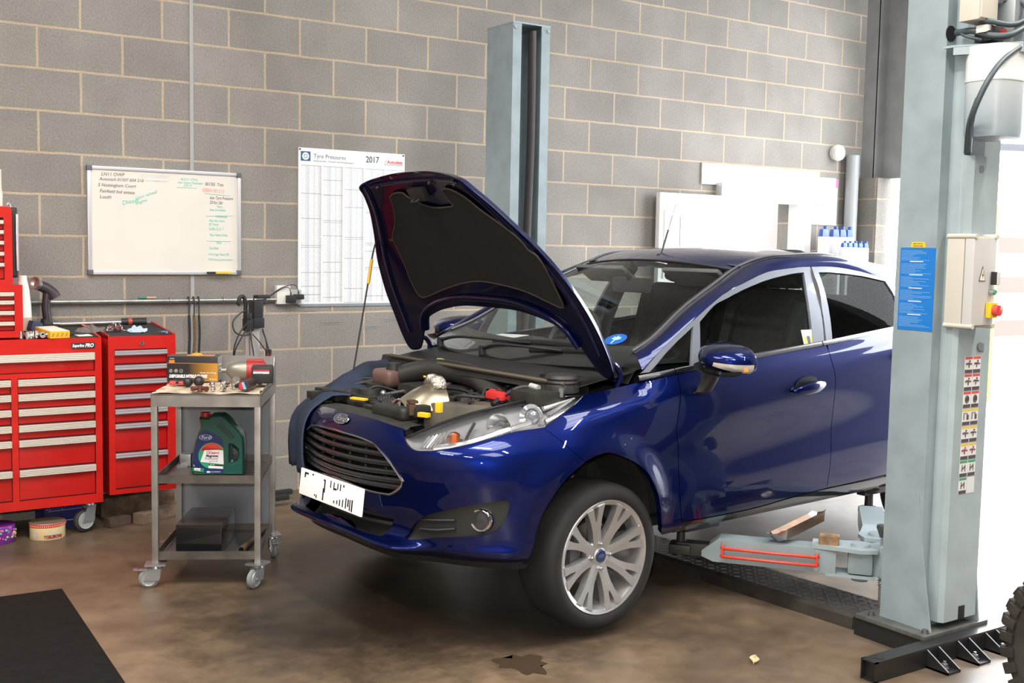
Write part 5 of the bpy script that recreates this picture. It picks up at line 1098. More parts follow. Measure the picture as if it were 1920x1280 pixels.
# ---- cabin
CAB = mat('cabin_fabric', (.035, .033, .033), .85, noise=.3, nscale=30)
CABP = mat('cabin_plastic', (.020, .020, .022), .55)
mb = MB(); mb.prism([(1.0, .70), (1.0, -.70), (3.4, -.70), (3.4, .70)], .43, .46); mb.build('cabin_floor', CABP, car)
mb = MB()
rows = [[L(x, w, z) for w in np.linspace(-.70, .70, 15)] for x, z in ((1.0, 1.00), (1.04, 1.055), (1.18, 1.075), (1.38, 1.075), (1.48, 1.04), (1.50, .92), (1.42, .75))]
for r in rows:
    for v in r: v.z += .035 * math.exp(-((v.y - .36) / .17) ** 2) * (1 if v.x > 1.15 else 0)
mb.grid(rows); mb.build('dashboard', CABP, car)
for sd in (1, -1):     # inner door trims
    mb = MB(); mb.grid([[L(x, sd * .745, z) for x in (1.1, 1.6, 2.2, 2.8, 3.3)] for z in (.45, .8, 1.0)] ); mb.grid([[L(x, sd * .745, z + (x - 1.1) * .08) for x in (1.1, 1.6, 2.2, 2.8, 3.3)] for z in (1.0, 1.02)]); mb.build('door_trim', CABP, car)
def seat(x, w, name, wid=.50):
    mb = MB(); mb.box(L(x, w, .74), (.52, wid, .16), .05, seg=3)
    s_ = mb.build(name, CAB, car, angle=60)
    M = Matrix.Translation(L(x + .27, w, .80)) @ RY(math.radians(17))
    mb = MB(M); mb.box((0, 0, .29), (.13, wid, .60), .055, seg=3, taper=.86); mb.box((-.045, wid * .40, .28), (.09, .07, .48), .03); mb.box((-.045, -wid * .40, .28), (.09, .07, .48), .03)
    mb.build('seat_back', CAB, s_, angle=60)
    mb = MB(M); mb.box((-.005, 0, .70), (.10, .27, .19), .045, seg=3); mb.cyl((0, .06, .56), (0, .06, .66), .007); mb.cyl((0, -.06, .56), (0, -.06, .66), .007); mb.build('head_rest', CAB, s_, angle=60)
seat(1.92, .36, 'passenger_seat'); seat(2.0, -.36, 'driver_seat')
mb = MB(); mb.box(L(2.72, 0, .76), (.5, 1.30, .16), .05); mb.box(L(3.04, 0, 1.05), (.14, 1.30, .55), .05, M=None); rs = mb.build('rear_seat', CAB, car, angle=60)
for w in (-.4, .4):
    MB().box(L(3.10, w, 1.37), (.09, .25, .13), .035).build('head_rest', CAB, rs, angle=60)
SM = Matrix.Translation(L(1.62, -.36, 1.06)) @ RY(math.radians(-68)) 
mb = MB(SM); mb.lathe([(.185 + .016 * math.cos(a), .016 * math.sin(a)) for a in np.linspace(0, 2 * PI, 11)], 40); mb.cyl((0, 0, -.03), (0, 0, .01), .07, .06, 20); mb.box((0, .1, -.01), (.04, .2, .015), .004); mb.box((0, -.1, -.01), (.04, .2, .015), .004); mb.box((-.1, 0, -.01), (.2, .04, .015), .004)
mb.build('steering_wheel', CABP, car)
rv = on_screen(.80, 0.0, 0)
mb = MB(Matrix.Translation(rv + Vector((.075, 0, -.05)))); mb.box((0, 0, 0), (.04, .25, .075), .02); mb.cyl((0, 0, .02), (-.04, 0, .06), .012); mb.build('interior_mirror', CABP, car)
for w in (-.33, .33):
    rows = []
    mb = MB(Matrix.Translation(on_screen(.90, w / .55) + Vector((.09, 0, -.03))) @ RY(math.radians(32)))
    mb.box((0, 0, 0), (.14, .36, .022), .009); mb.build('sun_visor', mat('visor_grey', (.10, .10, .10), .8), car)
for sd in (1, -1):      # B pillars inside and roof lining
    mb = MB(); mb.tube([L(2.17, sd * .755, .9), L(2.20, sd * .73, 1.13), L(2.25, sd * .66, 1.36), L(2.26, sd * .58, 1.47)], .045, 8, flat=.4); mb.build('pillar_trim', CABP, car)
mb = MB(); mb.grid([[L(x, w, 1.49 + .025 * (1 - (w / .5) ** 2) - max(0, x - 2.7) * .09) for w in np.linspace(-.53, .53, 9)] for x in (1.86, 2.1, 2.5, 3.0, 3.4)]); mb.build('roof_lining', mat('lining', (.16, .16, .155), .9), car)
# stickers
F_, p_ = screen_frame(.14, .76)
fm = Matrix.Translation(p_ + F_.col[2].to_3d() * .003) @ F_
mb = MB(fm); mb.lathe([(0, 0), (.050, 0)], 36); stk = mb.build('windscreen_sticker', mat('sticker_blue', (.01, .10, .42), .4), ws)
mb = MB(fm)
for a, l in ((90, .034), (50, .03), (130, .03), (15, .028), (165, .028)):
    a = math.radians(a)
    q = [(0, -.012)] + [(l * .55 * math.cos(a - .35), l * .55 * math.sin(a - .35)), (l * math.cos(a), l * math.sin(a)), (l * .55 * math.cos(a + .35), l * .55 * math.sin(a + .35))]
    mb.prism(q, .0004, .0008)
mb.box((-.003, -.026, .0006), (.006, .028, .0004)); mb.build('sticker_leaf', mat('sticker_mint', (.35, .75, .55), .5), ws)
# paper on the dash, parking notice on the door glass
pp, nn = sp(2.085, 1.148, -.003, 1, S2)
FM = Matrix.Translation(pp) @ Matrix(((1, 0, 0, 0), (0, 0, -1, 0), (0, 1, 0, 0), (0, 0, 0, 1))) @ RX(math.radians(-18))
mb = MB(FM); mb.box((0, .0, 0), (.082, .105, .001)); ns = mb.build('window_notice', mat('notice_cream', (.62, .66, .55), .6), car)
mb = MB(FM); mb.box((-.022, 0, .0008), (.022, .036, .0006)); mb.box((.022, 0, .0008), (.022, .036, .0006)); mb.build('notice_yellow', mat('notice_yellow_ink', (.70, .52, .05), .6), ns)
mb = MB(FM); mb.box((0, 0, .0008), (.021, .044, .0006)); mb.box((.028, -.044, .0008), (.016, .008, .0006)); mb.build('notice_blue', mat('notice_blue_ink', (.02, .05, .22), .6), ns)
mb = MB(Matrix.Translation(L(1.22, -.40, 1.112)) @ RZ(.5)); mb.box((0, 0, 0), (.20, .15, .002)); mb.build('paper_sheet', mat('paper', (.75, .76, .74), .7), car)

# ---- scuttle, wipers
mb = MB(); rows = []
for i in range(41):
    w = -.70 + 1.40 * i / 40
    k = 1 - (w / .70) ** 2
    xb = .90 - .10 * k          # front lip
    xs_ = 1.00 - .14 * k
    rows.append([L(xb - .235, w, .985 + .018 * k), L(xb - .225, w, 1.016 + .018 * k), L(xb - .20, w, 1.018 + .018 * k), L(xb - .19, w, 1.000 + .018 * k), L(xb - .05, w, 1.022 + .018 * k), L(xs_ + .02, w, 1.045 + .02 * k), L(xs_ + .06, w, 1.06 + .02 * k)])
mb.grid(rows); cow = mb.build('scuttle_panel', mat('scuttle_black', (.013, .0125, .012), .6, noise=.4, nscale=10), car, angle=30)
mb = MB()
mb.tube([L(.665 - .10 * (1 - (w / .7) ** 2) + .0, w, 1.02 + .018 * (1 - (w / .7) ** 2)) for w in np.linspace(-.56, .69, 15)], .009, 6)
mb.build('scuttle_seal', mat('seal_brown', (.075, .060, .042), .7), cow)
mb = MB()
for k in range(9): mb.box(L(.78 + .0, .46 + .028 * k, 1.03), (.11, .010, .012), .003)
mb.build('scuttle_grille', BLACKPL, cow)
for pv, tipp in ((L(.895, -.52, 1.095), L(.965, .10, 1.125)), (L(.84, -.10, 1.09), L(.945, .34, 1.112))):
    mb = MB(); mb.tube([pv, pv * .7 + tipp * .3 + Vector((-.02, 0, .02)), tipp], lambda t: .013 - .006 * t, 8, flat=.7); mb.cyl(pv + Vector((0, 0, -.03)), pv + Vector((0, 0, .012)), .018, .016, 12)
    wp = mb.build('wiper_arm', BLACKPL, car)
    d = (tipp - pv) * .42
    mb = MB(); mb.tube([tipp - d + Vector((.012, 0, -.004)), tipp + Vector((.012, 0, .006)), tipp + d + Vector((.012, 0, -.004))], .007, 6, flat=1.6); mb.build('wiper_blade', RUBBER, wp)

# ---- engine bay
EB = GREYPL
mb = MB()
mb.grid([[L(x, w * k, .74) for k in (-1, -.5, 0, .5, 1)] for x, w in ((.13, .38), (.22, .48), (.35, .56), (.55, .60), (.80, .66))])
mb.grid([[L(.80, w, z) for w in (-.68, 0, .68)] for z in (.60, 1.0)])
for sd in (1, -1): mb.grid([[L(x, sd * w, z) for x in (.52, .65, .80)] for w, z in ((.58, .74), (.58, .85), (.60, .93))])
mb.build('engine_bay_shell', DARK, car)
# front slam panel behind the badge
mb = MB(); rows = []
for i in range(-20, 21):
    t = abs(i) / 20; sd = 1 if i >= 0 else -1
    p, n = sp(2.0 * t, 6.62 - .17 * t, -.001, sd)
    rows.append([p + Vector((-.004, 0, -.004)), p + Vector((.012, 0, .006)), p + Vector((.07, 0, .010)), p + Vector((.10, 0, -.03))])
mb.grid(rows); mb.build('slam_panel', GREYPL, car, angle=30)
for sd in (1, -1):     # inner wing tops
    mb = MB(); rows = []
    for u in np.linspace(4.4, 10.1, 30):
        p, n = sp(u, 6.98, 0, sd); q = Vector((0, sd, 0))
        rows.append([p + Vector((0, 0, -.002)), p + q * .03 + Vector((0, 0, -.012)), p + q * .06 + Vector((0, 0, -.03)), p + q * .075 + Vector((0, 0, -.12))])
    mb.grid(rows); mb.build('inner_wing', UNDER if sd > 0 else UNDER, car, angle=30)
# turbo heat shield
HS = mat('heat_shield', (.44, .38, .28), .28, metal=.85, noise=.3, nscale=14)
M = Matrix.Translation(L(.30, .215, .905)) @ RZ(math.radians(-12))
mb = MB(M); rows = []
for i in range(11):
    t = i / 10; x = -.10 + .19 * t
    rows.append([(x, -.115 + .02 * t + .20 * k, .085 * math.sin(min(1, .15 + t * .95) * PI * .55) * (1 - .75 * abs(2 * k - 1) ** 3) - .03 * abs(2 * k - 1) ** 2) for k in np.linspace(0, 1, 13)])
mb.grid(rows); mb.box((-.07, 0, -.03), (.05, .17, .06), .012); hs = mb.build('heat_shield', HS, car, angle=60)
mb = MB(M); mb.tube([(-.10, .06, -.035), (-.11, .045, .0), (-.10, .02, .022), (-.10, -.02, .022), (-.11, -.045, .0), (-.10, -.06, -.03)], .006, 6); mb.build('shield_edge', CHROME, hs)
mb = MB(M @ T(-.10, -.005, -.012) @ RY(-PI / 2)); mb.lathe([(.012, .0), (.022, .006), (.030, .004), (.034, -.004)], 24); mb.build('turbo_outlet', CHROME, hs)
mb = MB(M); mb.box((-.085, -.105, .0), (.03, .04, .045), .006); mb.box((-.078, -.10, .03), (.035, .045, .012), .004); mb.build('shield_bracket', mat('bracket_brown', (.16, .10, .07), .35, metal=.7), hs)
mb = MB(M @ T(.06, .0, .085)); mb.sph((0, -.02, .01), .035, 14, sc=(1, 1, .8)); mb.sph((0, .035, .015), .03, 14, sc=(1, 1, .8)); mb.box((0, 0, 0), (.06, .11, .03), .01); mb.build('foil_wrap', mat('foil', (.62, .58, .52), .22, metal=1, bump=1.0, bscale=120), hs, angle=60)
mb = MB(M @ T(.09, .10, .045)); mb.lathe([(0, .06), (.028, .06), (.036, .05), (.038, .02), (.042, .018), (.042, .010), (.034, .0), (0, 0)], 24, RX(.5)); mb.build('actuator_can', mat('can_grey', (.20, .18, .17), .45, metal=.6), hs)
# slatted duct on the slam panel, resonator box
mb = MB(Matrix.Translation(L(.20, .20, .895)) @ RZ(.15)); mb.box((0, 0, -.01), (.13, .20, .055), .022, seg=3); mb.box((.02, -.10, .0), (.09, .06, .05), .02); mb.build('intake_snorkel', EB, car, angle=60)
# air box and battery cover on the camera side
mb = MB(); mb.prism([(.27, -.28), (.52, -.34), (.60, -.54), (.48, -.52), (.34, -.42)], .80, .925, bev=.012); mb.build('battery_cover', mat('battery_cover_dust', (.085, .075, .058), .65, noise=.4, nscale=10), car)
mb = MB(Matrix.Translation(L(.52, .44, .955))); mb.box((0, 0, 0), (.05, .10, .03), .006); mb.box((.02, .045, .005), (.045, .03, .03), .006); mb.box((-.02, -.05, -.004), (.03, .025, .02), .004); mb.build('terminal_cover', mat('terminal_red', (.60, .03, .03), .45), car)
mb = MB(Matrix.Translation(L(.60, .60, .965))); mb.box((0, 0, 0), (.16, .16, .05), .01); mb.build('fuse_box', EB, car)
mb = MB(Matrix.Translation(L(.62, .55, .995))); mb.cyl((0, -.03, 0), (0, .02, .004), .012, .012, 12); mb.build('clip_connector', mat('connector_grey', (.45, .45, .44), .4), car)
# coolant tank with black cap on the far side
mb = MB(Matrix.Translation(L(.47, -.30, .955))); mb.box((0, 0, 0), (.12, .15, .08), .035, seg=3); ct = mb.build('coolant_tank', mat('tank_pink', (.15, .085, .070), .5, noise=.4, nscale=9), car, angle=60)
MB(Matrix.Translation(L(.47, -.27, .99))).cyl((0, 0, 0), (0, 0, .035), .036, .032, 20).build('tank_cap', BLACKPL, ct)
# oil filler cap
mb = MB(Matrix.Translation(L(.62, -.12, 1.02)) @ RX(.25)); mb.cyl((0, 0, 0), (0, 0, .025), .035, .034, 22); oc = mb.build('oil_cap', BLACKPL, car)
MB(Matrix.Translation(L(.62, -.12, 1.02)) @ RX(.25)).cyl((0, 0, .024), (0, 0, .028), .022, .02, 20).build('cap_label', mat('cap_olive', (.32, .32, .12), .5), oc)
# yellow dipstick ring, warning tags
M = Matrix.Translation(L(.45, .02, .965))
mb = MB(M); mb.tube([(.0, .012, .0), (.012, .0, .012), (0, -.014, .022), (-.010, -.002, .03), (0, .014, .022)], .0035, 6); mb.tube([(0, 0, -.05), (0, 0, -.005)], .004, 6, smooth=False); mb.build('dipstick', mat('dip_yellow', (.78, .50, .02), .4), car)
for p, d, nm in ((L(.19, -.10, .90), (.025, .085, .010), 'yellow_lever'), (L(.24, .43, .925), (.022, .024, .04), 'yellow_latch'), (L(.20, .385, .893), (.025, .05, .018), 'yellow_clip')):
    MB(Matrix.Translation(p) @ RZ(.3)).box((0, 0, 0), d, .004).build(nm, mat('tag_yellow', (.80, .50, .02), .45), car)
# fat intake pipe across the back, hoses
mb = MB(); mb.tube([L(.50, -.24, .97), L(.56, -.14, 1.0), L(.61, .02, 1.005), L(.62, .18, .985), L(.60, .33, .93), L(.58, .40, .87)], .048, 14); mb.build('intake_pipe', mat('pipe_black', (.03, .028, .026), .42, noise=.3, nscale=10), car, angle=60)
mb = MB()
mb.tube([L(.45, .50, .93), L(.54, .48, .965), L(.60, .50, .99), L(.66, .56, .99)], .011, 8)
mb.tube([L(.64, .25, .985), L(.68, .42, .995), L(.66, .55, 1.0), L(.70, .64, .985)], .010, 8)
mb.tube([L(.22, -.52, .87), L(.36, -.50, .93), L(.45, -.40, .94)], .009, 8)
mb.tube([L(.44, .02, .94), L(.47, .22, .96), L(.50, .36, .945), L(.52, .50, .94)], .007, 8)
mb.tube([L(.20, -.50, .875), L(.22, -.36, .90), L(.24, -.16, .895), L(.26, 0, .88)], .010, 8)
mb.tube([L(.30, -.45, .90), L(.40, -.38, .93), L(.48, -.28, .95)], .012, 8)
mb.build('coolant_hose', CABLE, car, angle=60)
mb = MB(); mb.cyl(L(.40, -.30, .86), L(.40, -.30, .935), .05, .048, 22); mb.cyl(L(.33, -.24, .84), L(.33, -.24, .92), .06, .05, 22); mb.box(L(.54, -.02, .90), (.24, .30, .10), .03); mb.build('engine_cover', EB, car, angle=60)
mb = MB()
rnd = random.Random(3)
for k in range(34):
    x = .18 + rnd.random() * .16; w = -.50 + rnd.random() * .62
    mb.box(L(x, w, .865 + rnd.random() * .02), (.02 + rnd.random() * .06, .03 + rnd.random() * .07, .02 + rnd.random() * .025), .005, M=None)
mb.build('fan_shroud', EB, car)
mb = MB()
for k in range(26):
    x = .40 + rnd.random() * .35; w = -.2 + rnd.random() * .75
    a = L(x, w, .90 + rnd.random() * .06)
    b = a + Vector((rnd.uniform(-.08, .08), rnd.uniform(-.12, .12), rnd.uniform(-.02, .03))); c = b + Vector((rnd.uniform(-.08, .08), rnd.uniform(-.12, .12), rnd.uniform(-.05, .0)))
    mb.tube([a, b, c], rnd.uniform(.004, .009), 6)
mb.build('wiring_loom', CABLE, car, angle=60)
for k in range(14):
    x = .38 + rnd.random() * .34; w = -.15 + rnd.random() * .6
    MB().box(L(x, w, .885 + rnd.random() * .04), (.03 + rnd.random() * .05, .03 + rnd.random() * .05, .05), .008).build('engine_bracket', EB, car)
for x, w in ((.62, .40), (.66, .30), (.55, .56)): MB().cyl(L(x, w, .86), L(x, w, .965), .02, .018, 14).build('engine_sensor', EB, car)
MB().cyl(L(.42, .33, .88), L(.43, .36, .945), .025, .03, 14).build('metal_elbow', mat('cast_silver', (.30, .30, .31), .36, metal=.9), car)
mb = MB(); mb.cyl(L(.34, -.14, .90), L(.37, -.02, .93), .010, .008, 8); mb.sph(L(.33, -.13, .91), .016, 10); mb.build('silver_fitting', mat('cast_silver', (.30, .30, .31), .36, metal=.9), car)
for k, (x, w) in enumerate(((.27, -.30), (.30, -.06), (.24, .06), (.36, -.42))):
    mb = MB(T(*L(x, w, .885)) @ RZ(k * .7) @ RX(PI / 2 - .2)); mb.lathe([(0, -.03)] + [(.030 + (.004 if i % 2 else 0), -.03 + i * .006) for i in range(11)] + [(0, .035)], 20); mb.build('ribbed_duct', BLACKPL, car, angle=30)
# corrugated strut-top cap on the camera side
mb = MB(Matrix.Translation(L(.70, .63, 1.0)))
mb.lathe([(0, .05), (.06, .05)] + [(.066 + (.004 if k % 2 else 0), .045 - k * .008) for k in range(6)] + [(.07, -.02)], 28); mb.build('strut_cap', BLACKPL, car, angle=30)
mb = MB(Matrix.Translation(L(.645, .66, .985)) @ RZ(.2)); mb.box((0, 0, 0), (.003, .07, .035)); mb.build('grey_label', mat('label_grey', (.16, .16, .165), .6), car)

# ================================================================= LEFT SIDE: WALL THINGS
RED = mat('tool_chest_red', (.56, .014, .010), .28, coat=.5, noise=.10, nscale=5)
RED2 = mat('drawer_red', (.50, .012, .010), .30, coat=.5, noise=.12, nscale=4)
ALU = mat('drawer_pull_alu', (.82, .78, .70), .32, metal=.45)
ALU2 = mat('drawer_pull_steel', (.60, .61, .64), .28, metal=.6)
WX = Matrix(((1, 0, 0, 0), (0, 0, -1, 0), (0, 1, 0, 0), (0, 0, 0, 1)))      # text plane facing -y
def onwall(x, y, z): return T(x, y, z) @ WX
# whiteboard
wb = empty('whiteboard', (-.382, 0, 1.66), 0, 'whiteboard with handwritten notes in black, green and red pen on the block wall', 'whiteboard')
WBW, WBH = .885, .605
MB().box((0, -.010, 0), (WBW - .02, .012, WBH - .02)).build('board', mat('whiteboard_face', (.70, .67, .615), .25, noise=.05, nscale=3), wb)
BF = mat('board_frame', (.66, .66, .70), .35, metal=.5)
for nm, c, d in (('frame_rail', (0, -.013, WBH / 2 - .009), (WBW, .022, .018)), ('frame_rail', (0, -.013, -WBH / 2 + .009), (WBW, .022, .018)), ('frame_rail', (-WBW / 2 + .010, -.013, 0), (.020, .022, WBH)), ('frame_rail', (WBW / 2 - .010, -.013, 0), (.020, .022, WBH))):
    MB().box(c, d, .003).build(nm, BF, wb)
for sx_ in (-1, 1):
    for sz in (-1, 1):
        MB().box((sx_ * (WBW / 2 - .012), -.0145, sz * (WBH / 2 - .012)), (.030, .027, .030), .006).build('corner_cap', mat('cap_grey', (.10, .10, .115), .5), wb)
MB().box((.33, -.035, -WBH / 2 + .012), (.10, .018, .014), .003).build('marker_yellow', mat('label_yellow', (.60, .48, .06), .5), wb)
MB().box((.255, -.035, -WBH / 2 + .012), (.05, .016, .012), .003).build('marker_black', LETTER_BLACK, wb)
INKG = mat('pen_green', (.10, .56, .44), .6); INKK = mat('pen_black', (.10, .095, .09), .6); INKR = mat('pen_red', (.85, .30, .28), .6); INKB = mat('pen_faint', (.55, .62, .66), .6)
def wrt(s, x, z, size, m, rot=0.0, sx=1.1):
    return text('handwriting', s, size, T(x, -.0172, z) @ WX @ RZ(rot), m, wb, shear=.18, sx=sx, depth=.0001)
def wpx(px, py): return (-.382 + 0, 0, 0)
def W(u, v): return ((u - .5) * WBW, (.5 - v) * WBH)      # fractions of the board
for s, u, v, sz, m, r in (
    ('LN11 OWP', .085, .085, .026, INKK, 0), ('Autotech 01507 604 210', .075, .130, .024, INKK, 0), ('5 Nottingham Court', .065, .185, .025, INKK, 0), ('Fairfield Ind estate', .075, .240, .026, INKK, -.02), ('Louth', .075, .295, .027, INKK, 0),
    ('07 8 7100 0370', .33, .085, .026, INKB, 0), ('Rear seatbelt trim', .36, .120, .018, INKB, 0), ('AX11 ONL', .59, .095, .022, INKG, 0), ('rear wiper Passenger', .57, .125, .018, INKG, 0), ('CK19', .61, .155, .020, INKG, 0),
    ('801765  Trev', .755, .135, .028, INKK, 0), ('03804 001215', .735, .195, .032, INKR, -.04), ('Adv Tyre Pressure', .785, .265, .026, INKK, 0), ('33 for 26r', .785, .310, .027, INKK, 0),
    ('Parts', .835, .345, .022, INKG, 0), ('Rear arm bushes', .785, .378, .020, INKG, 0), ('Wednesday', .825, .442, .021, INKG, 0), ('Rear disc brake', .78, .482, .021, INKG, 0), ('RS Fiesta', .78, .520, .022, INKG, 0), ('SL08 CCX 7', .78, .565, .024, INKG, 0), ('Rear wiper blade', .785, .622, .022, INKG, 0),
    ('Viken', .83, .698, .021, INKG, 0), ('Fuel filter', .78, .752, .022, INKG, 0), ('VN14 Egg Pulse S Bk', .775, .812, .021, INKG, 0), ('MOT Henry phone battery', .773, .862, .019, INKG, 0)):
    x, z = W(u, v); wrt(s, x, z, sz, m, r, .72 if u > .7 else 1.0)
x, z = W(.215, .350); wrt('Diesel', x, z, .034, INKG, .22); x, z = W(.30, .30); wrt('Cam wheel', x, z, .026, INKG, .35); x, z = W(.30, .345); wrt('engine', x, z, .024, INKG, .35)
mb = MB()
for u0, v0, u1, v1 in ((.75, .212, .93, .225), (.76, .43, .95, .42), (.765, .672, .93, .672), (.565, .165, .70, .165)):
    a, b = W(u0, v0), W(u1, v1); mb.tube([(a[0], -.0172, a[1]), (b[0], -.0172, b[1])], .0011, 4, smooth=False)
mb.build('ruled_line', INKG, wb)

# tyre pressure poster
PW, PH = .742, .985
po = empty('wall_chart', (.806, 0, 1.650), 0, 'large white tyre pressure chart headed 2017, pinned to the wall left of the raised bonnet', 'poster')
MB().box((0, -.004, 0), (PW, .005, PH)).build('sheet', mat('chart_white', (.80, .80, .82), .45), po)
CG1 = mat('chart_grey', (.50, .51, .53), .6); CG2 = mat('chart_light', (.66, .68, .71), .6); CG3 = mat('chart_blue', (.55, .62, .72), .6); CG4 = mat('chart_line', (.22, .25, .27), .6)
def px_(u, v): return ((u - .5) * PW, (.5 - v) * PH)
def prect(mb, u0, v0, u1, v1, y):
    x0, z0 = px_(u0, v0); x1, z1 = px_(u1, v1)
    mb.quad([(x0, y, z1), (x1, y, z1), (x1, y, z0), (x0, y, z0)])
rnd = random.Random(11)
mG, mL, mB, mK = MB(), MB(), MB(), MB()
for c in range(5):
    u0 = .025 + c * .1975; wd = .183
    mK_top = .112
    for k in range(10):
        a = u0 + wd * k / 10
        (mB if k in (3, 4) else mL if k % 2 else mG).__class__
        tgt = mB if k == 3 else (mL if k in (2, 6, 8) else (mG if k == 9 else None))
        if tgt is not None: prect(tgt, a, .112, a + wd / 10.5, .972, -.0068)
    # rows of tiny figures
    v = .118
    while v < .968:
        for k in range(10):
            if rnd.random() < .8:
                a = u0 + wd * (k + .12) / 10; prect(mG if (k + int(v * 400)) % 2 else mL, a, v, a + wd / 10 * rnd.uniform(.35, .75), v + .0026, -.0072)
        v += .0064
    prect(mK, u0, .108, u0 + wd, .111, -.0074)
    v = .13
    while v < .94:
        v += rnd.uniform(.05, .20); prect(mK, u0, v, u0 + wd, v + .0028, -.0074)
        if rnd.random() < .3: prect(mK, u0, v + .012, u0 + wd, v + .0142, -.0074)
prect(mK, 0, .982, 1, 1.0, -.0070)
for m_, n_, mm in ((mG, 'grey_print', CG1), (mL, 'light_print', CG2), (mB, 'blue_print', CG3), (mK, 'rule_print', CG4)): m_.build(n_, mm, po)
mb = MB(); prect(mb, .02, .022, .108, .082, -.0070); ic = mb.build('tyre_icon', mat('icon_blue', (.03, .10, .22), .5), po)
x, z = px_(.064, .052); mb = MB(T(x, -.0074, z) @ WX)
mb.lathe([(.013, 0), (.023, 0)], 32); mb.lathe([(.0, 0), (.009, 0)], 20); mb.build('icon_ring', LETTER_WHITE, ic)
x, z = px_(.135, .060); text('title', 'Tyre Pressures', .037, onwall(.0, 0, 0) @ T(x, z, .0074), mat('title_grey', (.16, .17, .19), .6), po, sx=.98)
x, z = px_(.135, .083); text('subtitle', 'Reifendrücke · Pression des Pneumatiques', .0155, onwall(0, 0, 0) @ T(x, z, .0074), mat('title_grey2', (.30, .31, .33), .6), po, sx=1.05)
x, z = px_(.62, .067); text('year', '2017', .056, onwall(0, 0, 0) @ T(x, z, .0074), mat('title_dark', (.08, .09, .11), .6), po, bold=.001, sx=.85)
x, z = px_(.825, .067); text('publisher', 'Autodata', .032, onwall(0, 0, 0) @ T(x, z, .0074), LETTER_RED, po, bold=.0006, shear=.15, sx=.93)
mb = MB(); x0, z0 = px_(.80, .075); x1, z1 = px_(.82, .045); mb.tube([(x1, -.0074, z1), (x0, -.0074, z0), (px_(.985, .075)[0], -.0074, z0)], .0013, 4, smooth=False); mb.build('publisher_rule', LETTER_BLACK, po)
for u, v in ((.012, .01), (.985, .01), (.012, .993)):
    x, z = px_(u, v); MB().cyl((x, -.006, z), (x, -.012, z), .006, .006, 12).build('pin', mat('pin_grey', (.10, .10, .10), .4), po)

# galvanised conduit along the wall with clips
cdt = empty('conduit_pipe', (-.80, -.022, 1.205), 0, 'thin galvanised conduit pipe running level along the block wall under the whiteboard', 'pipe')
MB().cyl((-1.6, 0, 0), (1.10, 0, 0), .0125, None, 14).build('pipe', mat('galvanised', (.48, .49, .47), .38, metal=.8, noise=.3, nscale=12), cdt)
for x in (-.35, .43, .75, 1.02):
    mb = MB(); mb.tube([(x, .015, -.016), (x, -.006, -.015), (x, -.015, 0), (x, -.006, .015), (x, .015, .016)], .004, 6); mb.build('clip', ZINC, cdt)
# marker pen lying on the pipe
pen = empty('marker_pen', (-.48, -.026, 1.2245), 0, 'green capped marker pen lying on the conduit under the whiteboard', 'pen')
MB().cyl((-.03, 0, 0), (.03, 0, 0), .006, None, 10).build('barrel', mat('pen_barrel', (.55, .33, .20), .4), pen); MB().cyl((-.07, 0, 0), (-.025, 0, 0), .0068, None, 10).build('cap', mat('pen_cap', (.02, .22, .13), .4), pen)
# hooked hanging cords
for nm, x, colr, r, lab, zb in (('bungee_cord', -.262, (.018, .020, .035), .0075, 'dark blue elastic cord hooked on the conduit pipe, left of the brown one', .74), ('rope', -.232, (.16, .10, .05), .009, 'frayed brown rope hooked on the conduit pipe between two dark cords', .74), ('bungee_cord', -.203, (.020, .018, .018), .0065, 'black elastic cord hooked on the conduit pipe, right of the brown one', .74)):
    b = empty(nm, (x, -.032, 1.205), 0, lab, 'cord')
    MB().tube([(0, .016, -.02), (0, .026, .004), (0, .010, .022), (0, -.010, .008), (0, -.008, -.05), (0, -.006, -.09)], .0035, 8).build('hook', BLACKPL, b)
    MB().tube([(0, -.006, -.085), (.003, -.010, -.20), (-.002, -.006, -.33), (.001, -.008, zb - 1.205)], r, 8).build('cord', mat('cord_' + str(x), colr, .8, noise=.4, nscale=60), b)
# sockets with plugs
so = empty('wall_socket', (.352, 0, 1.235), 0, 'white double wall socket with two black plugs right of the conduit', 'socket')
MB().box((-.025, -.02, 0), (.088, .040, .115), .006).build('socket_plate', WHITEPL, so); MB().box((.055, -.02, -.012), (.075, .036, .088), .006).build('surface_box', mat('box_grey', (.40, .40, .39), .5), so)
for x, z, d in ((.012, -.026, (.055, .045, .048)), (.063, -.012, (.062, .040, .032))):
    mb = MB(T(x, -.062, z)); mb.box((0, 0, 0), d, .008); mb.cyl((0, 0, d[2] / 2), (0, 0, d[2] / 2 + .02), .006, .004, 8); p = mb.build('plug', BLACKPL, so)
MB().tube([(.012, -.06, .015), (.0, -.055, .045), (-.05, -.05, .035), (-.12, -.04, -.01), (-.20, -.10, -.03)], .0025, 6).build('plug_cable', CABLE, so)
MB().tube([(.063, -.06, .02), (.05, -.055, .055), (.02, -.05, .062), (-.05, -.045, .04), (-.14, -.05, -.02), (-.21, -.12, -.05)], .0025, 6).build('plug_cable', CABLE, so)

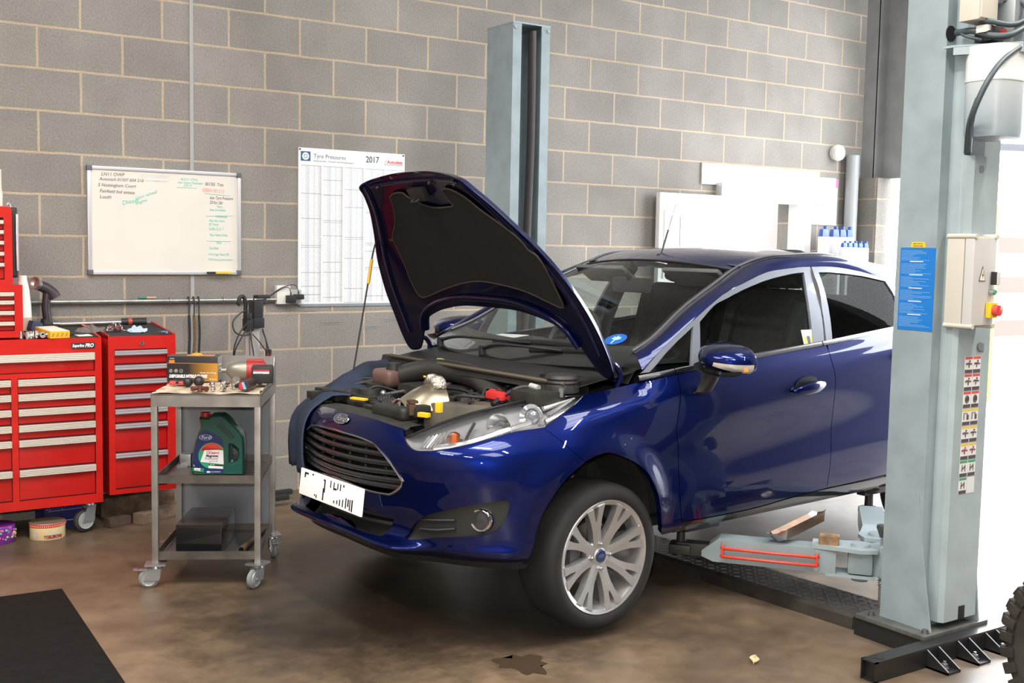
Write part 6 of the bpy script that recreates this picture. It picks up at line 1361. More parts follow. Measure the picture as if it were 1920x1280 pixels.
# diagnostic stand: aluminium twin post with a black head and cables
ds = empty('equipment_stand', (.040, -.26, 0), .1, 'aluminium post stand with black head and tangled cables behind the steel trolley', 'stand')
mb = MB(); mb.box((.012, 0, .575), (.050, .05, .99), .010); mb.box((.012, 0, .575), (.058, .02, .99), .004); mb.box((-.034, .01, .56), (.022, .03, .95), .006); mb.build('post', mat('post_alu', (.70, .66, .64), .35, metal=.7), ds)
for k in range(5):
    a = 2 * PI * k / 5; MB().box((.13 * math.cos(a), .13 * math.sin(a), .05), (.26, .04, .03), .008, M=None).build('foot', BLACKPL, ds)
mb = MB(); mb.box((0, 0, .05), (.12, .12, .05), .02); mb.build('foot_hub', BLACKPL, ds)
mb = MB(); mb.box((.018, -.01, 1.14), (.060, .075, .155), .010); mb.box((.018, -.012, 1.085), (.068, .085, .06), .008); mb.build('head', mat('head_plastic', (.022, .022, .027), .4), ds)
mb = MB(); mb.box((.070, .01, 1.235), (.085, .05, .022), .008); mb.box((.060, .01, 1.205), (.05, .04, .03), .008); mb.cyl((.010, 0, 1.21), (.010, 0, 1.245), .004); mb.build('handle_grip', BLACKPL, ds)
mb = MB(); mb.box((-.035, -.02, 1.075), (.05, .06, .075), .010); mb.box((-.045, -.03, 1.125), (.035, .05, .04), .01); mb.build('connector_block', BLACKPL, ds)
mb = MB(); mb.tube([(-.045, 0, 1.13), (-.045, -.005, 1.19), (-.055, -.005, 1.235), (-.078, -.005, 1.235), (-.09, -.005, 1.205), (-.082, -.005, 1.19)], .0115, 10); mb.build('grip_hose', BLACKPL, ds)
for pts in ([(-.03, -.04, 1.16), (-.09, -.05, 1.15), (-.145, -.05, 1.10), (-.135, -.05, 1.04), (-.08, -.04, 1.015), (-.03, -.04, 1.02)],
            [(-.05, -.04, 1.09), (-.11, -.06, 1.03), (-.145, -.06, .94), (-.143, -.05, .82), (-.14, -.03, .60)],
            [(-.05, -.04, 1.06), (-.10, -.06, 1.00), (-.14, -.06, .92), (-.135, -.05, .80)],
            [(-.04, -.05, 1.05), (-.035, -.06, .98), (-.02, -.06, .88), (-.015, -.05, .70)],
            [(-.02, -.045, 1.02), (.02, -.06, .97), (.07, -.05, .91)],
            [(.05, -.03, 1.05), (.075, -.04, .96), (.09, -.04, .90), (.09, -.03, .80), (.10, -.02, .60)],
            [(.05, -.03, 1.04), (.07, -.04, .97), (.072, -.04, .88), (.07, -.03, .80), (.08, -.02, .60)]):
    MB().tube(pts, .0038, 6).build('cable', CABLE, ds)
for x, z in ((.072, .905), (.090, .903)):
    p = MB(); p.box((x, -.045, z), (.016, .02, .05), .006); p = p.build('clamp', BLACKPL, ds); MB().cyl((x, -.056, z - .006), (x, -.060, z - .006), .006, .006, 10).build('clamp_light', mat('clamp_red', (.30, .03, .03), .4), p)

# ================================================================= TOOL CHESTS
def drawer(root, x0, x1, z0, z1, yf, hm, hh=.034, ribs=4, fullw=True):
    dr = MB(); dr.box(((x0 + x1) / 2, yf + .006, (z0 + z1) / 2), (x1 - x0, .012, z1 - z0), .002)
    o = dr.build('drawer', RED2, root)
    h = MB(); n = ribs
    prof = [(0, 0), (-.014, .0), (-.020, .004)]
    pts = []
    for k in range(n + 1):
        z = z1 - hh * k / n
        pts.append((-.018 - (.0 if k else -.006), z))
        if k < n: pts.append((-.0225, z - hh / n * .35)); pts.append((-.0225, z - hh / n * .7))
    poly = [(.0, z1)] + pts + [(-.012, z1 - hh - .002), (.0, z1 - hh)]
    rows = [[(x, yf + a, z) for a, z in poly] for x in (x0 - .001, x1 + .001)]
    h.grid(rows, closed=True); h.bm.faces.new([v for v in h.bm.verts][:len(poly)]); h.bm.faces.new([v for v in h.bm.verts][len(poly):])
    h.build('handle', hm, o, angle=25)
    return o
YF = -.48
rc = empty('roller_cabinet', (-1.31, -.25, .165), 0, 'wide red roller tool cabinet with many drawers and pale metal pulls, lower of the stack', 'tool cabinet')
rcM = Matrix.Translation((1.31, .25, -.165))
def chest_body(root, org, x0, x1, y0, y1, z0, z1, open_zones, bw=.045, name='cabinet_body', sl=0.0):
    """carcass with a raised front frame; zones = drawer openings (x0,x1,z0,z1) in world coordinates"""
    off = Vector((-org[0], -org[1], -org[2]))
    mb = MB(Matrix.Translation(off))
    mb.box(((x0 + x1) / 2, (y0 + y1) / 2 + .012, (z0 + z1) / 2), (x1 - x0, y1 - y0 - .024, z1 - z0), .004)
    o = mb.build(name, RED, root)
    # front frame built from the strips between openings
    zs = sorted({z0, z1} | {z for q in open_zones for z in q[2:]}); xs = sorted({x0, x1} | {x for q in open_zones for x in q[:2]})
    fm = MB(Matrix.Translation(off)); y = y0
    for i in range(len(xs) - 1):
        j = 0
        while j < len(zs) - 1:
            cx, cz = (xs[i] + xs[i + 1]) / 2, (zs[j] + zs[j + 1]) / 2
            if not any(q[0] < cx < q[1] and q[2] < cz < q[3] for q in open_zones):
                k = j
                while k + 1 < len(zs) - 1 and not any(q[0] < cx < q[1] and q[2] < (zs[k + 1] + zs[k + 2]) / 2 < q[3] for q in open_zones): k += 1
                fm.box((cx, y + .010, (zs[j] + zs[k + 1]) / 2), (xs[i + 1] - xs[i], .028, zs[k + 1] - zs[j])); j = k
            j += 1
    bmesh.ops.remove_doubles(fm.bm, verts=fm.bm.verts[:], dist=1e-5)
    fm.build('front_frame', RED, root)
    return o
RX0, RX1, RZ0, RZ1 = -1.76, -.873, .165, 1.042
cols = [(-1.287, -.908), (-1.70, -1.318)]
zr = [(.770, .838), (.692, .762), (.612, .685), (.535, .603), (.382, .526), (.218, .372)]
zones = [(-1.70, -.908, .868, .968)] + [(a, b, .212, .844) for a, b in cols]
org = (-1.31, -.25, .165)
chest_body(rc, org, RX0, RX1, YF, -.03, RZ0, RZ1, zones)
bk = MB(rcM); bk.box((-1.31, YF + .02, .59), (.80, .02, .76)); bk.build('drawer_gap', mat('gap_dark', (.05, .004, .004), .7), rc)
def drawer_l(root, org, x0, x1, z0, z1, yf, hm, **k):
    o = drawer(root, x0 - org[0], x1 - org[0], z0 - org[2], z1 - org[2], yf - org[1], hm, **k); return o
drawer_l(rc, org, -1.697, -.911, .872, .966, YF + .004, ALU, hh=.040)
for a, b in cols:
    for z0, z1 in zr: drawer_l(rc, org, a + .003, b - .003, z0, z1, YF + .004, ALU)
# maker's badge
bd = MB(rcM); bd.box((-.965, YF - .006, 1.003), (.118, .004, .032), .004); bd = bd.build('maker_badge', mat('badge_dark', (.035, .035, .04), .3, coat=.5), rc)
text('badge_lettering', 'Superline', .0215, rcM @ T(-1.020, YF - .0084, .996) @ WX, LETTER_WHITE, bd, shear=.25, sx=.72, bold=.0006)
text('badge_lettering', 'PRO', .027, rcM @ T(-.957, YF - .0084, .994) @ WX, LETTER_WHITE, bd, shear=.25, sx=.80, bold=.0009)
# sloping top tray with rim
TS = .085
def ztop(y): return 1.042 + TS * (y - YF)
tp = MB(rcM); tp.quad([(-1.245, YF + .012, 1.0435), (-.885, YF + .012, 1.0435), (-.885, -.035, ztop(-.035)), (-1.245, -.035, ztop(-.035))]); tp.build('top_mat', mat('mat_black', (.022, .021, .020), .8), rc)
tp = MB(rcM); tp.prism([(YF, 1.03), (-.03, 1.03), (-.03, ztop(-.03) + .012), (YF, 1.046)], -.885, -.873, M=Matrix(((0, 0, 1, 0), (1, 0, 0, 0), (0, 1, 0, 0), (0, 0, 0, 1)))); tp.build('top_rim', RED, rc)
# castors
def castor(root, loc, wheel_r, rot, mats, width=.03, brake=False):
    M = Matrix.Translation(loc) @ RZ(rot)
    mb = MB(M); mb.box((0, 0, -.004), (.09, .075, .008)); mb.cyl((0, 0, -.004), (0, 0, -.022), .022, .026, 16)
    H = loc_h = None
    h = castor.h
    for s in (-1, 1):
        mb.prism([(-.026, -.02), (.026, -.02), (.030 - .036 + .022, -h + wheel_r - .010), (-.036 - .016, -h + wheel_r - .010)], s * (width / 2 + .003), s * (width / 2 + .006), M=Matrix(((1, 0, 0, 0), (0, 0, 1, 0), (0, 1, 0, 0), (0, 0, 0, 1))))
    mb.box((0, 0, -.022), (.056, width + .012, .006))
    c = mb.build('castor', mats[0], root, angle=30)
    W_ = M @ T(-.030, 0, -h + wheel_r) @ RX(PI / 2)
    w = MB(W_); w.lathe([(.0, -width / 2), (wheel_r * .8, -width / 2), (wheel_r, -width * .28), (wheel_r, width * .28), (wheel_r * .8, width / 2), (0, width / 2)], 36); w.build('wheel', mats[1], c, angle=35); w = c
    hb = MB(W_); hb.lathe([(0, -width / 2 - .001), (wheel_r * .68, -width / 2 - .001), (wheel_r * .74, -width / 2 - .0035), (wheel_r * .78, -width / 2 + .001)], 30); hb.lathe([(0, width / 2 + .001), (wheel_r * .68, width / 2 + .001), (wheel_r * .74, width / 2 + .0035), (wheel_r * .78, width / 2 - .001)], 30); hb.build('wheel_hub', mats[2], w, angle=30)
    mb = MB(W_); mb.cyl((0, 0, -width / 2 - .009), (0, 0, width / 2 + .009), .007, None, 10); mb.build('axle', ZINC, w)
    if brake:
        mb = MB(M); mb.box((-.062, 0, -.030), (.055, .03, .005), .002); mb.box((-.088, 0, -.027), (.02, .036, .004), .002); mb.build('brake_pedal', ZINC, c)
    return c
castor.h = .158
for x, y, r in ((-.93, -.42, .35), (-.93, -.09, 2.5), (-1.68, -.42, .2), (-1.68, -.09, 2.0)):
    castor(rc, (x - org[0], y - org[1], 0), .060, r + PI * 0, (ZINC, mat('castor_rubber', (.03, .03, .03), .6), mat('castor_hub', (.32, .32, .33), .5)), .034)
# side cabinet
so_ = (-.651, -.24, .19)
sc_ = empty('side_cabinet', so_, 0, 'narrow red seven-drawer side cabinet with steel pulls and a lock, right of the roller cabinet', 'tool cabinet')
SX0, SX1, SF_ = -.832, -.473, -.45
scM = Matrix.Translation(Vector(so_) * -1)
zs_ = [(.896, .966), (.817, .887), (.737, .808), (.659, .728), (.580, .650), (.420, .570), (.222, .411)]
chest_body(sc_, so_, SX0, SX1, SF_, -.03, .19, 1.042, [(-.800, -.520, .214, .972)])
MB(scM).box((-.66, SF_ + .02, .59), (.29, .02, .77)).build('drawer_gap', mat('gap_dark', (.05, .004, .004), .7), sc_)
for z0, z1 in zs_: drawer_l(sc_, so_, -.798, -.522, z0, z1, SF_ + .004, ALU2, hh=.026, ribs=2)
mb = MB(scM); mb.cyl((-.655, SF_, 1.0), (-.655, SF_ - .010, 1.0), .012, .011, 20); mb.box((-.655, SF_ - .016, 1.0), (.005, .014, .018), .001, M=None); mb.build('lock', CHROME, sc_)
tp = MB(scM); tp.quad([(SX0 + .008, SF_ + .012, 1.0435), (SX1 - .010, SF_ + .012, 1.0435), (SX1 - .010, -.035, ztop(-.035)), (SX0 + .008, -.035, ztop(-.035))]); tp.build('top_mat', mat('mat_black', (.022, .021, .020), .8), sc_)
PR_X = Matrix(((0, 0, 1, 0), (1, 0, 0, 0), (0, 1, 0, 0), (0, 0, 0, 1)))
for xa, xb in ((SX1 - .010, SX1), (SX0, SX0 + .008)):
    tp = MB(scM); tp.prism([(SF_, 1.03), (-.03, 1.03), (-.03, ztop(-.03) + .010), (SF_, 1.048)], xa, xb, M=PR_X); tp.build('top_rim', RED, sc_)
mb = MB(scM)
for y in (-.40, -.1): mb.tube([(SX1 + .002, y, 1.02), (SX1 + .012, y, 1.0), (SX1 + .002, y, .97)], .004, 6)
mb.build('side_hook', ZINC, sc_)
# upper chests
for nm, lab, x0, x1, y0, z0, z1, zns, drs in (
    ('tool_chest', 'red drawer tool chest standing on the roller cabinet, lower of the two upper chests', -1.72, -1.252, -.462, 1.052, 1.318, [(-1.68, -1.292, 1.085, 1.285)], [(1.222, 1.276), (1.162, 1.218), (1.108, 1.158), (1.088, 1.104)]),
    ('tool_chest', 'red drawer tool chest at the very top of the stack, lamp on its side', -1.72, -1.296, -.462, 1.318, 1.702, [(-1.68, -1.335, 1.345, 1.655)], [(1.598, 1.642), (1.545, 1.592), (1.490, 1.539), (1.435, 1.484), (1.350, 1.429)])):
    o_ = (-1.50, -.25, z0)
    c = empty(nm, o_, 0, lab, 'tool chest')
    chest_body(c, o_, x0, x1, y0, -.04, z0, z1, zns)
    if 'lower' in lab: drs = [(1.245, 1.282), (1.192, 1.240), (1.138, 1.187), (1.09, 1.133)]
    MB(Matrix.Translation(Vector(o_) * -1)).box(((zns[0][0] + zns[0][1]) / 2, y0 + .02, (zns[0][2] + zns[0][3]) / 2), (zns[0][1] - zns[0][0], .02, zns[0][3] - zns[0][2])).build('drawer_gap', mat('gap_dark', (.05, .004, .004), .7), c)
    for a, b in drs: drawer_l(c, o_, zns[0][0] + .003, zns[0][1] - .003, a, b, y0 + .004, ALU, hh=.020, ribs=2)
    if 'very top' in lab:
        mb = MB(Matrix.Translation(Vector(o_) * -1)); mb.box((-1.51, -.25, 1.705), (.42, .40, .012), .004); mb.build('lid', RED, c)
# inspection lamp hung on the side
il = empty('inspection_lamp', (-1.268, -.30, 1.53), 0, 'long black inspection lamp with a silver front hanging on the top tool chest', 'lamp')
mb = MB(); mb.box((.004, 0, 0), (.034, .085, .36), .016, seg=3); mb.build('lamp_body', BLACKPL, il, angle=50)
mb = MB(); mb.box((.018, -.022, .0), (.012, .055, .29), .004); mb.build('lamp_strip', mat('strip_silver', (.72, .72, .76), .25, metal=.4), il)
mb = MB(); mb.tube([(.0, .0, .17), (-.012, .0, .20), (-.02, 0, .19)], .004, 6); mb.build('hook', ZINC, il)
# things on the very top chest
cr = empty('cartridge', (-1.335, -.30, 1.711), 0, 'pale tube standing on the topmost red tool chest', 'tube')
MB().lathe([(0, 0), (.026, 0), (.027, .06), (.022, .10), (.022, .19)], 24).build('tube_body', mat('tube_cream', (.62, .57, .48), .5), cr)
MB(T(-.05, .02, 0)).cyl((0, 0, 0), (0, 0, .085), .02, .018, 16).build('wood_stub', mat('stub_brown', (.13, .07, .05), .6), cr)
# ---- loose things on the cabinet tops
def on_top(x, y): return (x, y, ztop(y) + .001)
yb = empty('yellow_box', on_top(-1.10, -.40), .25, 'flat yellow cardboard parts box with a white lid on the roller cabinet', 'box')
TILT = RX(math.atan(TS))
MB(TILT).box((0, 0, .019), (.105, .17, .036), .002).build('box_body', mat('box_yellow', (.78, .43, .02), .5), yb)
MB(TILT).box((0, .0, .038), (.098, .165, .002)).build('box_lid', mat('lid_cream', (.72, .66, .55), .6), yb)
mb = MB(TILT)
for k in range(4): mb.prism([(-.045 + k * .024, .010), (-.036 + k * .024, .010), (-.028 + k * .024, .028), (-.037 + k * .024, .028)], .0851, .0856, M=WX)
mb.build('box_print', mat('print_ochre', (.45, .22, .02), .5), yb)
SOCK = mat('socket_chrome', (.62, .58, .54), .18, metal=1)
sk = [(-1.262, -.463), (-1.238, -.440), (-1.214, -.465), (-1.205, -.425), (-1.186, -.450), (-1.170, -.470), (-1.235, -.475), (-1.155, -.462)]
for i, (x, y) in enumerate(sk):
    s = empty('socket', on_top(x, y), i * .7, 'small chrome socket in the loose row in front of the white bottle', 'socket', 'loose chrome sockets on the roller cabinet')
    r = .010 + .003 * (i % 3)
    if i % 2: MB(T(0, 0, r) @ RX(PI / 2 + .2)).lathe([(.5 * r, -.02), (r, -.02), (r, .0), (r * .8, .004), (r * .8, .02), (.4 * r, .02), (.4 * r, .0)], 16).build('socket_body', SOCK, s)
    else: MB().lathe([(0, 0), (r, 0), (r, .018), (r * .85, .022), (r * .85, .04), (r * .5, .04), (r * .5, .02)], 16).build('socket_body', SOCK, s)
bt = empty('spray_bottle', on_top(-1.202, -.20), 0, 'tall white plastic bottle with a brownish lower half beside the tool chests', 'bottle')
MB().lathe([(0, 0), (.043, 0), (.045, .01), (.043, .07)], 24).build('bottle_base', mat('bottle_tan', (.50, .41, .33), .4), bt)
MB().lathe([(.043, .07), (.040, .14), (.032, .22), (.022, .27), (.020, .29)], 24).build('bottle_top', mat('bottle_white', (.80, .77, .73), .4), bt)
hg = empty('heat_gun', on_top(-1.075, -.14), 0, 'dark upright hand tool with a round silver nozzle standing on its base', 'power tool')
mb = MB(); mb.lathe([(0, 0), (.062, 0), (.058, .012), (.030, .022), (.026, .05)], 24); mb.build('foot', BLACKPL, hg)
DG = mat('gun_plum', (.035, .026, .034), .4)
mb = MB(); mb.tube([(.01, 0, .03), (.0, 0, .10), (.004, 0, .17), (.008, 0, .20)], lambda t: .026 - .004 * t, 14, flat=.9); mb.tube([(.045, 0, .165), (.03, 0, .19), (.0, 0, .215), (-.035, 0, .232)], lambda t: .034 - .006 * t, 14); mb.build('gun_body', DG, hg, angle=60)
MB(T(-.035, -.004, .232) @ frame((-.75, -.5, .30))).lathe([(.026, 0), (.030, .012), (.034, .035), (.036, .037), (.030, .036), (.016, .020), (0, .018)], 24).build('nozzle', mat('nozzle_silver', (.55, .50, .46), .3, metal=.8), hg)
tw = empty('torque_wrench', on_top(-.80, -.085), 0, 'long torque wrench with black and red grip lying along the cabinet tops', 'wrench')
mb = MB(); mb.cyl((-.22, -.012, .012), (.14, .012, .014), .010, None, 12); mb.build('shaft', mat('shaft_silver', (.72, .70, .62), .25, metal=.8), tw)
mb = MB(); mb.cyl((.14, .012, .016), (.275, -.0, .016), .019, .021, 16); g_ = mb.build('grip', BLACKPL, tw)
for x in (.175, .225): MB().cyl((x, .009, .016), (x + .02, .008, .016), .0205, .0208, 16).build('grip_band', mat('grip_red', (.45, .05, .03), .4), g_)
mb = MB(); mb.cyl((-.235, -.013, .012), (-.20, -.011, .012), .019, .016, 14); mb.build('ratchet_head', SOCK, tw)
# crumpled cloths, bag, straps (displaced sheets)
def crumple(name, loc, sx_, sy, h, m, seed, label, cat, nx=26, ny=18, folds=3.0):
    r = random.Random(seed); ph = [r.uniform(0, 6.3) for _ in range(8)]
    o = empty(name, loc, r.uniform(-.3, .3), label, cat)
    rows = []
    for i in range(nx + 1):
        u = i / nx * 2 - 1; row = []
        for j in range(ny + 1):
            v = j / ny * 2 - 1
            rr = math.sqrt(u * u + v * v); k = 1 + .12 * math.sin(5 * math.atan2(v, u) + ph[0])
            f = max(0, 1 - (rr / k) ** 2)
            z = h * (f ** .6) * (.62 + .22 * math.sin(folds * 2.1 * u + ph[1] + 1.7 * v) + .2 * math.sin(folds * 3.3 * v + ph[2] - u * 2) + .12 * math.sin(9 * u * v + ph[3]))
            sq = 1 / max(1, rr / max(abs(u), abs(v), 1e-6)) if rr > 0 else 1
            row.append((u * sq * sx_ * k, v * sq * sy * k, max(.0015, z) + TS * v * sq * sy))
        rows.append(row)
    mb = MB(); mb.grid(rows); mb.build('fabric' if cat != 'bag' else 'film', m, o, angle=70)
    return o
crumple('rag', on_top(-.885, -.30), .085, .055, .034, mat('rag_taupe', (.16, .14, .125), .9, noise=.4, nscale=40), 4, 'dirty grey-brown crumpled rag behind the white sheet on the roller cabinet', 'rag', folds=4)
b_ = crumple('plastic_bag', on_top(-.755, -.30), .062, .05, .055, glassmat('bag_film', (.80, .78, .80), 1.6, .12), 9, 'clear plastic bag with small red parts beside the blue paper towel', 'bag', folds=5)
mb = MB(); rnd = random.Random(5)
for k in range(9): mb.box((rnd.uniform(-.035, .035), rnd.uniform(-.03, .025), .012 + rnd.random() * .012), (.016, .012, .010), .003)
mb.build('red_part', mat('bag_red', (.50, .05, .04), .5), b_)
crumple('paper_towel', on_top(-.645, -.33), .052, .042, .034, mat('towel_blue', (.42, .52, .72), .85), 21, 'crumpled pale blue paper towel on the side cabinet', 'paper towel', folds=5)
sh = empty('paper_sheet', on_top(-.945, -.41), .2, 'white sheet of paper lying on the roller cabinet behind the maker badge', 'paper')
MB(TILT).box((0, 0, .001), (.075, .055, .0015)).build('sheet', mat('paper', (.75, .76, .74), .7), sh)
mb = MB(TILT); mb.lathe([(0, .0035), (.07, .0035), (.072, .002)], 32, T(-.005, .09, 0)); mb.build('black_disc', mat('mat_black', (.022, .021, .020), .8), sh)
bp_ = empty('screwdriver', on_top(-.53, -.41), 1.9, 'small blue and white screwdriver on the front right of the side cabinet', 'screwdriver')
MB(T(0, 0, .008)).cyl((-.04, 0, 0), (.005, 0, 0), .007, .006, 10).build('grip', mat('grip_blue', (.10, .28, .50), .35), bp_); MB(T(0, 0, .008)).cyl((.005, 0, 0), (.04, 0, 0), .003, .002, 8).build('blade', CHROME, bp_)
bp2 = empty('tape_pouch', on_top(-1.165, -.26), .3, 'dark blue folded pouch behind the yellow box', 'pouch')
MB().box((0, 0, .03), (.06, .05, .055), .012, M=RY(.3)).build('pouch', mat('pouch_navy', (.03, .045, .09), .7), bp2)

# ---- under the cabinets
tn = empty('biscuit_tin', (-1.145, -.435, 0), .05, 'round cream and red chocolate tin lying on the floor under the roller cabinet', 'tin')
MB().lathe([(0, 0), (.086, 0), (.088, .003), (.088, .070)], 48, Matrix.Diagonal((1, .93, 1, 1))).build('tin_body', mat('tin_cream', (.76, .60, .33), .35, coat=.3), tn)
MB().lathe([(.0895, .066), (.0905, .067), (.0905, .083)], 48, Matrix.Diagonal((1, .93, 1, 1))).build('tin_band', mat('tin_red', (.60, .04, .03), .35), tn)
MB().lathe([(.0905, .083), (.088, .086), (.080, .0835), (0, .085)], 48, Matrix.Diagonal((1, .93, 1, 1))).build('tin_lid', mat('tin_lid_brown', (.26, .20, .14), .4, metal=.3), tn)
mb = MB()
for k in range(26):
    a = -PI * .95 + PI * .9 * k / 25
    M = T(.0908 * math.cos(a), .0908 * .93 * math.sin(a), .074) @ RZ(a + PI / 2) @ WX
    mb.prism([(-.002, -.0035), (.002, -.0035), (.0012, .003), (-.0012, .003)], .0, .0006, M=M)
mb.build('band_dots', mat('dot_cream', (.80, .70, .50), .5), tn)
def wrap_text(name, s, size, r, z, a0, m, parent, squash=.93, bold=0, sx=1.0):
    """lettering bent round an upright drum"""
    o = text(name, s, size, Matrix.Identity(4), m, parent, align='CENTER', bold=bold, sx=sx, depth=.0003)
    for v in o.data.vertices:
        a = a0 + v.co.x / r; rr = r + v.co.z
        v.co = Vector((rr * math.cos(a), rr * math.sin(a) * squash, z + v.co.y))
    return o
wrap_text('tin_lettering', 'TOBLERONE', .0215, .0886, .010, -PI / 2 + .10, mat('lettering_maroon', (.30, .02, .025), .5), tn, bold=.0012, sx=.78)
mb = MB()
for a, w_, z, h_, k in ((-PI / 2 - .50, .030, .037, .010, 0), (-PI / 2 + .62, .026, .040, .010, 0)):
    M = T(.0892 * math.cos(a), .0892 * .93 * math.sin(a), z) @ RZ(a + PI / 2) @ WX; mb.box((0, 0, 0), (w_, h_, .0008))
mb.build('tin_ribbon', mat('ribbon_navy', (.04, .045, .12), .5), tn)
mb = MB()
for k in range(7):
    a = -PI / 2 - .18 + k * .085
    M = T(.0890 * math.cos(a), .0890 * .93 * math.sin(a), .036) @ RZ(a + PI / 2) @ WX; mb.prism([(-.010, -.008), (.010, -.008), (.0, .012 - .004 * (k % 2))], 0, .0006 + .0001 * k, M=M)
mb.build('tin_mountain', mat('mountain_grey', (.55, .53, .46), .5), tn)
a = -PI / 2 - .95; M = T(.0892 * math.cos(a), .0892 * .93 * math.sin(a), .028) @ RZ(a + PI / 2) @ WX
MB(M).box((0, 0, 0), (.018, .026, .0006)).build('tin_small_print', mat('print_grey', (.48, .48, .52), .5), tn)
pt = empty('purple_tin', (-1.385, -.40, 0), 0, 'purple sweet tin with coloured specks at the left edge under the roller cabinet', 'tin')
MB().lathe([(0, 0), (.088, 0), (.09, .004), (.09, .085), (.086, .09), (0, .088)], 40).build('tin_body', mat('tin_purple', (.16, .02, .24), .3, coat=.4), pt)
for nm, colr, sd_ in (('pink_speck', (.70, .12, .30), 1), ('green_speck', (.10, .45, .32), 2), ('gold_speck', (.75, .50, .15), 3)):
    mb = MB(); rr = random.Random(sd_)
    for k in range(12):
        a = rr.uniform(-PI / 2 - .2, -.15); z = rr.uniform(.015, .07)
        if k < 6: a = rr.uniform(-.85, -.35); z = rr.uniform(.025, .06)
        mb.sph((.090 * math.cos(a), .090 * math.sin(a), z), rr.uniform(.003, .008), 8)
    mb.build(nm, mat(nm, colr, .4), pt)
bx = empty('blue_box', (-1.02, -.20, 0), .1, 'dark blue box with white stars standing behind the cabinet castor', 'box')
MB().box((0, 0, .069), (.24, .16, .138), .004).build('box_body', mat('box_navy', (.022, .022, .13), .4), bx)
mb = MB(); rr = random.Random(8)
for k in range(16): mb.sph((rr.uniform(-.11, .11), -.0805, rr.uniform(.10, .132)), .0028, 6, sc=(1, .2, 1))
mb.box((0, -.0805, .098), (.20, .001, .002)); mb.box((.03, -.0805, .04), (.11, .001, .004)); mb.build('box_print', mat('print_pale', (.55, .55, .70), .5), bx)
# timber on the floor
for lab, loc, rz, d, m in (('thick round-edged timber baulk lying on the floor at the back under the side cabinet', (-.60, -.10, .055), .04, (.42, .13, .11), WOOD),
                       ('long weathered plank lying on the floor beside the trolley legs', (-.50, -.30, .03), .55, (.40, .075, .06), mat('plank_pale', (.23, .15, .10), .8, noise=.5, nscale=16)),
                       ('short wooden offcut block on the floor nearest the castor', (-.77, -.37, .026), .35, (.13, .06, .05), mat('block_dark', (.10, .062, .045), .8, noise=.5, nscale=22))):
    t = empty('timber', (loc[0], loc[1], 0), rz, lab, 'timber')
    MB().box((0, 0, d[2] / 2), d, .012 if d[1] > .1 else .005, seg=3).build('plank', m, t)
pt2 = empty('paper_scrap', (-.60, -.10, .1125), .3, 'torn grey paper lying on the timber under the side cabinet', 'paper')
mb = MB(); mb.grid([[(x, y, .004 + .006 * math.sin(x * 90 + y * 40)) for x in np.linspace(-.05, .05, 9)] for y in np.linspace(-.03, .03, 6)]); mb.build('sheet', mat('paper_grey', (.45, .44, .42), .8), pt2)
# floor mat
fm_ = empty('floor_mat', (-1.98, -2.35, 0), -.045, 'black rubber floor mat at the lower left of the floor', 'mat')
mb = MB(); mb.box((0, 0, .005), (1.30, 1.92, .010), .004); mb.build('mat', mat('rubber_mat', (.0085, .0075, .0065), .85, noise=.3, nscale=30, bump=.2, bscale=150, spec=.15), fm_)

# ================================================================= STEEL TROLLEY
TA = math.radians(-29.18)
tro = empty('steel_trolley', (-.938, -1.584, 0), TA, 'grey steel workshop trolley on four castors with tools on top, beside the red cabinets', 'trolley')
TW, TD, TZ = .48, .54, .878
STL = mat('trolley_steel', (.36, .34, .315), .38, metal=.6, noise=.25, nscale=9, rvar=.1)
STD = mat('trolley_shelf', (.20, .18, .16), .42, metal=.75, noise=.4, nscale=8)
mb = MB(); mb.box((TW / 2, TD / 2, TZ - .004), (TW, TD, .006)); mb.box((TW / 2, .002, TZ - .0285), (TW, .004, .055)); mb.box((.002, TD / 2, TZ - .0285), (.004, TD, .055)); mb.box((TW - .002, TD / 2, TZ - .0285), (.004, TD, .055)); mb.box((TW / 2, TD - .002, TZ - .0285), (TW, .004, .055)); mb.build('top_tray', STL, tro)
mb = MB(); mb.box((TW / 2, TD - .002, TZ + .06), (TW, .004, .122)); mb.box((TW - .002, TD - .02, TZ + .06), (.004, .04, .122)); mb.prism([(TD - .04, TZ + .12), (TD - .04, TZ), (.06, TZ), (.06, TZ + .006), (TD - .10, TZ + .03)], TW - .004, TW, M=PR_X); mb.build('splash_back', STL, tro)
for a in (.014, TW - .014):
    for b in (.014, TD - .014):
        MB().box((a, b, .47), (.027, .027, .72), .003).build('leg', STL, tro)
for z in (.510, .163):
    mb = MB(); mb.box((TW / 2, TD / 2, z - .034), (TW - .05, TD - .03, .004))
    mb.box((TW / 2, .014, z - .018), (TW - .055, .004, .037)); mb.box((TW / 2, TD - .014, z - .018), (TW - .055, .004, .037)); mb.box((.016, TD / 2, z - .018), (.004, TD - .05, .037)); mb.box((TW - .016, TD / 2, z - .018), (.004, TD - .05, .037))
    mb.build('shelf', [STD], tro)
mb = MB(); mb.box((TW / 2, TD - .006, .5), (TW - .05, .003, .68)); mb.build('back_panel', mat('panel_blue_grey', (.30, .32, .36), .3, metal=.5), tro)
castor.h = .112
GW = mat('castor_grey_rubber', (.24, .25, .25), .5); GH = mat('castor_grey_hub', (.36, .37, .38), .35, metal=.3)
for a, b, r, bk_ in ((.014, .014, .1, True), (TW - .014, .014, 1.1, False), (.014, TD - .014, .4, True), (TW - .014, TD - .014, 1.9, True)):
    castor(tro, (a, b, .112), .044, r - TA * 0, (ZINC, GW, GH), .026, bk_)
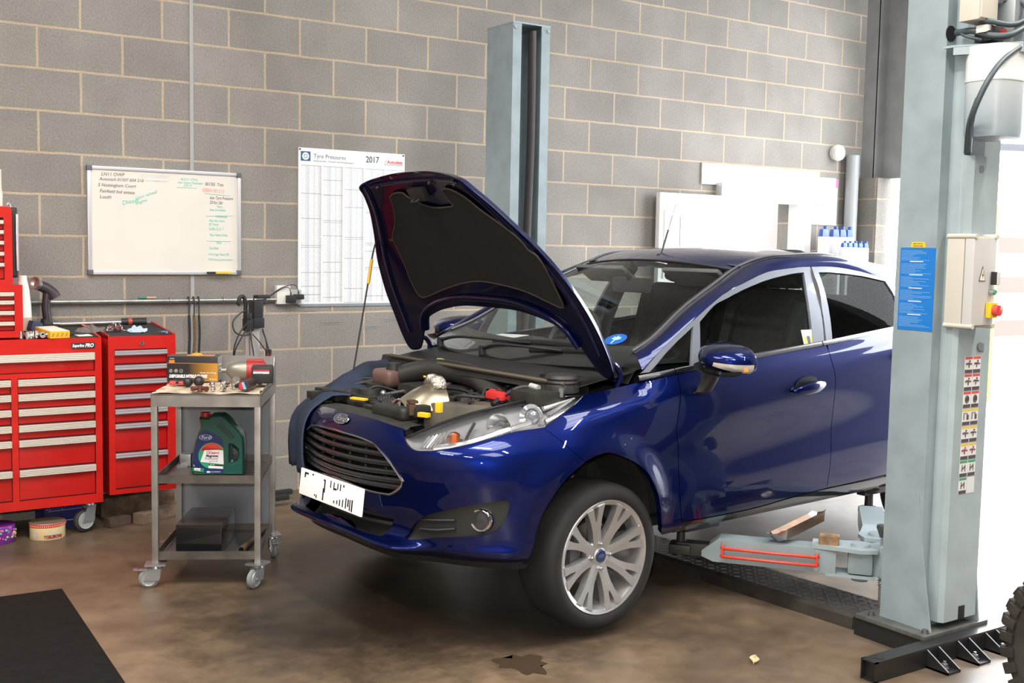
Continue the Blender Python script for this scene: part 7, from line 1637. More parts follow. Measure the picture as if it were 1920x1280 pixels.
# cloth on top
def tl(a, b, z=0.0): return Vector((-.938, -1.584, 0)) + RZ(TA).to_3x3() @ Vector((a, b, z))
ck = empty('work_cloth', tl(.24, .25, TZ), TA, 'oil-stained cream cloth spread over the top of the steel trolley', 'cloth')
mb = MB(); rows = []
rr = random.Random(2)
for i in range(33):
    row = []
    for j in range(25):
        u, v = i / 32, j / 24
        x = -.235 + .465 * u; y = -.243 + .40 * v
        if j == 0: y += rr.uniform(-.004, .006)
        if i in (0, 32): x += rr.uniform(-.006, .004)
        row.append((x, y, .003 + .0022 * math.sin(x * 40 + 3 * math.sin(y * 17)) + .0016 * math.sin(y * 60 + x * 20)))
    rows.append(row)
mb.grid(rows); mb.build('cloth', mat('cloth_cream', (.62, .53, .40), .9, noise=.62, nscale=11, col2=(.30, .22, .14)), ck, angle=80)
CZ = TZ + .007
# glove box
gb = empty('glove_box', tl(.105, .455, CZ), TA, 'black and orange disposable glove box standing at the back of the trolley', 'box')
GBM = mat('glovebox_black', (.016, .014, .014), .4, coat=.2)
def gradmat(name, c0, c1, axis, a, b):
    m = bpy.data.materials.new(name); m.use_nodes = True; nt = m.node_tree; bs = nt.nodes['Principled BSDF']
    tc = nt.nodes.new('ShaderNodeTexCoord'); s_ = nt.nodes.new('ShaderNodeSeparateXYZ'); mr = nt.nodes.new('ShaderNodeMapRange'); rp = nt.nodes.new('ShaderNodeValToRGB')
    mr.inputs['From Min'].default_value = a; mr.inputs['From Max'].default_value = b
    rp.color_ramp.elements[0].color = (*c0, 1); rp.color_ramp.elements[1].color = (*c1, 1)
    nt.links.new(tc.outputs['Object'], s_.inputs[0]); nt.links.new(s_.outputs[axis], mr.inputs['Value']); nt.links.new(mr.outputs[0], rp.inputs[0]); nt.links.new(rp.outputs[0], bs.inputs['Base Color']); bs.inputs['Roughness'].default_value = .4
    return m
GG = gradmat('glovebox_fade', (.016, .014, .014), (.50, .24, .025), 'X', -.02, .11)
GBW, GBD, GBH = .238, .115, .122
mb = MB(); mb.box((0, 0, GBH / 2), (GBW, GBD, GBH), .002); bo_ = mb.build('carton', GBM, gb)
mb = MB(); mb.quad([(-GBW / 2, -GBD / 2 - .0006, .002), (GBW / 2, -GBD / 2 - .0006, .002), (GBW / 2, -GBD / 2 - .0006, .088), (-GBW / 2, -GBD / 2 - .0006, .088)]); mb.build('front_fade', GG, gb)
mb = MB(); mb.box((0, -GBD / 2 - .0008, .089), (GBW, .0008, .002)); mb.build('front_line', mat('line_orange', (.65, .20, .03), .5), gb)
mb = MB(); mb.box((GBW / 2 + .0006, 0, GBH / 2), (.0008, GBD * .98, GBH * .97)); mb.build('carton_end', mat('end_silver', (.34, .31, .28), .35), gb)
mb = MB(); mb.box((GBW / 2 + .0012, .0, .08), (.0008, .07, .006), M=None); mb.box((GBW / 2 + .0012, .0, .06), (.0008, .07, .006)); mb.build('end_print', LETTER_WHITE, gb)
FT = lambda x, z: T(x, -GBD / 2 - .0014, z) @ WX
text('front_lettering', 'DISPOSABLE NITRILE GLOVES', .0205, FT(-.109, .020), LETTER_WHITE, gb, shear=.2, bold=.0009, sx=.66)
text('front_lettering', 'Powder Free Orange', .0105, FT(.112, .041), LETTER_WHITE, gb, align='RIGHT', shear=.2, sx=.85)
text('front_lettering', '90 Gloves', .009, FT(.112, .010), LETTER_WHITE, gb, align='RIGHT', sx=.9)
mb = MB(FT(-.096, .103)); mb.box((0, -.006, 0), (.026, .013, .001)); lg_ = mb.build('maker_mark', mat('mark_orange', (.72, .20, .02), .5), gb)
text('maker_lettering', 'TOTAL', .0085, FT(-.106, .108), LETTER_WHITE, gb, shear=.15, sx=.8); text('maker_lettering', 'GX', .015, FT(-.107, .092), LETTER_BLACK, gb, bold=.0006)
for k in range(3):
    mb = MB(FT(-.101 + .024 * k, .052)); mb.tube([(.0075 * math.cos(a), .0075 * math.sin(a), 0) for a in np.linspace(0, 2 * PI, 21)[:-1]], .0008, 4, smooth=False, closed=True)
    if k == 0: mb.box((0, -.001, 0), (.003, .007, .001)); mb.sph((0, .004, 0), .0016, 8)
    elif k == 1: mb.box((0, .001, 0), (.009, .003, .001)); mb.box((0, -.002, 0), (.006, .002, .001))
    else: mb.tube([(-.004, -.003, 0), (0, .004, 0), (.004, -.003, 0)], .0008, 4, smooth=False, closed=True)
    mb.build('pictogram', mat('pict_grey', (.62, .60, .58), .5), gb)
mb = MB(T(.01, .0, GBH)); mb.sph((0, .0, .0), .022, 14, sc=(1.3, .9, .55)); mb.build('glove_tuft', mat('glove_orange', (.85, .30, .02), .5), gb)
mb = MB(); mb.box((.03, 0, GBH + .0005), (.13, .05, .001)); mb.build('top_print', mat('print_orange', (.60, .22, .05), .5), gb)
# impact wrench
iw = empty('impact_wrench', tl(.325, .40, CZ), TA + .10, 'red and grey cordless impact wrench lying at the back right of the trolley', 'power tool')
M = T(0, 0, .058)
mb = MB(M @ RY(PI / 2)); mb.lathe([(0, -.085), (.010, -.085), (.010, -.06), (.022, -.055), (.040, -.035), (.048, 0), (.048, .035), (.0, .035)], 28); mb.build('gear_case', mat('case_grey', (.30, .28, .235), .38, metal=.6), iw)
MB(M).box((-.088, 0, 0), (.022, .013, .013), .002).build('anvil', CHROME, iw)
mb = MB(M @ RY(PI / 2)); mb.lathe([(0, .03), (.046, .03), (.048, .05), (.046, .115), (.036, .125), (0, .125)], 28); mb.box((-.046, 0, .075), (.014, .05, .08), .004); mb.build('motor_housing', mat('tool_red', (.40, .03, .03), .4), iw)
mb = MB(M); mb.tube([(.085, -.03, -.01), (.092, -.075, -.025), (.10, -.12, -.03)], .024, 12); mb.build('handle', BLACKPL, iw)
mb = MB(M); mb.box((.115, -.165, .0), (.10, .085, .082), .012); bt_ = mb.build('battery', mat('battery_black', (.014, .014, .015), .45), iw)
mb = MB(M @ T(.110, -.2085, .014)); mb.box((0, 0, 0), (.072, .001, .016)); mb.build('battery_label', LETTER_WHITE, bt_); MB(M @ T(.110, -.2088, .020)).box((0, 0, 0), (.072, .001, .008)).build('battery_stripe', mat('stripe_red', (.60, .03, .03), .5), bt_)
text('battery_lettering', 'LITHIUM-ION', .0065, M @ T(.076, -.2096, .006) @ WX, mat('ink_navy', (.03, .04, .18), .5), bt_, sx=1.1)
# small tools on the cloth
def item(name, a, b, rz, label, cat, group=None): return empty(name, tl(a, b, CZ), TA + rz, label, cat, group)
k_ = item('trim_clip_tool', .062, .26, .2, 'red and black plastic fittings at the left of the trolley cloth', 'fitting')
mb = MB(); mb.box((-.02, 0, .011), (.030, .03, .02), .006); mb.box((.022, -.004, .010), (.034, .028, .018), .006); mb.build('red_body', mat('fit_red', (.52, .05, .035), .4), k_)
mb = MB(); mb.tube([(-.01, .03, .012), (.03, .035, .014), (.07, .02, .012)], .010, 8); mb.box((.015, .02, .012), (.03, .02, .016), .005); mb.build('black_body', BLACKPL, k_)
for a, b, s_, lab in ((.118, .222, .0215, 'smaller black rubber ball-shaped cap on the trolley cloth'), (.166, .235, .0245, 'larger black rubber ball-shaped cap behind the brown knob on the trolley')):
    q = item('rubber_cap', a, b, 0, lab, 'rubber cap'); MB(T(0, 0, s_ * .92)).lathe([(s_ * math.cos(t) + 1e-4, s_ * math.sin(t)) for t in np.linspace(-PI / 2 * .85, PI / 2, 16)], 28).build('cap', mat('cap_rubber', (.022, .019, .022), .45), q)
q = item('brown_handwheel', .205, .045, 0, 'brown two-lobed wing knob at the front of the trolley cloth', 'knob')
mb = MB(); mb.tube([(-.033, -.006, .012), (-.018, .006, .014), (0, .012, .018), (.018, .006, .014), (.033, -.006, .012)], lambda t: .0125 - .004 * math.sin(PI * t), 12); mb.cyl((0, .008, 0), (0, .008, .024), .012, .010, 16); mb.build('knob', mat('knob_brown', (.12, .035, .025), .45), q)
for a, b, rz, r, L_, lab in ((.232, .205, .3, .0125, .024, 'chrome socket at the back of the left pair on the cloth'), (.262, .060, .1, .0095, .045, 'slim chrome extension piece in front of the left socket on the cloth'), (.282, .205, -.3, .0145, .026, 'fat chrome socket at the back of the right pair on the cloth'), (.306, .065, -.2, .0095, .042, 'short chrome bit in front of the right socket on the cloth')):
    q = item('chrome_socket', a, b, rz, lab, 'socket'); MB(T(0, 0, r) @ RX(PI / 2)).lathe([(0, -L_ / 2), (r * .55, -L_ / 2), (r * .6, -L_ / 2 + .004), (r, -L_ / 2 + .005), (r, .0), (r * .75, .004), (r * .75, L_ / 2 - .002), (r * .5, L_ / 2), (0, L_ / 2 - .006)], 20).build('socket_body', SOCK, q)
    if L_ < .03: MB(T(.004, .028, r * .8) @ RX(PI / 2)).lathe([(0, -.012), (r * .75, -.012), (r * .75, .012), (0, .012)], 16).build('second_socket', SOCK, q)
q = item('wire_roll', .352, .150, .2, 'crushed silver foil roll left of the red-ended torch on the trolley', 'roll')
MB(T(0, 0, .024) @ RX(PI / 2 + .15)).lathe([(.012, -.036), (.024, -.038), (.0255, -.02), (.0235, .0), (.0255, .02), (.023, .036), (.012, .036)], 22).build('foil_body', mat('foil_silver', (.55, .54, .52), .25, metal=1, bump=1.0, bscale=90), q)
q = item('torch', .405, .115, -.12, 'black torch with a round red and blue end lying on the trolley cloth', 'torch')
mb = MB(T(0, 0, .026) @ RX(PI / 2)); mb.lathe([(0, .062), (.024, .062), (.0255, .045), (.022, .03), (.0225, -.08), (.020, -.09), (0, -.09)], 26); mb.build('torch_body', mat('torch_rust', (.055, .030, .027), .5), q)
D = T(0, -.0625, .026) @ WX
MB(D).lathe([(0, .0002), (.0205, .0002)], 26).build('end_label', mat('label_dark', (.03, .035, .05), .4), q)
MB(D).lathe([(0, .0008), (.0195, .0008)], 20, None, PI * .52, PI * 1.42).build('end_red', mat('end_red', (.62, .03, .035), .4), q)
mb = MB(D @ RZ(.35)); mb.box((.002, .0, .0012), (.012, .034, .0004)); mb.build('end_blue', mat('end_blue', (.22, .42, .62), .4), q)
# oil can on the middle shelf
oc_ = empty('oil_can', tl(.145, .15, .4785), TA + .03, 'dark green five-litre engine oil can with red cap on the trolley middle shelf', 'can')
sfc = .000517
def cp(u, v): return ((u - 288) * sfc, (1122 - v) * sfc)
outl = [cp(*p) for p in [(357, 600), (440, 600), (445, 590), (470, 575), (560, 572), (600, 600), (660, 660), (725, 735), (745, 775), (752, 850), (752, 1085), (742, 1118), (715, 1122), (320, 1122), (298, 1110), (290, 1080), (290, 985), (300, 900), (318, 820), (345, 740), (366, 690), (368, 650), (358, 625)]]
hole = [cp(*p) for p in [(625, 840), (650, 850), (690, 885), (694, 950), (680, 990), (640, 1010), (625, 1000)]]
GRN = mat('can_green', (.012, .085, .065), .32, coat=.3, noise=.12, nscale=8)
mb = MB(WX.inverted() if False else Matrix.Identity(4))
pts = [Vector(p) for p in outl + hole]; n1, n2 = len(outl), len(hole)
ed = [(i, (i + 1) % n1) for i in range(n1)] + [(n1 + i, n1 + (i + 1) % n2) for i in range(n2)]
V_, E2, F2, *_q = delaunay_2d_cdt(pts, ed, [], 0, 1e-7)
tri = [f for f in F2 if pip(outl, tuple(sum((V_[i] for i in f), Vector((0, 0))) / 3)) and not pip(hole, tuple(sum((V_[i] for i in f), Vector((0, 0))) / 3))]
DEP = .115
loops = [list(range(n1)), list(range(n1, n1 + n2))]
ring = []
for y, ins in ((0.0, .010), (.006, .003), (.016, 0), (DEP - .016, 0), (DEP - .006, .003), (DEP, .010)):
    vs = []
    for lp, sg in ((loops[0], 1), (loops[1], -1)):
        n = len(lp)
        poly = [Vector((V_[i].x, V_[i].y)) for i in lp]; sa = 1 if area2([tuple(p) for p in poly]) > 0 else -1
        for i in range(n):
            a, b, c = poly[i - 1], poly[i], poly[(i + 1) % n]
            d1 = (b - a).normalized(); d2 = (c - b).normalized()
            nn = (Vector((-d1.y, d1.x)) + Vector((-d2.y, d2.x))); nn = nn.normalized() * sa * sg
            q_ = b + nn * ins; vs.append(mb.bm.verts.new((q_.x, y, q_.y)))
    ring.append(vs)
for r0, r1 in zip(ring, ring[1:]):
    for lp in loops:
        n = len(lp)
        for i in range(n): mb.bm.faces.new((r0[lp[i]], r0[lp[(i + 1) % n]], r1[lp[(i + 1) % n]], r1[lp[i]]))
for f in tri:
    mb.bm.faces.new([ring[0][i] for i in f]); mb.bm.faces.new([ring[-1][i] for i in f][::-1])
mb.build('can_body', GRN, oc_, angle=38)
cx, cz = cp(398, 600)
mb = MB(T(cx, DEP / 2, cz - .004)); mb.cyl((0, 0, 0), (0, 0, .022), .0235, .0225, 28); mb.build('screw_cap', mat('cap_red', (.52, .02, .025), .4), oc_)
mb = MB(); q_ = [cp(*p) for p in [(505, 665), (540, 650), (570, 660), (665, 755), (668, 775), (640, 790), (600, 760)]]; mb.prism(q_, -.0006, .0002, M=Matrix(((1, 0, 0, 0), (0, 0, 1, 0), (0, 1, 0, 0), (0, 0, 0, 1)))); mb.build('grip_recess_shade', mat('can_green_shade', (.006, .035, .028), .5), oc_)  # flat darker green patch painted for the shade in the handle hollow
XZ = Matrix(((1, 0, 0, 0), (0, 0, -1, 0), (0, 1, 0, 0), (0, 0, 0, 1)))
def cl(poly, d, name, m, par=None):
    mb = MB(); mb.prism([cp(*p) for p in poly], d, d + .0005, M=XZ); return mb.build(name, m, par or oc_)
lb = cl([(392, 712), (420, 708), (460, 725), (530, 760), (566, 800), (569, 1098), (305, 1060), (306, 960), (322, 870), (350, 780)], .0006, 'front_label', mat('label_navy', (.010, .020, .11), .35, coat=.3))
cl([(405, 1058), (569, 1068), (569, 1098), (405, 1090)], .0012, 'label_foot', mat('label_navy2', (.012, .03, .16), .4), lb)
cl([(302, 1043), (400, 1050), (400, 1086), (302, 1072)], .0012, 'label_corner', mat('label_green', (.02, .26, .13), .4), lb)
cl([(316, 1047), (370, 1050), (370, 1076), (316, 1070)], .0018, 'corner_plate', LETTER_WHITE, lb)
ringp = [(470 + 118 * math.cos(t), 938 + 118 * math.sin(t)) for t in np.linspace(PI * .36, PI * 1.78, 26)]
cl([p for p in ringp if p[0] < 569] + [(569, 870), (569, 1055), (500, 1052)], .0012, 'label_disc', mat('disc_green', (.025, .33, .16), .4), lb)
arc = [(470 + 105 * math.cos(t), 930 + 105 * math.sin(t)) for t in np.linspace(PI * 1.12, PI * 1.80, 16)]
cl(arc + [(566, 880), (405, 862)], .0018, 'disc_red', mat('disc_red', (.66, .05, .03), .4), lb)
cl([(408, 875), (569, 890), (572, 1015), (370, 992)], .0018, 'disc_white', mat('disc_white', (.82, .80, .80), .4), lb)
cl([(442, 1012), (566, 1020), (566, 1034), (442, 1026)], .0024, 'grade_strip', LETTER_BLACK, lb); cl([(440, 1026), (566, 1034), (566, 1056), (440, 1048)], .0024, 'grade_box', LETTER_WHITE, lb)
def ct_(s, u, v, size, m, **k):
    x, z = cp(u, v); return text('label_lettering', s, size, T(x, -.0032, z) @ WX, m, lb, **k)
ct_('Castrol', 447, 920, .0165, LETTER_RED, shear=.1, sx=.88, bold=.0004); ct_('Magnatec', 420, 948, .0165, LETTER_BLACK, sx=.88, bold=.0005); ct_('Professional', 407, 972, .0145, mat('ink_grey', (.25, .25, .27), .5), sx=.84, shear=.15); ct_('A5 5W-30', 446, 993, .009, mat('ink_grey', (.25, .25, .27), .5)); ct_('5W-30', 452, 1024, .0075, LETTER_WHITE); ct_('Castrol', 322, 1068, .0085, LETTER_RED); ct_('5L', 306, 1030, .009, LETTER_WHITE); ct_('RECOMMENDS', 465, 1086, .0062, LETTER_WHITE)
x, z = cp(437, 908); MB(T(x, -.0030, z) @ WX).lathe([(.004, 0), (.0075, 0)], 16).build('castle_mark', mat('mark_grey', (.30, .33, .33), .5), lb)
x, z = cp(416, 773); M = T(x, -.0020, z) @ WX @ Matrix.Diagonal((1, .45, 1, 1))
ov = MB(M); ov.lathe([(.0, 0), (.0285, 0)], 36); ov = ov.build('oval_plate', mat('oval_white', (.72, .74, .80), .4), lb); MB(M).lathe([(0, .0006), (.0262, .0006)], 36).build('oval_field', mat('oval_blue', (.012, .03, .16), .4), lb)
text('oval_script', 'Ford', .021, T(x - .020, -.0034, z - .0065) @ WX, LETTER_WHITE, lb, shear=.3, sx=.98)
x, z = cp(440, 1083); M = T(x, -.0030, z) @ WX @ Matrix.Diagonal((1, .45, 1, 1)); MB(M).lathe([(.0, 0), (.0095, 0)], 24).build('oval_small', mat('oval_white', (.72, .74, .80), .4), lb)
# behind the can: small silver block
sb = empty('metal_block', tl(.075, .40, .4785), TA, 'small grey metal bracket at the back left of the middle trolley shelf', 'bracket')
mb = MB(); mb.box((0, 0, .03), (.05, .06, .06), .004); mb.box((-.01, -.04, .005), (.05, .03, .010)); mb.build('bracket', ZINC, sb)
# black metal box and tube on the bottom shelf
bbx = empty('metal_box', tl(.196, .24, .1335), TA - .02, 'black gloss sheet metal box on the bottom shelf of the steel trolley', 'box')
MB().box((0, 0, .068), (.205, .335, .136), .003).build('box_body', mat('box_black', (.008, .008, .009), .22, coat=.6), bbx)
MB().box((0, 0, .1368), (.207, .337, .002)).build('box_lid', mat('lid_brown', (.050, .036, .030), .30, coat=.4), bbx)
tb = empty('steel_tube', tl(.405, .27, .1335), TA - .12, 'rusty steel tube lying on the bottom shelf beside the black box', 'tube')
mb = MB(T(0, 0, .0165) @ RX(PI / 2)); mb.lathe([(.013, -.19), (.016, -.19), (.016, .19), (.013, .19), (.013, -.19)], 24); mb.build('tube', mat('tube_rust', (.11, .075, .05), .6, metal=.3, noise=.5, nscale=20), tb)

# ================================================================= TWO-POST LIFT
LB = mat('lift_blue_grey', (.27, .335, .36), .42, noise=.16, nscale=7, coat=.15, rvar=.08)
LB2 = mat('lift_blue_light', (.33, .40, .425), .40, noise=.14, nscale=7, coat=.15)
LBK = mat('lift_black_paint', (.012, .012, .013), .38, coat=.2)
PLT = mat('base_plate_steel', (.16, .165, .16), .45, metal=.5, noise=.35, nscale=12)
def bolt(mb, x, y, z, r=.013, h=.014):
    mb.cyl((x, y, z), (x, y, z + .004), r * 1.35, None, 16); mb.cyl((x, y, z), (x, y, z + h), r, None, 6)
def channel(root, x0, x1, yb, yo, z0, z1, t=.008, lip=.05):
    """C-section post: back at yb, open towards yo"""
    s = 1 if yo > yb else -1
    P = [(x0, yo), (x0, yb), (x1, yb), (x1, yo), (x1 - lip, yo), (x1 - lip, yo - s * t), (x1 - t, yo - s * t), (x1 - t, yb + s * t), (x0 + t, yb + s * t), (x0 + t, yo - s * t), (x0 + lip, yo - s * t), (x0 + lip, yo)]
    mb = MB(); mb.prism(P, z0, z1); return mb.build('column', LB, root, angle=30)
np_ = empty('lift_post', (1.52, -3.80, 0), 0, 'tall blue-grey lift post in the right foreground with a control box and stickers', 'lift post')
o_ = Vector((1.52, -3.80, 0))
def rel(mb_): return mb_
NP = Matrix.Translation(-o_)
c = channel(np_, 1.38 - 1.52, 1.68 - 1.52, -3.895 + 3.80, -3.715 + 3.80, .09, 2.95)
mb = MB(NP); mb.prism([(1.435, -3.89), (1.435, -3.945), (1.45, -3.962), (1.655, -3.962), (1.655, -3.89)], .12, 2.95); mb.build('rear_cover', LB2, np_, angle=25)
for pl_, xa in (([(-3.875, .09), (-3.955, .09), (-3.90, .40), (-3.875, .62)], 1.378), ([(-3.895, .09), (-3.965, .09), (-3.93, .42), (-3.895, .55)], 1.672)):
    MB(NP).prism(pl_, xa, xa + .008, M=PR_X).build('gusset', LB, np_)
mb = MB(NP); mb.box((1.52, -3.81, .083), (.41, .33, .016), .002); bpl = mb.build('base_plate', PLT, np_)
for x, y in ((1.36, -3.69), (1.36, -3.945), (1.69, -3.94), (1.69, -3.69)):
    mb = MB(NP); bolt(mb, x, y, .091, .012); mb.build('anchor_bolt', mat('bolt_dull', (.18, .18, .18), .4, metal=.8), bpl)
mb = MB(NP); mb.box((1.56, -3.9635, .145), (.038, .004, .055), .012); mb.build('access_slot', DARK, np_)
mb = MB(NP); mb.box((1.60, -3.9635, 1.20), (.03, .004, .035), .01); mb.cyl((1.585, -3.964, 1.205), (1.585, -3.970, 1.205), .016, None, 18); mb.build('grommet', mat('grommet_grey', (.14, .16, .17), .5), np_)
# sub-base beams
bm_ = MB(NP); 
def hollow(mb, x0, x1, y0, y1, z0, z1, t=.005):
    mb.prism([(y0, z0), (y1, z0), (y1, z1), (y0, z1)], x0 + .02, x1, M=PR_X)
    for a, b, c_, d in ((y0, y0 + t, z0, z1), (y1 - t, y1, z0, z1), (y0, y1, z0, z0 + t), (y0, y1, z1 - t, z1)): mb.prism([(a, c_), (b, c_), (b, d), (a, d)], x0, x0 + .02, M=PR_X)
hollow(bm_, .958, 2.75, -4.030, -3.965, 0, .076); bm_.build('base_beam', LBK, np_)
MB(NP).cyl((1.02, -4.0, .0755), (1.02, -4.0, .0775), .018, None, 20).build('beam_hole', DARK, np_)
for x in (1.355, 1.66): MB(NP).box((x, -3.80, .0375), (.06, .33, .075)).build('support_beam', LBK, np_)
for x in (1.295, 1.485, 1.665):
    mb = MB(NP)
    for s in (-.035, .035): mb.prism([(-4.03, 0), (-4.125, 0), (-4.125, .012), (-4.03, .07)], x + s - .003, x + s + .003, M=PR_X)
    mb.box((x, -4.075, .004), (.076, .10, .008)); lgk = mb.build('anchor_lug', LBK, np_)
    mb = MB(NP); bolt(mb, x, -4.082, .008, .012, .018); mb.cyl((x, -4.082, .02), (x, -4.082, .036), .006, None, 10); mb.build('anchor_bolt', ZINC, lgk)
# blue instruction sign with a yellow tab (on the side facing -x)
SGN = Matrix(((0, 0, -1, 0), (-1, 0, 0, 0), (0, 1, 0, 0), (0, 0, 0, 1)))      # local x -> -y, y -> up, normal -> -x
sgM = NP @ T(1.3795, -3.735, 1.262) @ SGN
SW, SH = .160, .322
mb = MB(sgM); mb.box((SW / 2, SH / 2, .0006), (SW, SH, .0012)); sg = mb.build('instruction_sign', mat('sign_blue', (.012, .16, .50), .4), np_)
mb = MB(sgM); rr = random.Random(12); y = SH - .012; k = 0
mh = MB(sgM)
while y > .012:
    if k % 9 == 8: mh.box((.075, y, .0015), (.06, .003, .0006)); y -= .010
    else:
        L_ = rr.uniform(.05, .145); mb.box((.006 + L_ / 2, y, .0015), (L_, .0013, .0006)); y -= .0052
    k += 1
mb.build('sign_small_print', mat('sign_pale', (.22, .42, .68), .5), sg); mh.build('sign_headings', mat('sign_white', (.75, .80, .85), .5), sg)
mb = MB(sgM); mb.prism([(.046, SH + .001), (.112, SH + .001), (.108, SH + .022), (.050, SH + .022)], .0, .0012); yt = mb.build('yellow_tab', mat('tab_yellow', (.80, .50, .02), .5), np_)
text('tab_lettering', 'SAFETY NOTE 3.0', .0062, sgM @ T(.056, SH + .0135, .0016), LETTER_BLACK, yt, sx=.9); text('tab_lettering', 'TO BE FOLLOWED', .0062, sgM @ T(.055, SH + .0045, .0016), LETTER_BLACK, yt, sx=.9)
# safety sticker column on the rear cover
x0, z1, cw, ch = 1.497, 1.168, .052, .068
rr = random.Random(31)
stM = NP @ T(0, -3.9625, 0)
for r in range(8):
    for cc in range(2):
        if r == 7 and cc == 1:
            mb = MB(stM); mb.box((x0 + cw * 1.5, -.0003, z1 - ch * (r + .5)), (cw - .002, .0008, ch - .003)); mb.build('blank_sticker', mat('sticker_blank', (.62, .64, .64), .5), np_); continue
        cx, cz = x0 + cw * (cc + .5), z1 - ch * (r + .5)
        mb = MB(stM); mb.box((cx, -.0003, cz), (cw - .002, .0008, ch - .003)); s_ = mb.build('safety_sticker', mat('sticker_white', (.70, .70, .70), .5), np_)
        hc = (mat('stk_red', (.55, .06, .05), .5), mat('stk_yellow', (.66, .48, .05), .5), mat('stk_green', (.05, .28, .14), .5))[0 if r < 3 else 1 if r < 6 else 2]
        mb = MB(stM); mb.box((cx, -.001, cz + ch * .40), (cw - .006, .0008, ch * .14)); mb.build('sticker_band', hc, s_)
        mb = MB(stM); mb.box((cx, -.001, cz - ch * .36), (cw - .006, .0008, ch * .2)); mb.build('sticker_footer', mat('stk_dark', (.06, .05, .06), .5), s_)
        mb = MB(stM); y = -.0012
        m_ = mat('stk_ink', (.07, .06, .07), .5) if r not in (5,) else mat('stk_maroon', (.22, .05, .05), .5)
        q = lambda a, b: (cx + a * cw, y, cz + .04 * ch + b * ch)
        if r < 2 or r in (4, 5): mb.tube([q(-.32, .02), q(-.1, .06), q(.15, .04), q(.32, .02)], .0035, 5); mb.tube([q(0, .05), q(.05 * (1 - 2 * cc), -.2)], .0022, 5, smooth=False); mb.sph(q(.1, .18), .004, 8)
        elif r == 2: mb.tube([q(.2 * math.cos(a), .2 * math.sin(a)) for a in np.linspace(0, 2 * PI, 13)[:-1]], .003, 5, smooth=False, closed=True); mb.box(q(0, 0), (.016, .001, .016))
        elif r == 3: mb.tube([q(-.28, -.18), q(-.28, .2), q(.1, .2), q(.1, -.18)], .0022, 5, smooth=False); mb.box(q(.2, -.05), (.012, .001, .02))
        else: mb.tube([q(-.2, -.2), q(-.15, .2)], .002, 5, smooth=False); mb.tube([q(.2, -.2), q(.2, .2)], .002, 5, smooth=False); mb.tube([q(-.2, -.05), q(.0, .02), q(.2, .12)], .003, 5)
        mb.build('sticker_picture', m_, s_)
# cover box, control box, oil tank, motor, hoses
mb = MB(NP); mb.prism([(1.44, -3.905), (1.44, -3.965), (1.462, -3.985), (1.535, -3.985), (1.535, -3.905)], 1.60, 1.935); cv = mb.build('cable_cover', LB2, np_, angle=25)
mb = MB(NP); mb.cyl((1.505, -3.985, 1.885), (1.505, -3.988, 1.885), .014, None, 20); mb.build('cover_hole', mat('hole_grey', (.16, .19, .20), .5), cv)
CBM = mat('box_beige', (.52, .495, .43), .45); CBG = mat('box_face_grey', (.50, .50, .49), .42)
bx0, bx1, by0, by1, bz0, bz1 = 1.418, 1.556, -3.915, -4.035, 1.288, 1.632
mb = MB(NP); mb.box(((bx0 + bx1) / 2, (by0 + by1 + .045) / 2, (bz0 + bz1) / 2), (bx1 - bx0, by0 - by1 - .045, bz1 - bz0), .004); cb_ = mb.build('control_box', CBM, np_)
mb = MB(NP); mb.box(((bx0 + bx1) / 2, by1 + .0215, (bz0 + bz1) / 2), (bx1 - bx0 + .002, .041, bz1 - bz0 - .012), .006); mb.build('box_lid', CBG, cb_)
for z in (bz0 + .002, bz1 - .002):
    for x in (bx0 + .004, bx1 - .004):
        MB(NP).cyl((x, by0, z), (x, by1 - .004, z), .0095, None, 14).build('lid_screw_post', CBM, cb_)
fM = NP @ T(0, by1 - .0008, 0)
mb = MB(fM); mb.prism([(1.450, 1.462), (1.492, 1.462), (1.471, 1.520)], 0, .0006, M=XZ); wt = mb.build('warning_triangle', mat('tri_black', (.04, .04, .04), .5), cb_)
mb = MB(fM); mb.prism([(1.4545, 1.4645), (1.4875, 1.4645), (1.471, 1.511)], .0006, .0012, M=XZ); mb.build('triangle_face', mat('tri_cream', (.74, .70, .55), .5), cb_)
mb = MB(fM); mb.prism([(1.474, 1.500), (1.466, 1.482), (1.472, 1.483), (1.469, 1.469), (1.477, 1.487), (1.471, 1.487)], .0012, .0018, M=XZ); mb.build('lightning_mark', LETTER_BLACK, cb_)
mb = MB(fM); mb.box((1.534, -.012, 1.473), (.018, .024, .05), .002); sw_ = mb.build('rocker_switch', BLACKPL, cb_); MB(fM).box((1.536, -.026, 1.473), (.017, .006, .048), .002).build('switch_face', mat('switch_grey', (.55, .56, .55), .4), cb_)
mb = MB(fM); mb.cyl((1.528, 0, 1.420), (1.528, -.018, 1.420), .0115, .011, 20); pb = mb.build('push_button', ZINC, cb_); MB(fM).cyl((1.528, -.018, 1.420), (1.528, -.022, 1.420), .009, .0085, 18).build('green_button', mat('button_green', (.03, .30, .16), .4), cb_)
mb = MB(fM); mb.box((1.525, -.011, 1.352), (.046, .022, .058), .003); ms = mb.build('main_switch', mat('switch_yellow', (.82, .50, .02), .4), cb_)
mb = MB(fM); mb.cyl((1.528, -.02, 1.352), (1.528, -.042, 1.352), .0225, .021, 26); mb.box((1.528, -.044, 1.352), (.010, .008, .040), .003); kn = mb.build('red_knob', mat('knob_red', (.55, .06, .05), .35), cb_)
MB(fM).box((1.528, -.0485, 1.362), (.003, .001, .016)).build('knob_line', LETTER_WHITE, cb_)
mb = MB(NP); sp_ = [(1.352, -3.90), (1.352, -3.945), (1.47, -4.15), (1.86, -4.15), (1.86, -3.90)]
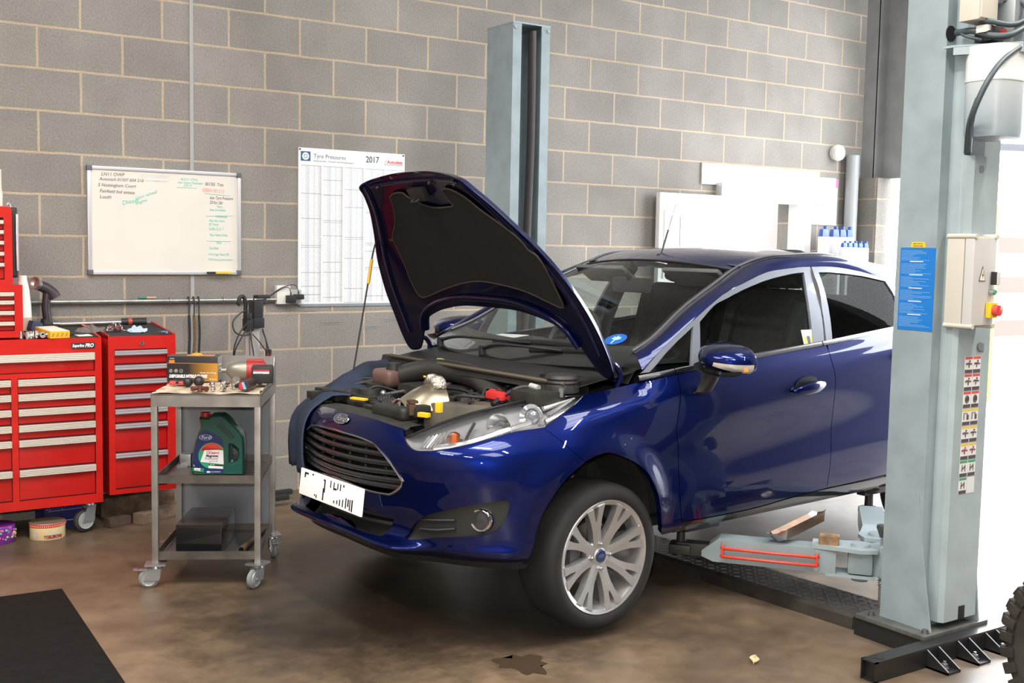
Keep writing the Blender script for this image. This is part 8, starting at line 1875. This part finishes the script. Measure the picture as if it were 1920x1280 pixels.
mb.prism(sp_, 2.328, 2.336); mb.prism([(1.352, -3.945), (1.47, -4.15), (1.474, -4.146), (1.356, -3.943)], 2.300, 2.330); mb.prism([(1.47, -4.15), (1.86, -4.15), (1.86, -4.146), (1.47, -4.146)], 2.300, 2.330); mb.build('pump_shelf', LB2, np_)
tM = NP @ T(1.475, -4.045, 0)
def rrect(hw, hd, z, n=40, p=3.0): return [(hw * math.copysign(abs(math.cos(a)) ** (2 / p), math.cos(a)), hd * math.copysign(abs(math.sin(a)) ** (2 / p), math.sin(a)), z) for a in np.linspace(0, 2 * PI, n + 1)[:-1]]
mb = MB(tM); mb.grid([rrect(.075, .07, 1.990), rrect(.092, .086, 1.996), rrect(.096, .090, 2.015), rrect(.098, .092, 2.20)], closed=True); mb.bm.faces.new([v for v in mb.bm.verts][:40])
tk = mb.build('oil_tank', gradmat('tank_fade', (.27, .33, .38), (.44, .48, .50), 'Z', 1.99, 2.2), np_, angle=50)
mb = MB(tM); mb.grid([rrect(.100, .094, 2.198), rrect(.101, .095, 2.208), rrect(.099, .093, 2.212), rrect(.101, .095, 2.328)], closed=True); mb.build('tank_top', mat('tank_top', (.58, .60, .61), .4), tk, angle=50)
MC = T(1.53, -4.045, 0)
mb = MB(NP); mb.lathe([(.0, 2.52), (.078, 2.52), (.083, 2.54), (.083, 2.80), (.0, 2.82)], 28, MC)
for k in range(20): mb.box((.086, 0, 2.67), (.012, .006, .24), M=MC @ RZ(2 * PI * k / 20))
mo = mb.build('electric_motor', mat('motor_grey', (.34, .39, .43), .4, metal=.4), np_)
mb = MB(NP); mb.box((1.54, -4.045, 2.43), (.12, .12, .18), .01); mb.build('pump_block', mat('pump_alu', (.36, .40, .43), .4, metal=.6), mo)
mb = MB(NP); mb.box((1.395, -4.010, 2.490), (.105, .085, .15), .008); mb.box((1.395, -4.055, 2.490), (.097, .008, .138), .006); jb = mb.build('junction_box', CBM, mo)
mb = MB(NP); mb.box((1.445, -4.03, 2.372), (.085, .07, .055), .008); mb.build('valve_block', mat('valve_dark', (.07, .07, .075), .4, metal=.5), mo)
mb = MB(NP); mb.cyl((1.46, -4.066, 2.376), (1.46, -4.082, 2.376), .013, .013, 18); mb.build('red_valve', mat('valve_red', (.45, .04, .04), .4), mo)
mb = MB(NP); mb.prism([(1.375, 2.372), (1.435, 2.392), (1.435, 2.404), (1.375, 2.398)], 0, .04, M=T(0, -4.02, 0) @ XZ); mb.build('valve_lever', mat('lever_white', (.66, .64, .60), .4), mo)
mb = MB(NP); mb.cyl((1.455, -4.04, 2.50), (1.475, -4.05, 2.50), .017, .017, 14); mb.build('cable_gland', ZINC, mo)
for pts, r in (([(1.475, -4.05, 2.50), (1.52, -4.11, 2.485), (1.515, -4.13, 2.43), (1.46, -4.11, 2.400), (1.40, -4.06, 2.412), (1.38, -4.03, 2.42)], .010), ([(1.54, -4.13, 2.41), (1.50, -4.13, 2.39), (1.44, -4.11, 2.360), (1.40, -4.06, 2.362), (1.385, -4.0, 2.385), (1.40, -3.92, 2.39)], .012), ([(1.40, -3.92, 2.40), (1.385, -3.97, 2.37), (1.40, -4.03, 2.350)], .006),
               ([(1.80, -4.14, 2.46), (1.64, -4.14, 2.392), (1.507, -4.14, 2.334), (1.385, -4.13, 2.263), (1.31, -4.12, 2.178), (1.30, -4.075, 2.066), (1.40, -4.0, 1.985), (1.475, -3.945, 1.93)], .0105), ([(1.30, -4.09, 2.12), (1.36, -4.02, 2.04), (1.46, -3.945, 1.93)], .008), ([(1.33, -4.06, 2.06), (1.42, -3.985, 1.985), (1.50, -3.945, 1.93)], .005)):
    MB(NP).tube(pts, r, 10).build('hydraulic_hose', mat('hose_slate', (.055, .075, .085), .42), np_)
MB(NP).cyl((1.400, -3.8955, 2.39), (1.400, -3.899, 2.39), .030, None, 18).build('hose_port', DARK, np_)

# far post
fp = empty('lift_post', (1.54, -.78, 0), 0, 'plain blue-grey lift post standing behind the open bonnet against the block wall', 'lift post')
channel(fp, -.14, .13, .14, -.14, .09, 2.885, .008, .062)
mb = MB(); mb.box((0, 0, .083), (.41, .36, .016)); mb.build('base_plate', PLT, fp)
mb = MB(); mb.prism([(-.142, -.142), (.132, -.142), (.132, .142), (-.142, .142)], 2.880, 2.888); fpt = mb.build('top_plate', LB2, fp)
mb = MB(); mb.cyl((-.045, -.02, .3), (-.045, -.02, 2.80), .011, None, 10); mb.lathe([(.02, -.02), (.045, -.02), (.045, .02), (.02, .02)], 20, T(-.045, -.02, 2.80) @ RY(PI / 2)); mb.build('lift_cable', mat('cable_steel', (.35, .36, .35), .4, metal=.8), fp)
mb = MB(); mb.tube([(.012, -.10, .4), (.012, -.10, 1.4), (.030, -.10, 2.2), (.026, -.10, 2.85)], .036, 14, flat=.5); mb.build('safety_band', mat('band_dark', (.055, .05, .055), .35), fp)
mb = MB()
for x in (-.125, .115): mb.cyl((x, -.141, 2.855), (x, -.148, 2.855), .010, .010, 14)
mb.build('top_bolt', ZINC, fp)

# chequer-plate floor cover between the posts
fc = empty('floor_cover', (1.40, -2.28, 0), math.radians(4.4), 'long dark chequer-plate cover strip on the floor between the lift posts', 'cover')
mb = MB(); mb.prism([(-.14, 0), (.14, 0), (.14, .05), (.12, .062), (-.12, .062), (-.14, .05)], -1.31, 1.31, M=Matrix(((1, 0, 0, 0), (0, 0, -1, 0), (0, 1, 0, 0), (0, 0, 0, 1)))); mb.build('cover_plate', mat('cover_dark', (.085, .078, .068), .42, metal=.5, noise=.4, nscale=8), fc, angle=20)
mb = MB()
for i in range(66):
    for j in range(6):
        y = -1.29 + i * .0393; x = -.105 + j * .042
        mb.box((0, 0, 0), (.024, .006, .004), M=T(x, y, .0625) @ RZ(PI / 4 if (i + j) % 2 else -PI / 4))
p_ = mb.build('tread_pattern', mat('tread_steel', (.16, .155, .15), .35, metal=.7), fc); p_['kind'] = 'stuff'

# lift arms
def arm(name, post, piv, pad, ztop_=.325, guard=True):
    """swing arm from its pivot on the post to the pad under the sill"""
    P0, P1 = Vector((*piv, 0)), Vector((*pad, 0)); d = P1 - P0; Ln = d.length; a = math.atan2(d.y, d.x)
    r = empty(name, (P0.x - post.location.x, P0.y - post.location.y, 0), a); r.parent = post
    h = .102; zc = ztop_ - h / 2
    mb = MB(); e0, e1 = .10, Ln - .10
    mb.prism([(e0, zc - h / 2), (e1 - .05, zc - h / 2), (e1, zc - h / 2 + .02), (e1 + .0, zc + .02 - h * .25), (e1 - .07, zc + h / 2), (e0 + .02, zc + h / 2), (e0, zc + h / 2)], -.055, .055, M=Matrix(((1, 0, 0, 0), (0, 0, 1, 0), (0, 1, 0, 0), (0, 0, 0, 1))))
    mb.build('outer_tube', LB, r, angle=20)
    mb = MB(); mb.box(((e1 + Ln) / 2 - .01, 0, zc - .012), (Ln - e1 + .05, .07, .055), .004); mb.build('inner_tube', mat('arm_dark', (.05, .048, .045), .5, metal=.5), r)
    mb = MB(); mb.box((Ln, 0, zc - .015), (.10, .10, .045), .015); mb.cyl((Ln, 0, zc), (Ln, 0, ztop_ + .045), .022, .020, 18); mb.build('pad_holder', mat('arm_dark', (.05, .048, .045), .5, metal=.5), r)
    mb = MB(); mb.cyl((Ln, 0, ztop_ + .035), (Ln, 0, ztop_ + .052), .045, .050, 24); mb.build('rubber_pad', RUBBER, r)
    mb = MB(); mb.prism([(-.07, -.06), (.0, -.085), (.07, -.07), (.20, -.055), (.20, .055), (.07, .07), (0, .085), (-.07, .06)], ztop_, ztop_ + .016); mb.prism([(-.06, -.06), (.14, -.055), (.14, .055), (-.06, .06)], zc - h / 2 - .012, zc - h / 2); mb.build('pivot_plate', LB2, r)
    mb = MB(); mb.box((0, 0, zc), (.105, .105, h - .006), .02); mb.cyl((0, 0, zc - h / 2 - .03), (0, 0, zc - h / 2), .035, .040, 20); mb.cyl((0, 0, ztop_ + .014), (0, 0, ztop_ + .026), .045, .04, 22); mb.build('pivot_block', LB, r, angle=45)
    if guard:
        g = guard; y = g * .075
        mb = MB()
        for z in (zc + .017, zc - .019): mb.tube([(e0 + .07, g * .056, z), (e0 + .085, y, z), (e1 - .10, y, z), (e1 - .085, g * .056, z)], .0062, 10, smooth=False)
        for x in (e0 + .078, e1 - .092): mb.box((x, g * .064, zc), (.012, .018, .055), .004)
        gd = mb.build('red_guard_rail', mat('guard_red', (.70, .055, .03), .35, coat=.3), r, angle=50)
        for x in (e0 + .078, e1 - .092):
            for z in (zc + .036, zc - .036): mb = MB(T(x, g * .0555, z) @ RX(PI / 2 if g < 0 else -PI / 2)); mb.cyl((0, 0, 0), (0, 0, .004), .011, None, 14); mb.cyl((0, 0, 0), (0, 0, .009), .007, None, 6); mb.build('rail_bolt', ZINC, r)
    return r
arm('lift_arm', np_, (1.497, -3.515), (1.02, -2.915), .302, 1)
arm('lift_arm', np_, (1.66, -3.475), (2.28, -2.93), .318, -1)
arm('lift_arm', fp, (1.50, -1.10), (.93, -1.58), .318, -1)
arm('lift_arm', fp, (1.62, -1.10), (2.24, -1.50), .318, 1)
# carriages with lock pins
for post, x, y, s in ((np_, 1.615, -3.63, 1), (fp, 1.56, -.98, -1)):
    cg = empty('lift_carriage', (x - post.location.x, y - post.location.y, 0)); cg.parent = post
    mb = MB(); mb.box((0, -s * .03, .42), (.22, .05, .62), .004); mb.box((-.07, s * .045, .265), (.075, .10, .13), .006); mb.box((.085, s * .045, .265), (.075, .10, .13), .006); mb.build('carriage_block', LB, cg)
    for xx in (-.07, .085):
        mb = MB(); mb.cyl((xx, s * .045, .07), (xx, s * .045, .40), .0065, None, 12); pn_ = mb.build('lock_pin', ZINC, cg)
        mb = MB(); mb.lathe([(0, .405), (.014, .405), (.012, .385), (.022, .415), (.026, .425), (.024, .437), (0, .441)], 20, T(xx, s * .045, -.02)); mb.build('pin_knob', mat('pin_knob_dark', (.06, .065, .065), .4), cg)
        mb = MB(); mb.tube([(xx + .011 * math.cos(a * .9), s * .045 + .011 * math.sin(a * .9), .155 + a * .0014) for a in range(24)], .0022, 5); mb.build('pin_spring', ZINC, cg)
# trough and wooden block resting on the arm
tr_ = empty('metal_trough', (1.425, -3.25, .318), math.radians(11), 'V-shaped rusty metal trough resting on the pale lift arm beneath the car', 'trough')
mb = MB(T(0, 0, .012) @ RY(math.radians(-6)) @ RX(-.42))
sec = lambda x: [(x, -.046, .040), (x, -.042, .042), (x, -.020, .005), (x, .020, .005), (x, .042, .052), (x, .046, .050), (x, .024, 0), (x, -.024, 0)]
mb.grid([sec(-.155), sec(.155)], closed=True); mb.build('trough', mat('trough_rust', (.20, .115, .065), .35, metal=.75, noise=.4, nscale=12), tr_, angle=30)
for x, k in ((-.155, -.035), (.155, .035)):
    mb = MB(T(0, 0, .012) @ RY(math.radians(-6)) @ RX(-.42)); mb.grid([[(x, y, z) for y, z in ((-.046, .040), (-.022, .002), (.022, .002), (.046, .050))], [(x + k, y, z) for y, z in ((-.040, .046), (-.016, .040), (.016, .044), (.040, .056))]]); mb.build('trough_end', mat('end_steel', (.55, .52, .50), .25, metal=.9), tr_, solid=.0015)
wk = empty('wood_block', (1.405, -3.42, .303), math.radians(-50), 'small round-edged wooden block wedged on the lift arm by the post', 'block')
MB().box((0, 0, .028), (.085, .06, .056), .012, seg=3).build('block', mat('block_tan', (.30, .185, .10), .8, noise=.5, nscale=24), wk)

# ================================================================= CLOTH ON THE WING, TYRE, BACK CORNER, YARD
fcv = empty('wing_cover', (-.437, -2.381, 0), CARZ, 'dark blue cloth wing cover draped over the far front wing of the car', 'cover')
rows = []
for i in range(40):
    u = 1.55 + (9.3 - 1.55) * i / 39
    row = []
    vb = 3.1 + 1.0 * math.sin(i * .5) * .12 + (0 if i > 6 else .15 * (6 - i) * 0)
    for j in range(22):
        t = j / 21
        if t < .72:
            v = vb + (6.93 - vb) * (t / .72)
            p, n = sp(u, v, .009 + .006 * math.sin(i * .9 + j * .25) * (1 - t * .6) + .012 * max(0, 1 - t * 2.2) * (1 + math.sin(i * 1.3)), -1)
        else:
            p, n = sp(u, 6.97, .008, -1); k = (t - .72) / .28
            inw = Vector((.20 if u < 4 else .02, -.14, 0)) if u < 4.2 else Vector((0, -.15, 0))
            p = p + inw * k + Vector((0, 0, .014 + .010 * math.sin(k * PI) + .005 * math.sin(i * .7 + k * 3) - .03 * k * k))
        row.append(p)
    rows.append(row)
mb = MB(); mb.grid(rows); cvr = mb.build('cloth', mat('cloth_denim', (.016, .028, .060), .9, noise=.45, nscale=7, col2=(.008, .013, .030), bump=.25, bscale=500), fcv, angle=80)
md = cvr.modifiers.new('thick', 'SOLIDIFY'); md.thickness = .006; md.offset = 1
mb = MB(); mb.tube([rows[0][j] for j in range(22)], .0045, 6, smooth=False); mb.tube([rows[i][21] for i in range(40)], .004, 6, smooth=False); mb.build('hem', mat('hem_denim', (.028, .045, .085), .9), fcv)
# off-road tyre at the right edge
TC = Vector((1.150, -4.722, .284))
ot = empty('off_road_tyre', (TC.x, TC.y, 0), 0, 'muddy black off-road tyre with chunky tread standing at the right edge', 'tyre')
vd = Vector((-2.387, -6.592, 0)) - Vector((TC.x, TC.y, 0)); an = math.atan2(vd.y, vd.x) - math.radians(38)
TM = T(0, 0, .284) @ RZ(an) @ RY(PI / 2) @ Matrix.Scale(.955, 4)
TY2 = mat('offroad_rubber', (.030, .026, .022), .75, noise=.5, nscale=14, col2=(.014, .012, .011))
mb = MB(TM); mb.lathe([(.19, -.10), (.215, -.115), (.25, -.122), (.272, -.112), (.280, -.09), (.283, 0), (.280, .09), (.272, .112), (.25, .122), (.215, .115), (.19, .10), (.18, .0), (.19, -.10)], 64); mb.build('carcass', TY2, ot, angle=40)
mb = MB(TM)
nb = 30
for k in range(nb):
    a = 2 * PI * k / nb
    for s in (-1, 1):
        M = RZ(a + (.5 * 2 * PI / nb if s > 0 else 0))
        mb.box((.2845, s * .036, 0), (.026, .030, .060), .004, M=M @ RX(0) @ Matrix(((1, 0, 0, 0), (0, 0, 1, 0), (0, 1, 0, 0), (0, 0, 0, 1))))
        mb.box((.281, 0, 0), (.030, .040, .048), .006, M=M @ T(0, 0, s * .093))
        mb.box((.255, 0, 0), (.050, .034, .014), .004, M=M @ T(0, 0, s * .122))
mb.build('tread_block', TY2, ot)
mb = MB(TM); mb.lathe([(.0, .06), (.06, .065), (.10, .05), (.17, .06), (.192, .10), (.196, .104), (.192, .09)], 48); mb.lathe([(.192, -.10), (.185, -.06), (.185, .06), (.192, .10)], 48); mb.build('wheel_rim', mat('rim_dark', (.06, .06, .062), .45, metal=.5), ot)
# leaf and screw on the floor
lf = empty('dry_leaf', (.735, -3.650, 0), .6, 'small pale dry leaf lying on the concrete floor in front of the wheel', 'leaf')
mb = MB(); mb.grid([[(x, y * (1 - abs(x) / .034) + .004 * math.sin(x * 90), .004 + .012 * abs(y) / .02 + .004 * math.sin(x * 60)) for y in (-.020, -.010, 0, .010, .020)] for x in np.linspace(-.032, .034, 9)]); mb.tube([(.03, 0, .004), (.045, .004, .008)], .0012, 5, smooth=False); mb.build('leaf', mat('leaf_tan', (.55, .40, .24), .8), lf, angle=60)
# oil patch
op = empty('oil_stain', (-.03, -3.21, 0), .2, 'small dark wet oil patch on the floor below the front bumper', 'stain', kind='stuff')
mb = MB(); q = []
for k in range(40):
    a = 2 * PI * k / 40; r = 1 + .22 * math.sin(3 * a + 1) + .14 * math.sin(7 * a) + .08 * math.sin(11 * a + 2)
    q.append((.085 * r * math.cos(a), .10 * r * math.sin(a)))
mb.prism(q, .0002, .0009); mb.build('puddle', mat('oil_wet', (.050, .034, .022), .22, coat=.25), op)
# ---- back corner by the doorway
bell = empty('alarm_bell', (5.345, 0, 2.405), 0, 'small round white alarm sounder on the back wall near the corner', 'alarm')
MB(RX(PI / 2)).lathe([(0, .075), (.045, .075), (.062, .066), (.070, .04), (.058, .03), (.058, 0), (0, 0)], 30).build('sounder', WHITEPL, bell)
dp = empty('grey_pipe', (5.50, -.075, 0), 0, 'upright grey plastic pipe standing in the back corner beside the block pier', 'pipe')
MB().lathe([(.040, 0), (.055, 0), (.055, 2.39), (.040, 2.39), (.040, 0)], 28).build('pipe', mat('pipe_grey', (.33, .35, .35), .45), dp)
nt = empty('notice_board', (5.215, 0, 1.94), 0, 'white notices pinned right of the back door above the blue-topped bottles', 'notice')
mb = MB(); mb.box((0, -.005, .02), (.36, .012, .34), .002); mb.build('notice', mat('notice_white', (.82, .82, .83), .5), nt)
mb = MB(); mb.box((-.02, -.012, .205), (.34, .012, .09), .002); mb.build('notice_header', mat('notice_white2', (.80, .80, .82), .5), nt)
mb = MB(); mb.box((.16, -.0185, .205), (.03, .001, .075)); mb.build('notice_pink', mat('notice_pink', (.72, .16, .30), .5), nt)
mb = MB(); mb.tube([(-.10, -.0125, .03), (-.085, -.0125, .01), (-.06, -.0125, .02)], .004, 6); mb.build('notice_tick', mat('tick_blue', (.25, .55, .70), .5), nt)
sh_ = empty('shelf_unit', (5.19, -.26, 0), 0, 'grey steel shelf unit holding blue-topped bottles in the back corner', 'shelf')
for z in (.35, .95, 1.455, ):
    MB().box((0, 0, z), (.46, .30, .02), .003).build('shelf', mat('shelf_grey', (.20, .20, .20), .5, metal=.4), sh_)
for x in (-.21, .21):
    for y in (-.135, .135): MB().box((x, y, .73), (.03, .03, 1.46)).build('upright', mat('shelf_grey', (.20, .20, .20), .5, metal=.4), sh_)
BW = mat('bottle_white2', (.80, .80, .82), .4); BB = mat('bottle_blue', (.035, .09, .36), .4); BS = mat('bottle_stripe', (.45, .44, .48), .5)
def bottle(x, y, z, h, w_, label, grp):
    b = empty('oil_bottle', (x, y, z), .0, label, 'bottle', grp)
    mb = MB(); mb.box((0, 0, h * .36), (w_, w_ * .62, h * .72), .010); mb.build('bottle_body', BW, b)
    mb = MB(); mb.box((0, 0, h * .82), (w_ * .96, w_ * .6, h * .2), .012, taper=.8); mb.cyl((w_ * .2, 0, h * .9), (w_ * .2, 0, h), w_ * .2, None, 16); mb.build('bottle_shoulder', BB, b)
    mb = MB()
    for k in range(5): mb.box((-w_ * .38 + k * w_ * .15, -w_ * .315, h * .36), (w_ * .05, .001, h * .5))
    mb.build('bottle_print', BS, b)
    return b
for x, l in ((5.035, 'tall blue-topped bottle at the left end of the back row on the shelf'), (5.165, 'tall blue-topped bottle second from the left in the back row'), (5.255, 'tall blue-topped bottle third from the left in the back row'), (5.345, 'tall blue-topped bottle at the right end of the back row')): bottle(x, -.19, 1.466, .31, .085, l, 'tall bottles on the back shelf')
for x, l in ((5.11, 'short blue-topped bottle at the left end of the front row'), (5.175, 'short blue-topped bottle second from the left in the front row'), (5.24, 'short blue-topped bottle in the middle of the front row'), (5.305, 'short blue-topped bottle second from the right in the front row'), (5.375, 'short blue-topped bottle at the right end of the front row')): bottle(x, -.345, 1.466, .19, .058, l, 'short bottles on the back shelf')
# office beyond the door: cupboard edge and stacked cartons
oc2 = empty('office_cupboard', (5.60, 1.2, .0), 0, 'pale wooden cupboard seen through the back doorway', 'cupboard')
MB().box((0, 0, 1.05), (.50, .45, 2.1), .004).build('carcass', mat('cupboard_pale', (.55, .50, .50), .6), oc2); MB().box((-.255, 0, 1.05), (.012, .42, 2.04)).build('door', mat('cupboard_door', (.60, .55, .55), .6), oc2)
of = empty('office_file', (4.95, 1.6, 0), 0, 'white cardboard file box with red print seen through the back doorway', 'box')
MB().box((0, 0, .75), (.32, .3, 1.5), .004).build('plinth', OFF, of); MB().box((0, 0, 1.60), (.22, .2, .2), .004).build('carton', mat('carton_pink', (.75, .66, .68), .6), of)
# ---- yard outside the roller doorway
yb_ = empty('yellow_post', (8.6, .62, 0), 0, 'yellow steel post outside in the bright yard behind the near lift post', 'post')
MB().lathe([(0, 0), (.085, 0), (.085, 2.05), (.06, 2.1), (0, 2.1)], 24).build('post', mat('post_yellow', (.42, .33, .022), .5), yb_)
fn = empty('yard_fence', (14, 2.6, 0), 0, 'faded brown timber rail fence across the yard in the glare', 'fence')
mb = MB()
for z in (.55, 1.15, 1.7): mb.box((1.5, 0, z), (9.0, .05, .22))
mb.build('rail', mat('fence_tan', (.095, .070, .057), .8), fn)
for k in range(5): MB().box((-2.5 + k * 2.0, .06, 1.0), (.12, .12, 2.0)).build('fence_post', mat('fence_tan2', (.09, .072, .060), .8), fn)
gp = empty('overhead_rail', (9.6, 1.2, 0), -.35, 'grey overhead rail with a small bracket outside the doorway', 'rail')
mb = MB(); mb.box((0, 0, 2.80), (5.0, .08, .08)); mb.build('rail', mat('rail_grey', (.045, .048, .055), .5, metal=.4), gp)
mb = MB(); mb.tube([(.35, -.04, 2.76), (.45, -.05, 2.62), (.62, -.05, 2.50)], .05, 8); mb.build('bracket', mat('bracket_lilac', (.055, .05, .065), .5), gp)
for x in (-2.3, 2.3): MB().box((x, 0, 1.40), (.10, .10, 2.80)).build('rail_post', mat('rail_grey', (.045, .048, .055), .5, metal=.4), gp)

# unseen drum and bench added so the car's side has something to reflect
dr_ = empty('reflection_drum', (2.05, -6.55, 0), 0, 'blue and red oil drum added out of view for the car doors to reflect', 'drum')
MB().lathe([(0, 0), (.285, 0), (.292, .01), (.292, .03), (.285, .04), (.285, .30)], 40).build('drum_lower', mat('drum_red', (.36, .04, .02), .4, coat=.4), dr_)
MB().lathe([(.285, .30), (.292, .31), (.292, .33), (.285, .34), (.285, .58), (.292, .59), (.292, .61), (.285, .62), (.285, .87), (.292, .88), (.280, .89), (.27, .87), (0, .87)], 40).build('drum_upper', mat('drum_blue', (.015, .03, .14), .35, coat=.4), dr_)
wkb = empty('reflection_bench', (3.7, -7.3, 0), 0, 'long dark steel bench added out of view for the car doors to reflect', 'bench')
MB().box((0, 0, .88), (2.4, .65, .05), .006).build('bench_top', mat('bench_wood', (.10, .07, .045), .6, noise=.4), wkb)
for x in (-1.12, 1.12):
    for y in (-.28, .28): MB().box((x, y, .43), (.06, .06, .86)).build('leg', mat('bench_steel', (.03, .04, .06), .5), wkb)
MB().box((0, 0, .25), (2.2, .55, .03)).build('lower_shelf', mat('bench_steel', (.03, .04, .06), .5), wkb)
MB().box((.5, .0, .55), (.9, .56, .60), .01).build('drawer_unit', mat('bench_drawer', (.25, .02, .015), .4), wkb)

# ================================================================= CAMERA
cd = bpy.data.cameras.new('camera'); cam = bpy.data.objects.new('camera', cd); COL.objects.link(cam)
cd.sensor_width = 36; cd.sensor_fit = 'HORIZONTAL'; cd.lens = CAM_LENS
cd.clip_start = .05; cd.clip_end = 200
Mc = Matrix.Identity(4)
for i in range(3):
    Mc[i][0] = CAM_R[i]; Mc[i][1] = CAM_U[i]; Mc[i][2] = -CAM_W[i]; Mc[i][3] = CAM_P[i]
cam.matrix_world = Mc
sc = bpy.context.scene; sc.camera = cam
sc.view_settings.view_transform = 'Standard'
sc.view_settings.look = 'None'
sc.view_settings.exposure = 0.0
sc.cycles.use_denoising = True
sc.cycles.max_bounces = 7; sc.cycles.diffuse_bounces = 3; sc.cycles.glossy_bounces = 4; sc.cycles.transparent_max_bounces = 12; sc.cycles.transmission_bounces = 4
sc.cycles.sample_clamp_indirect = 6; sc.cycles.caustics_reflective = False; sc.cycles.caustics_refractive = False
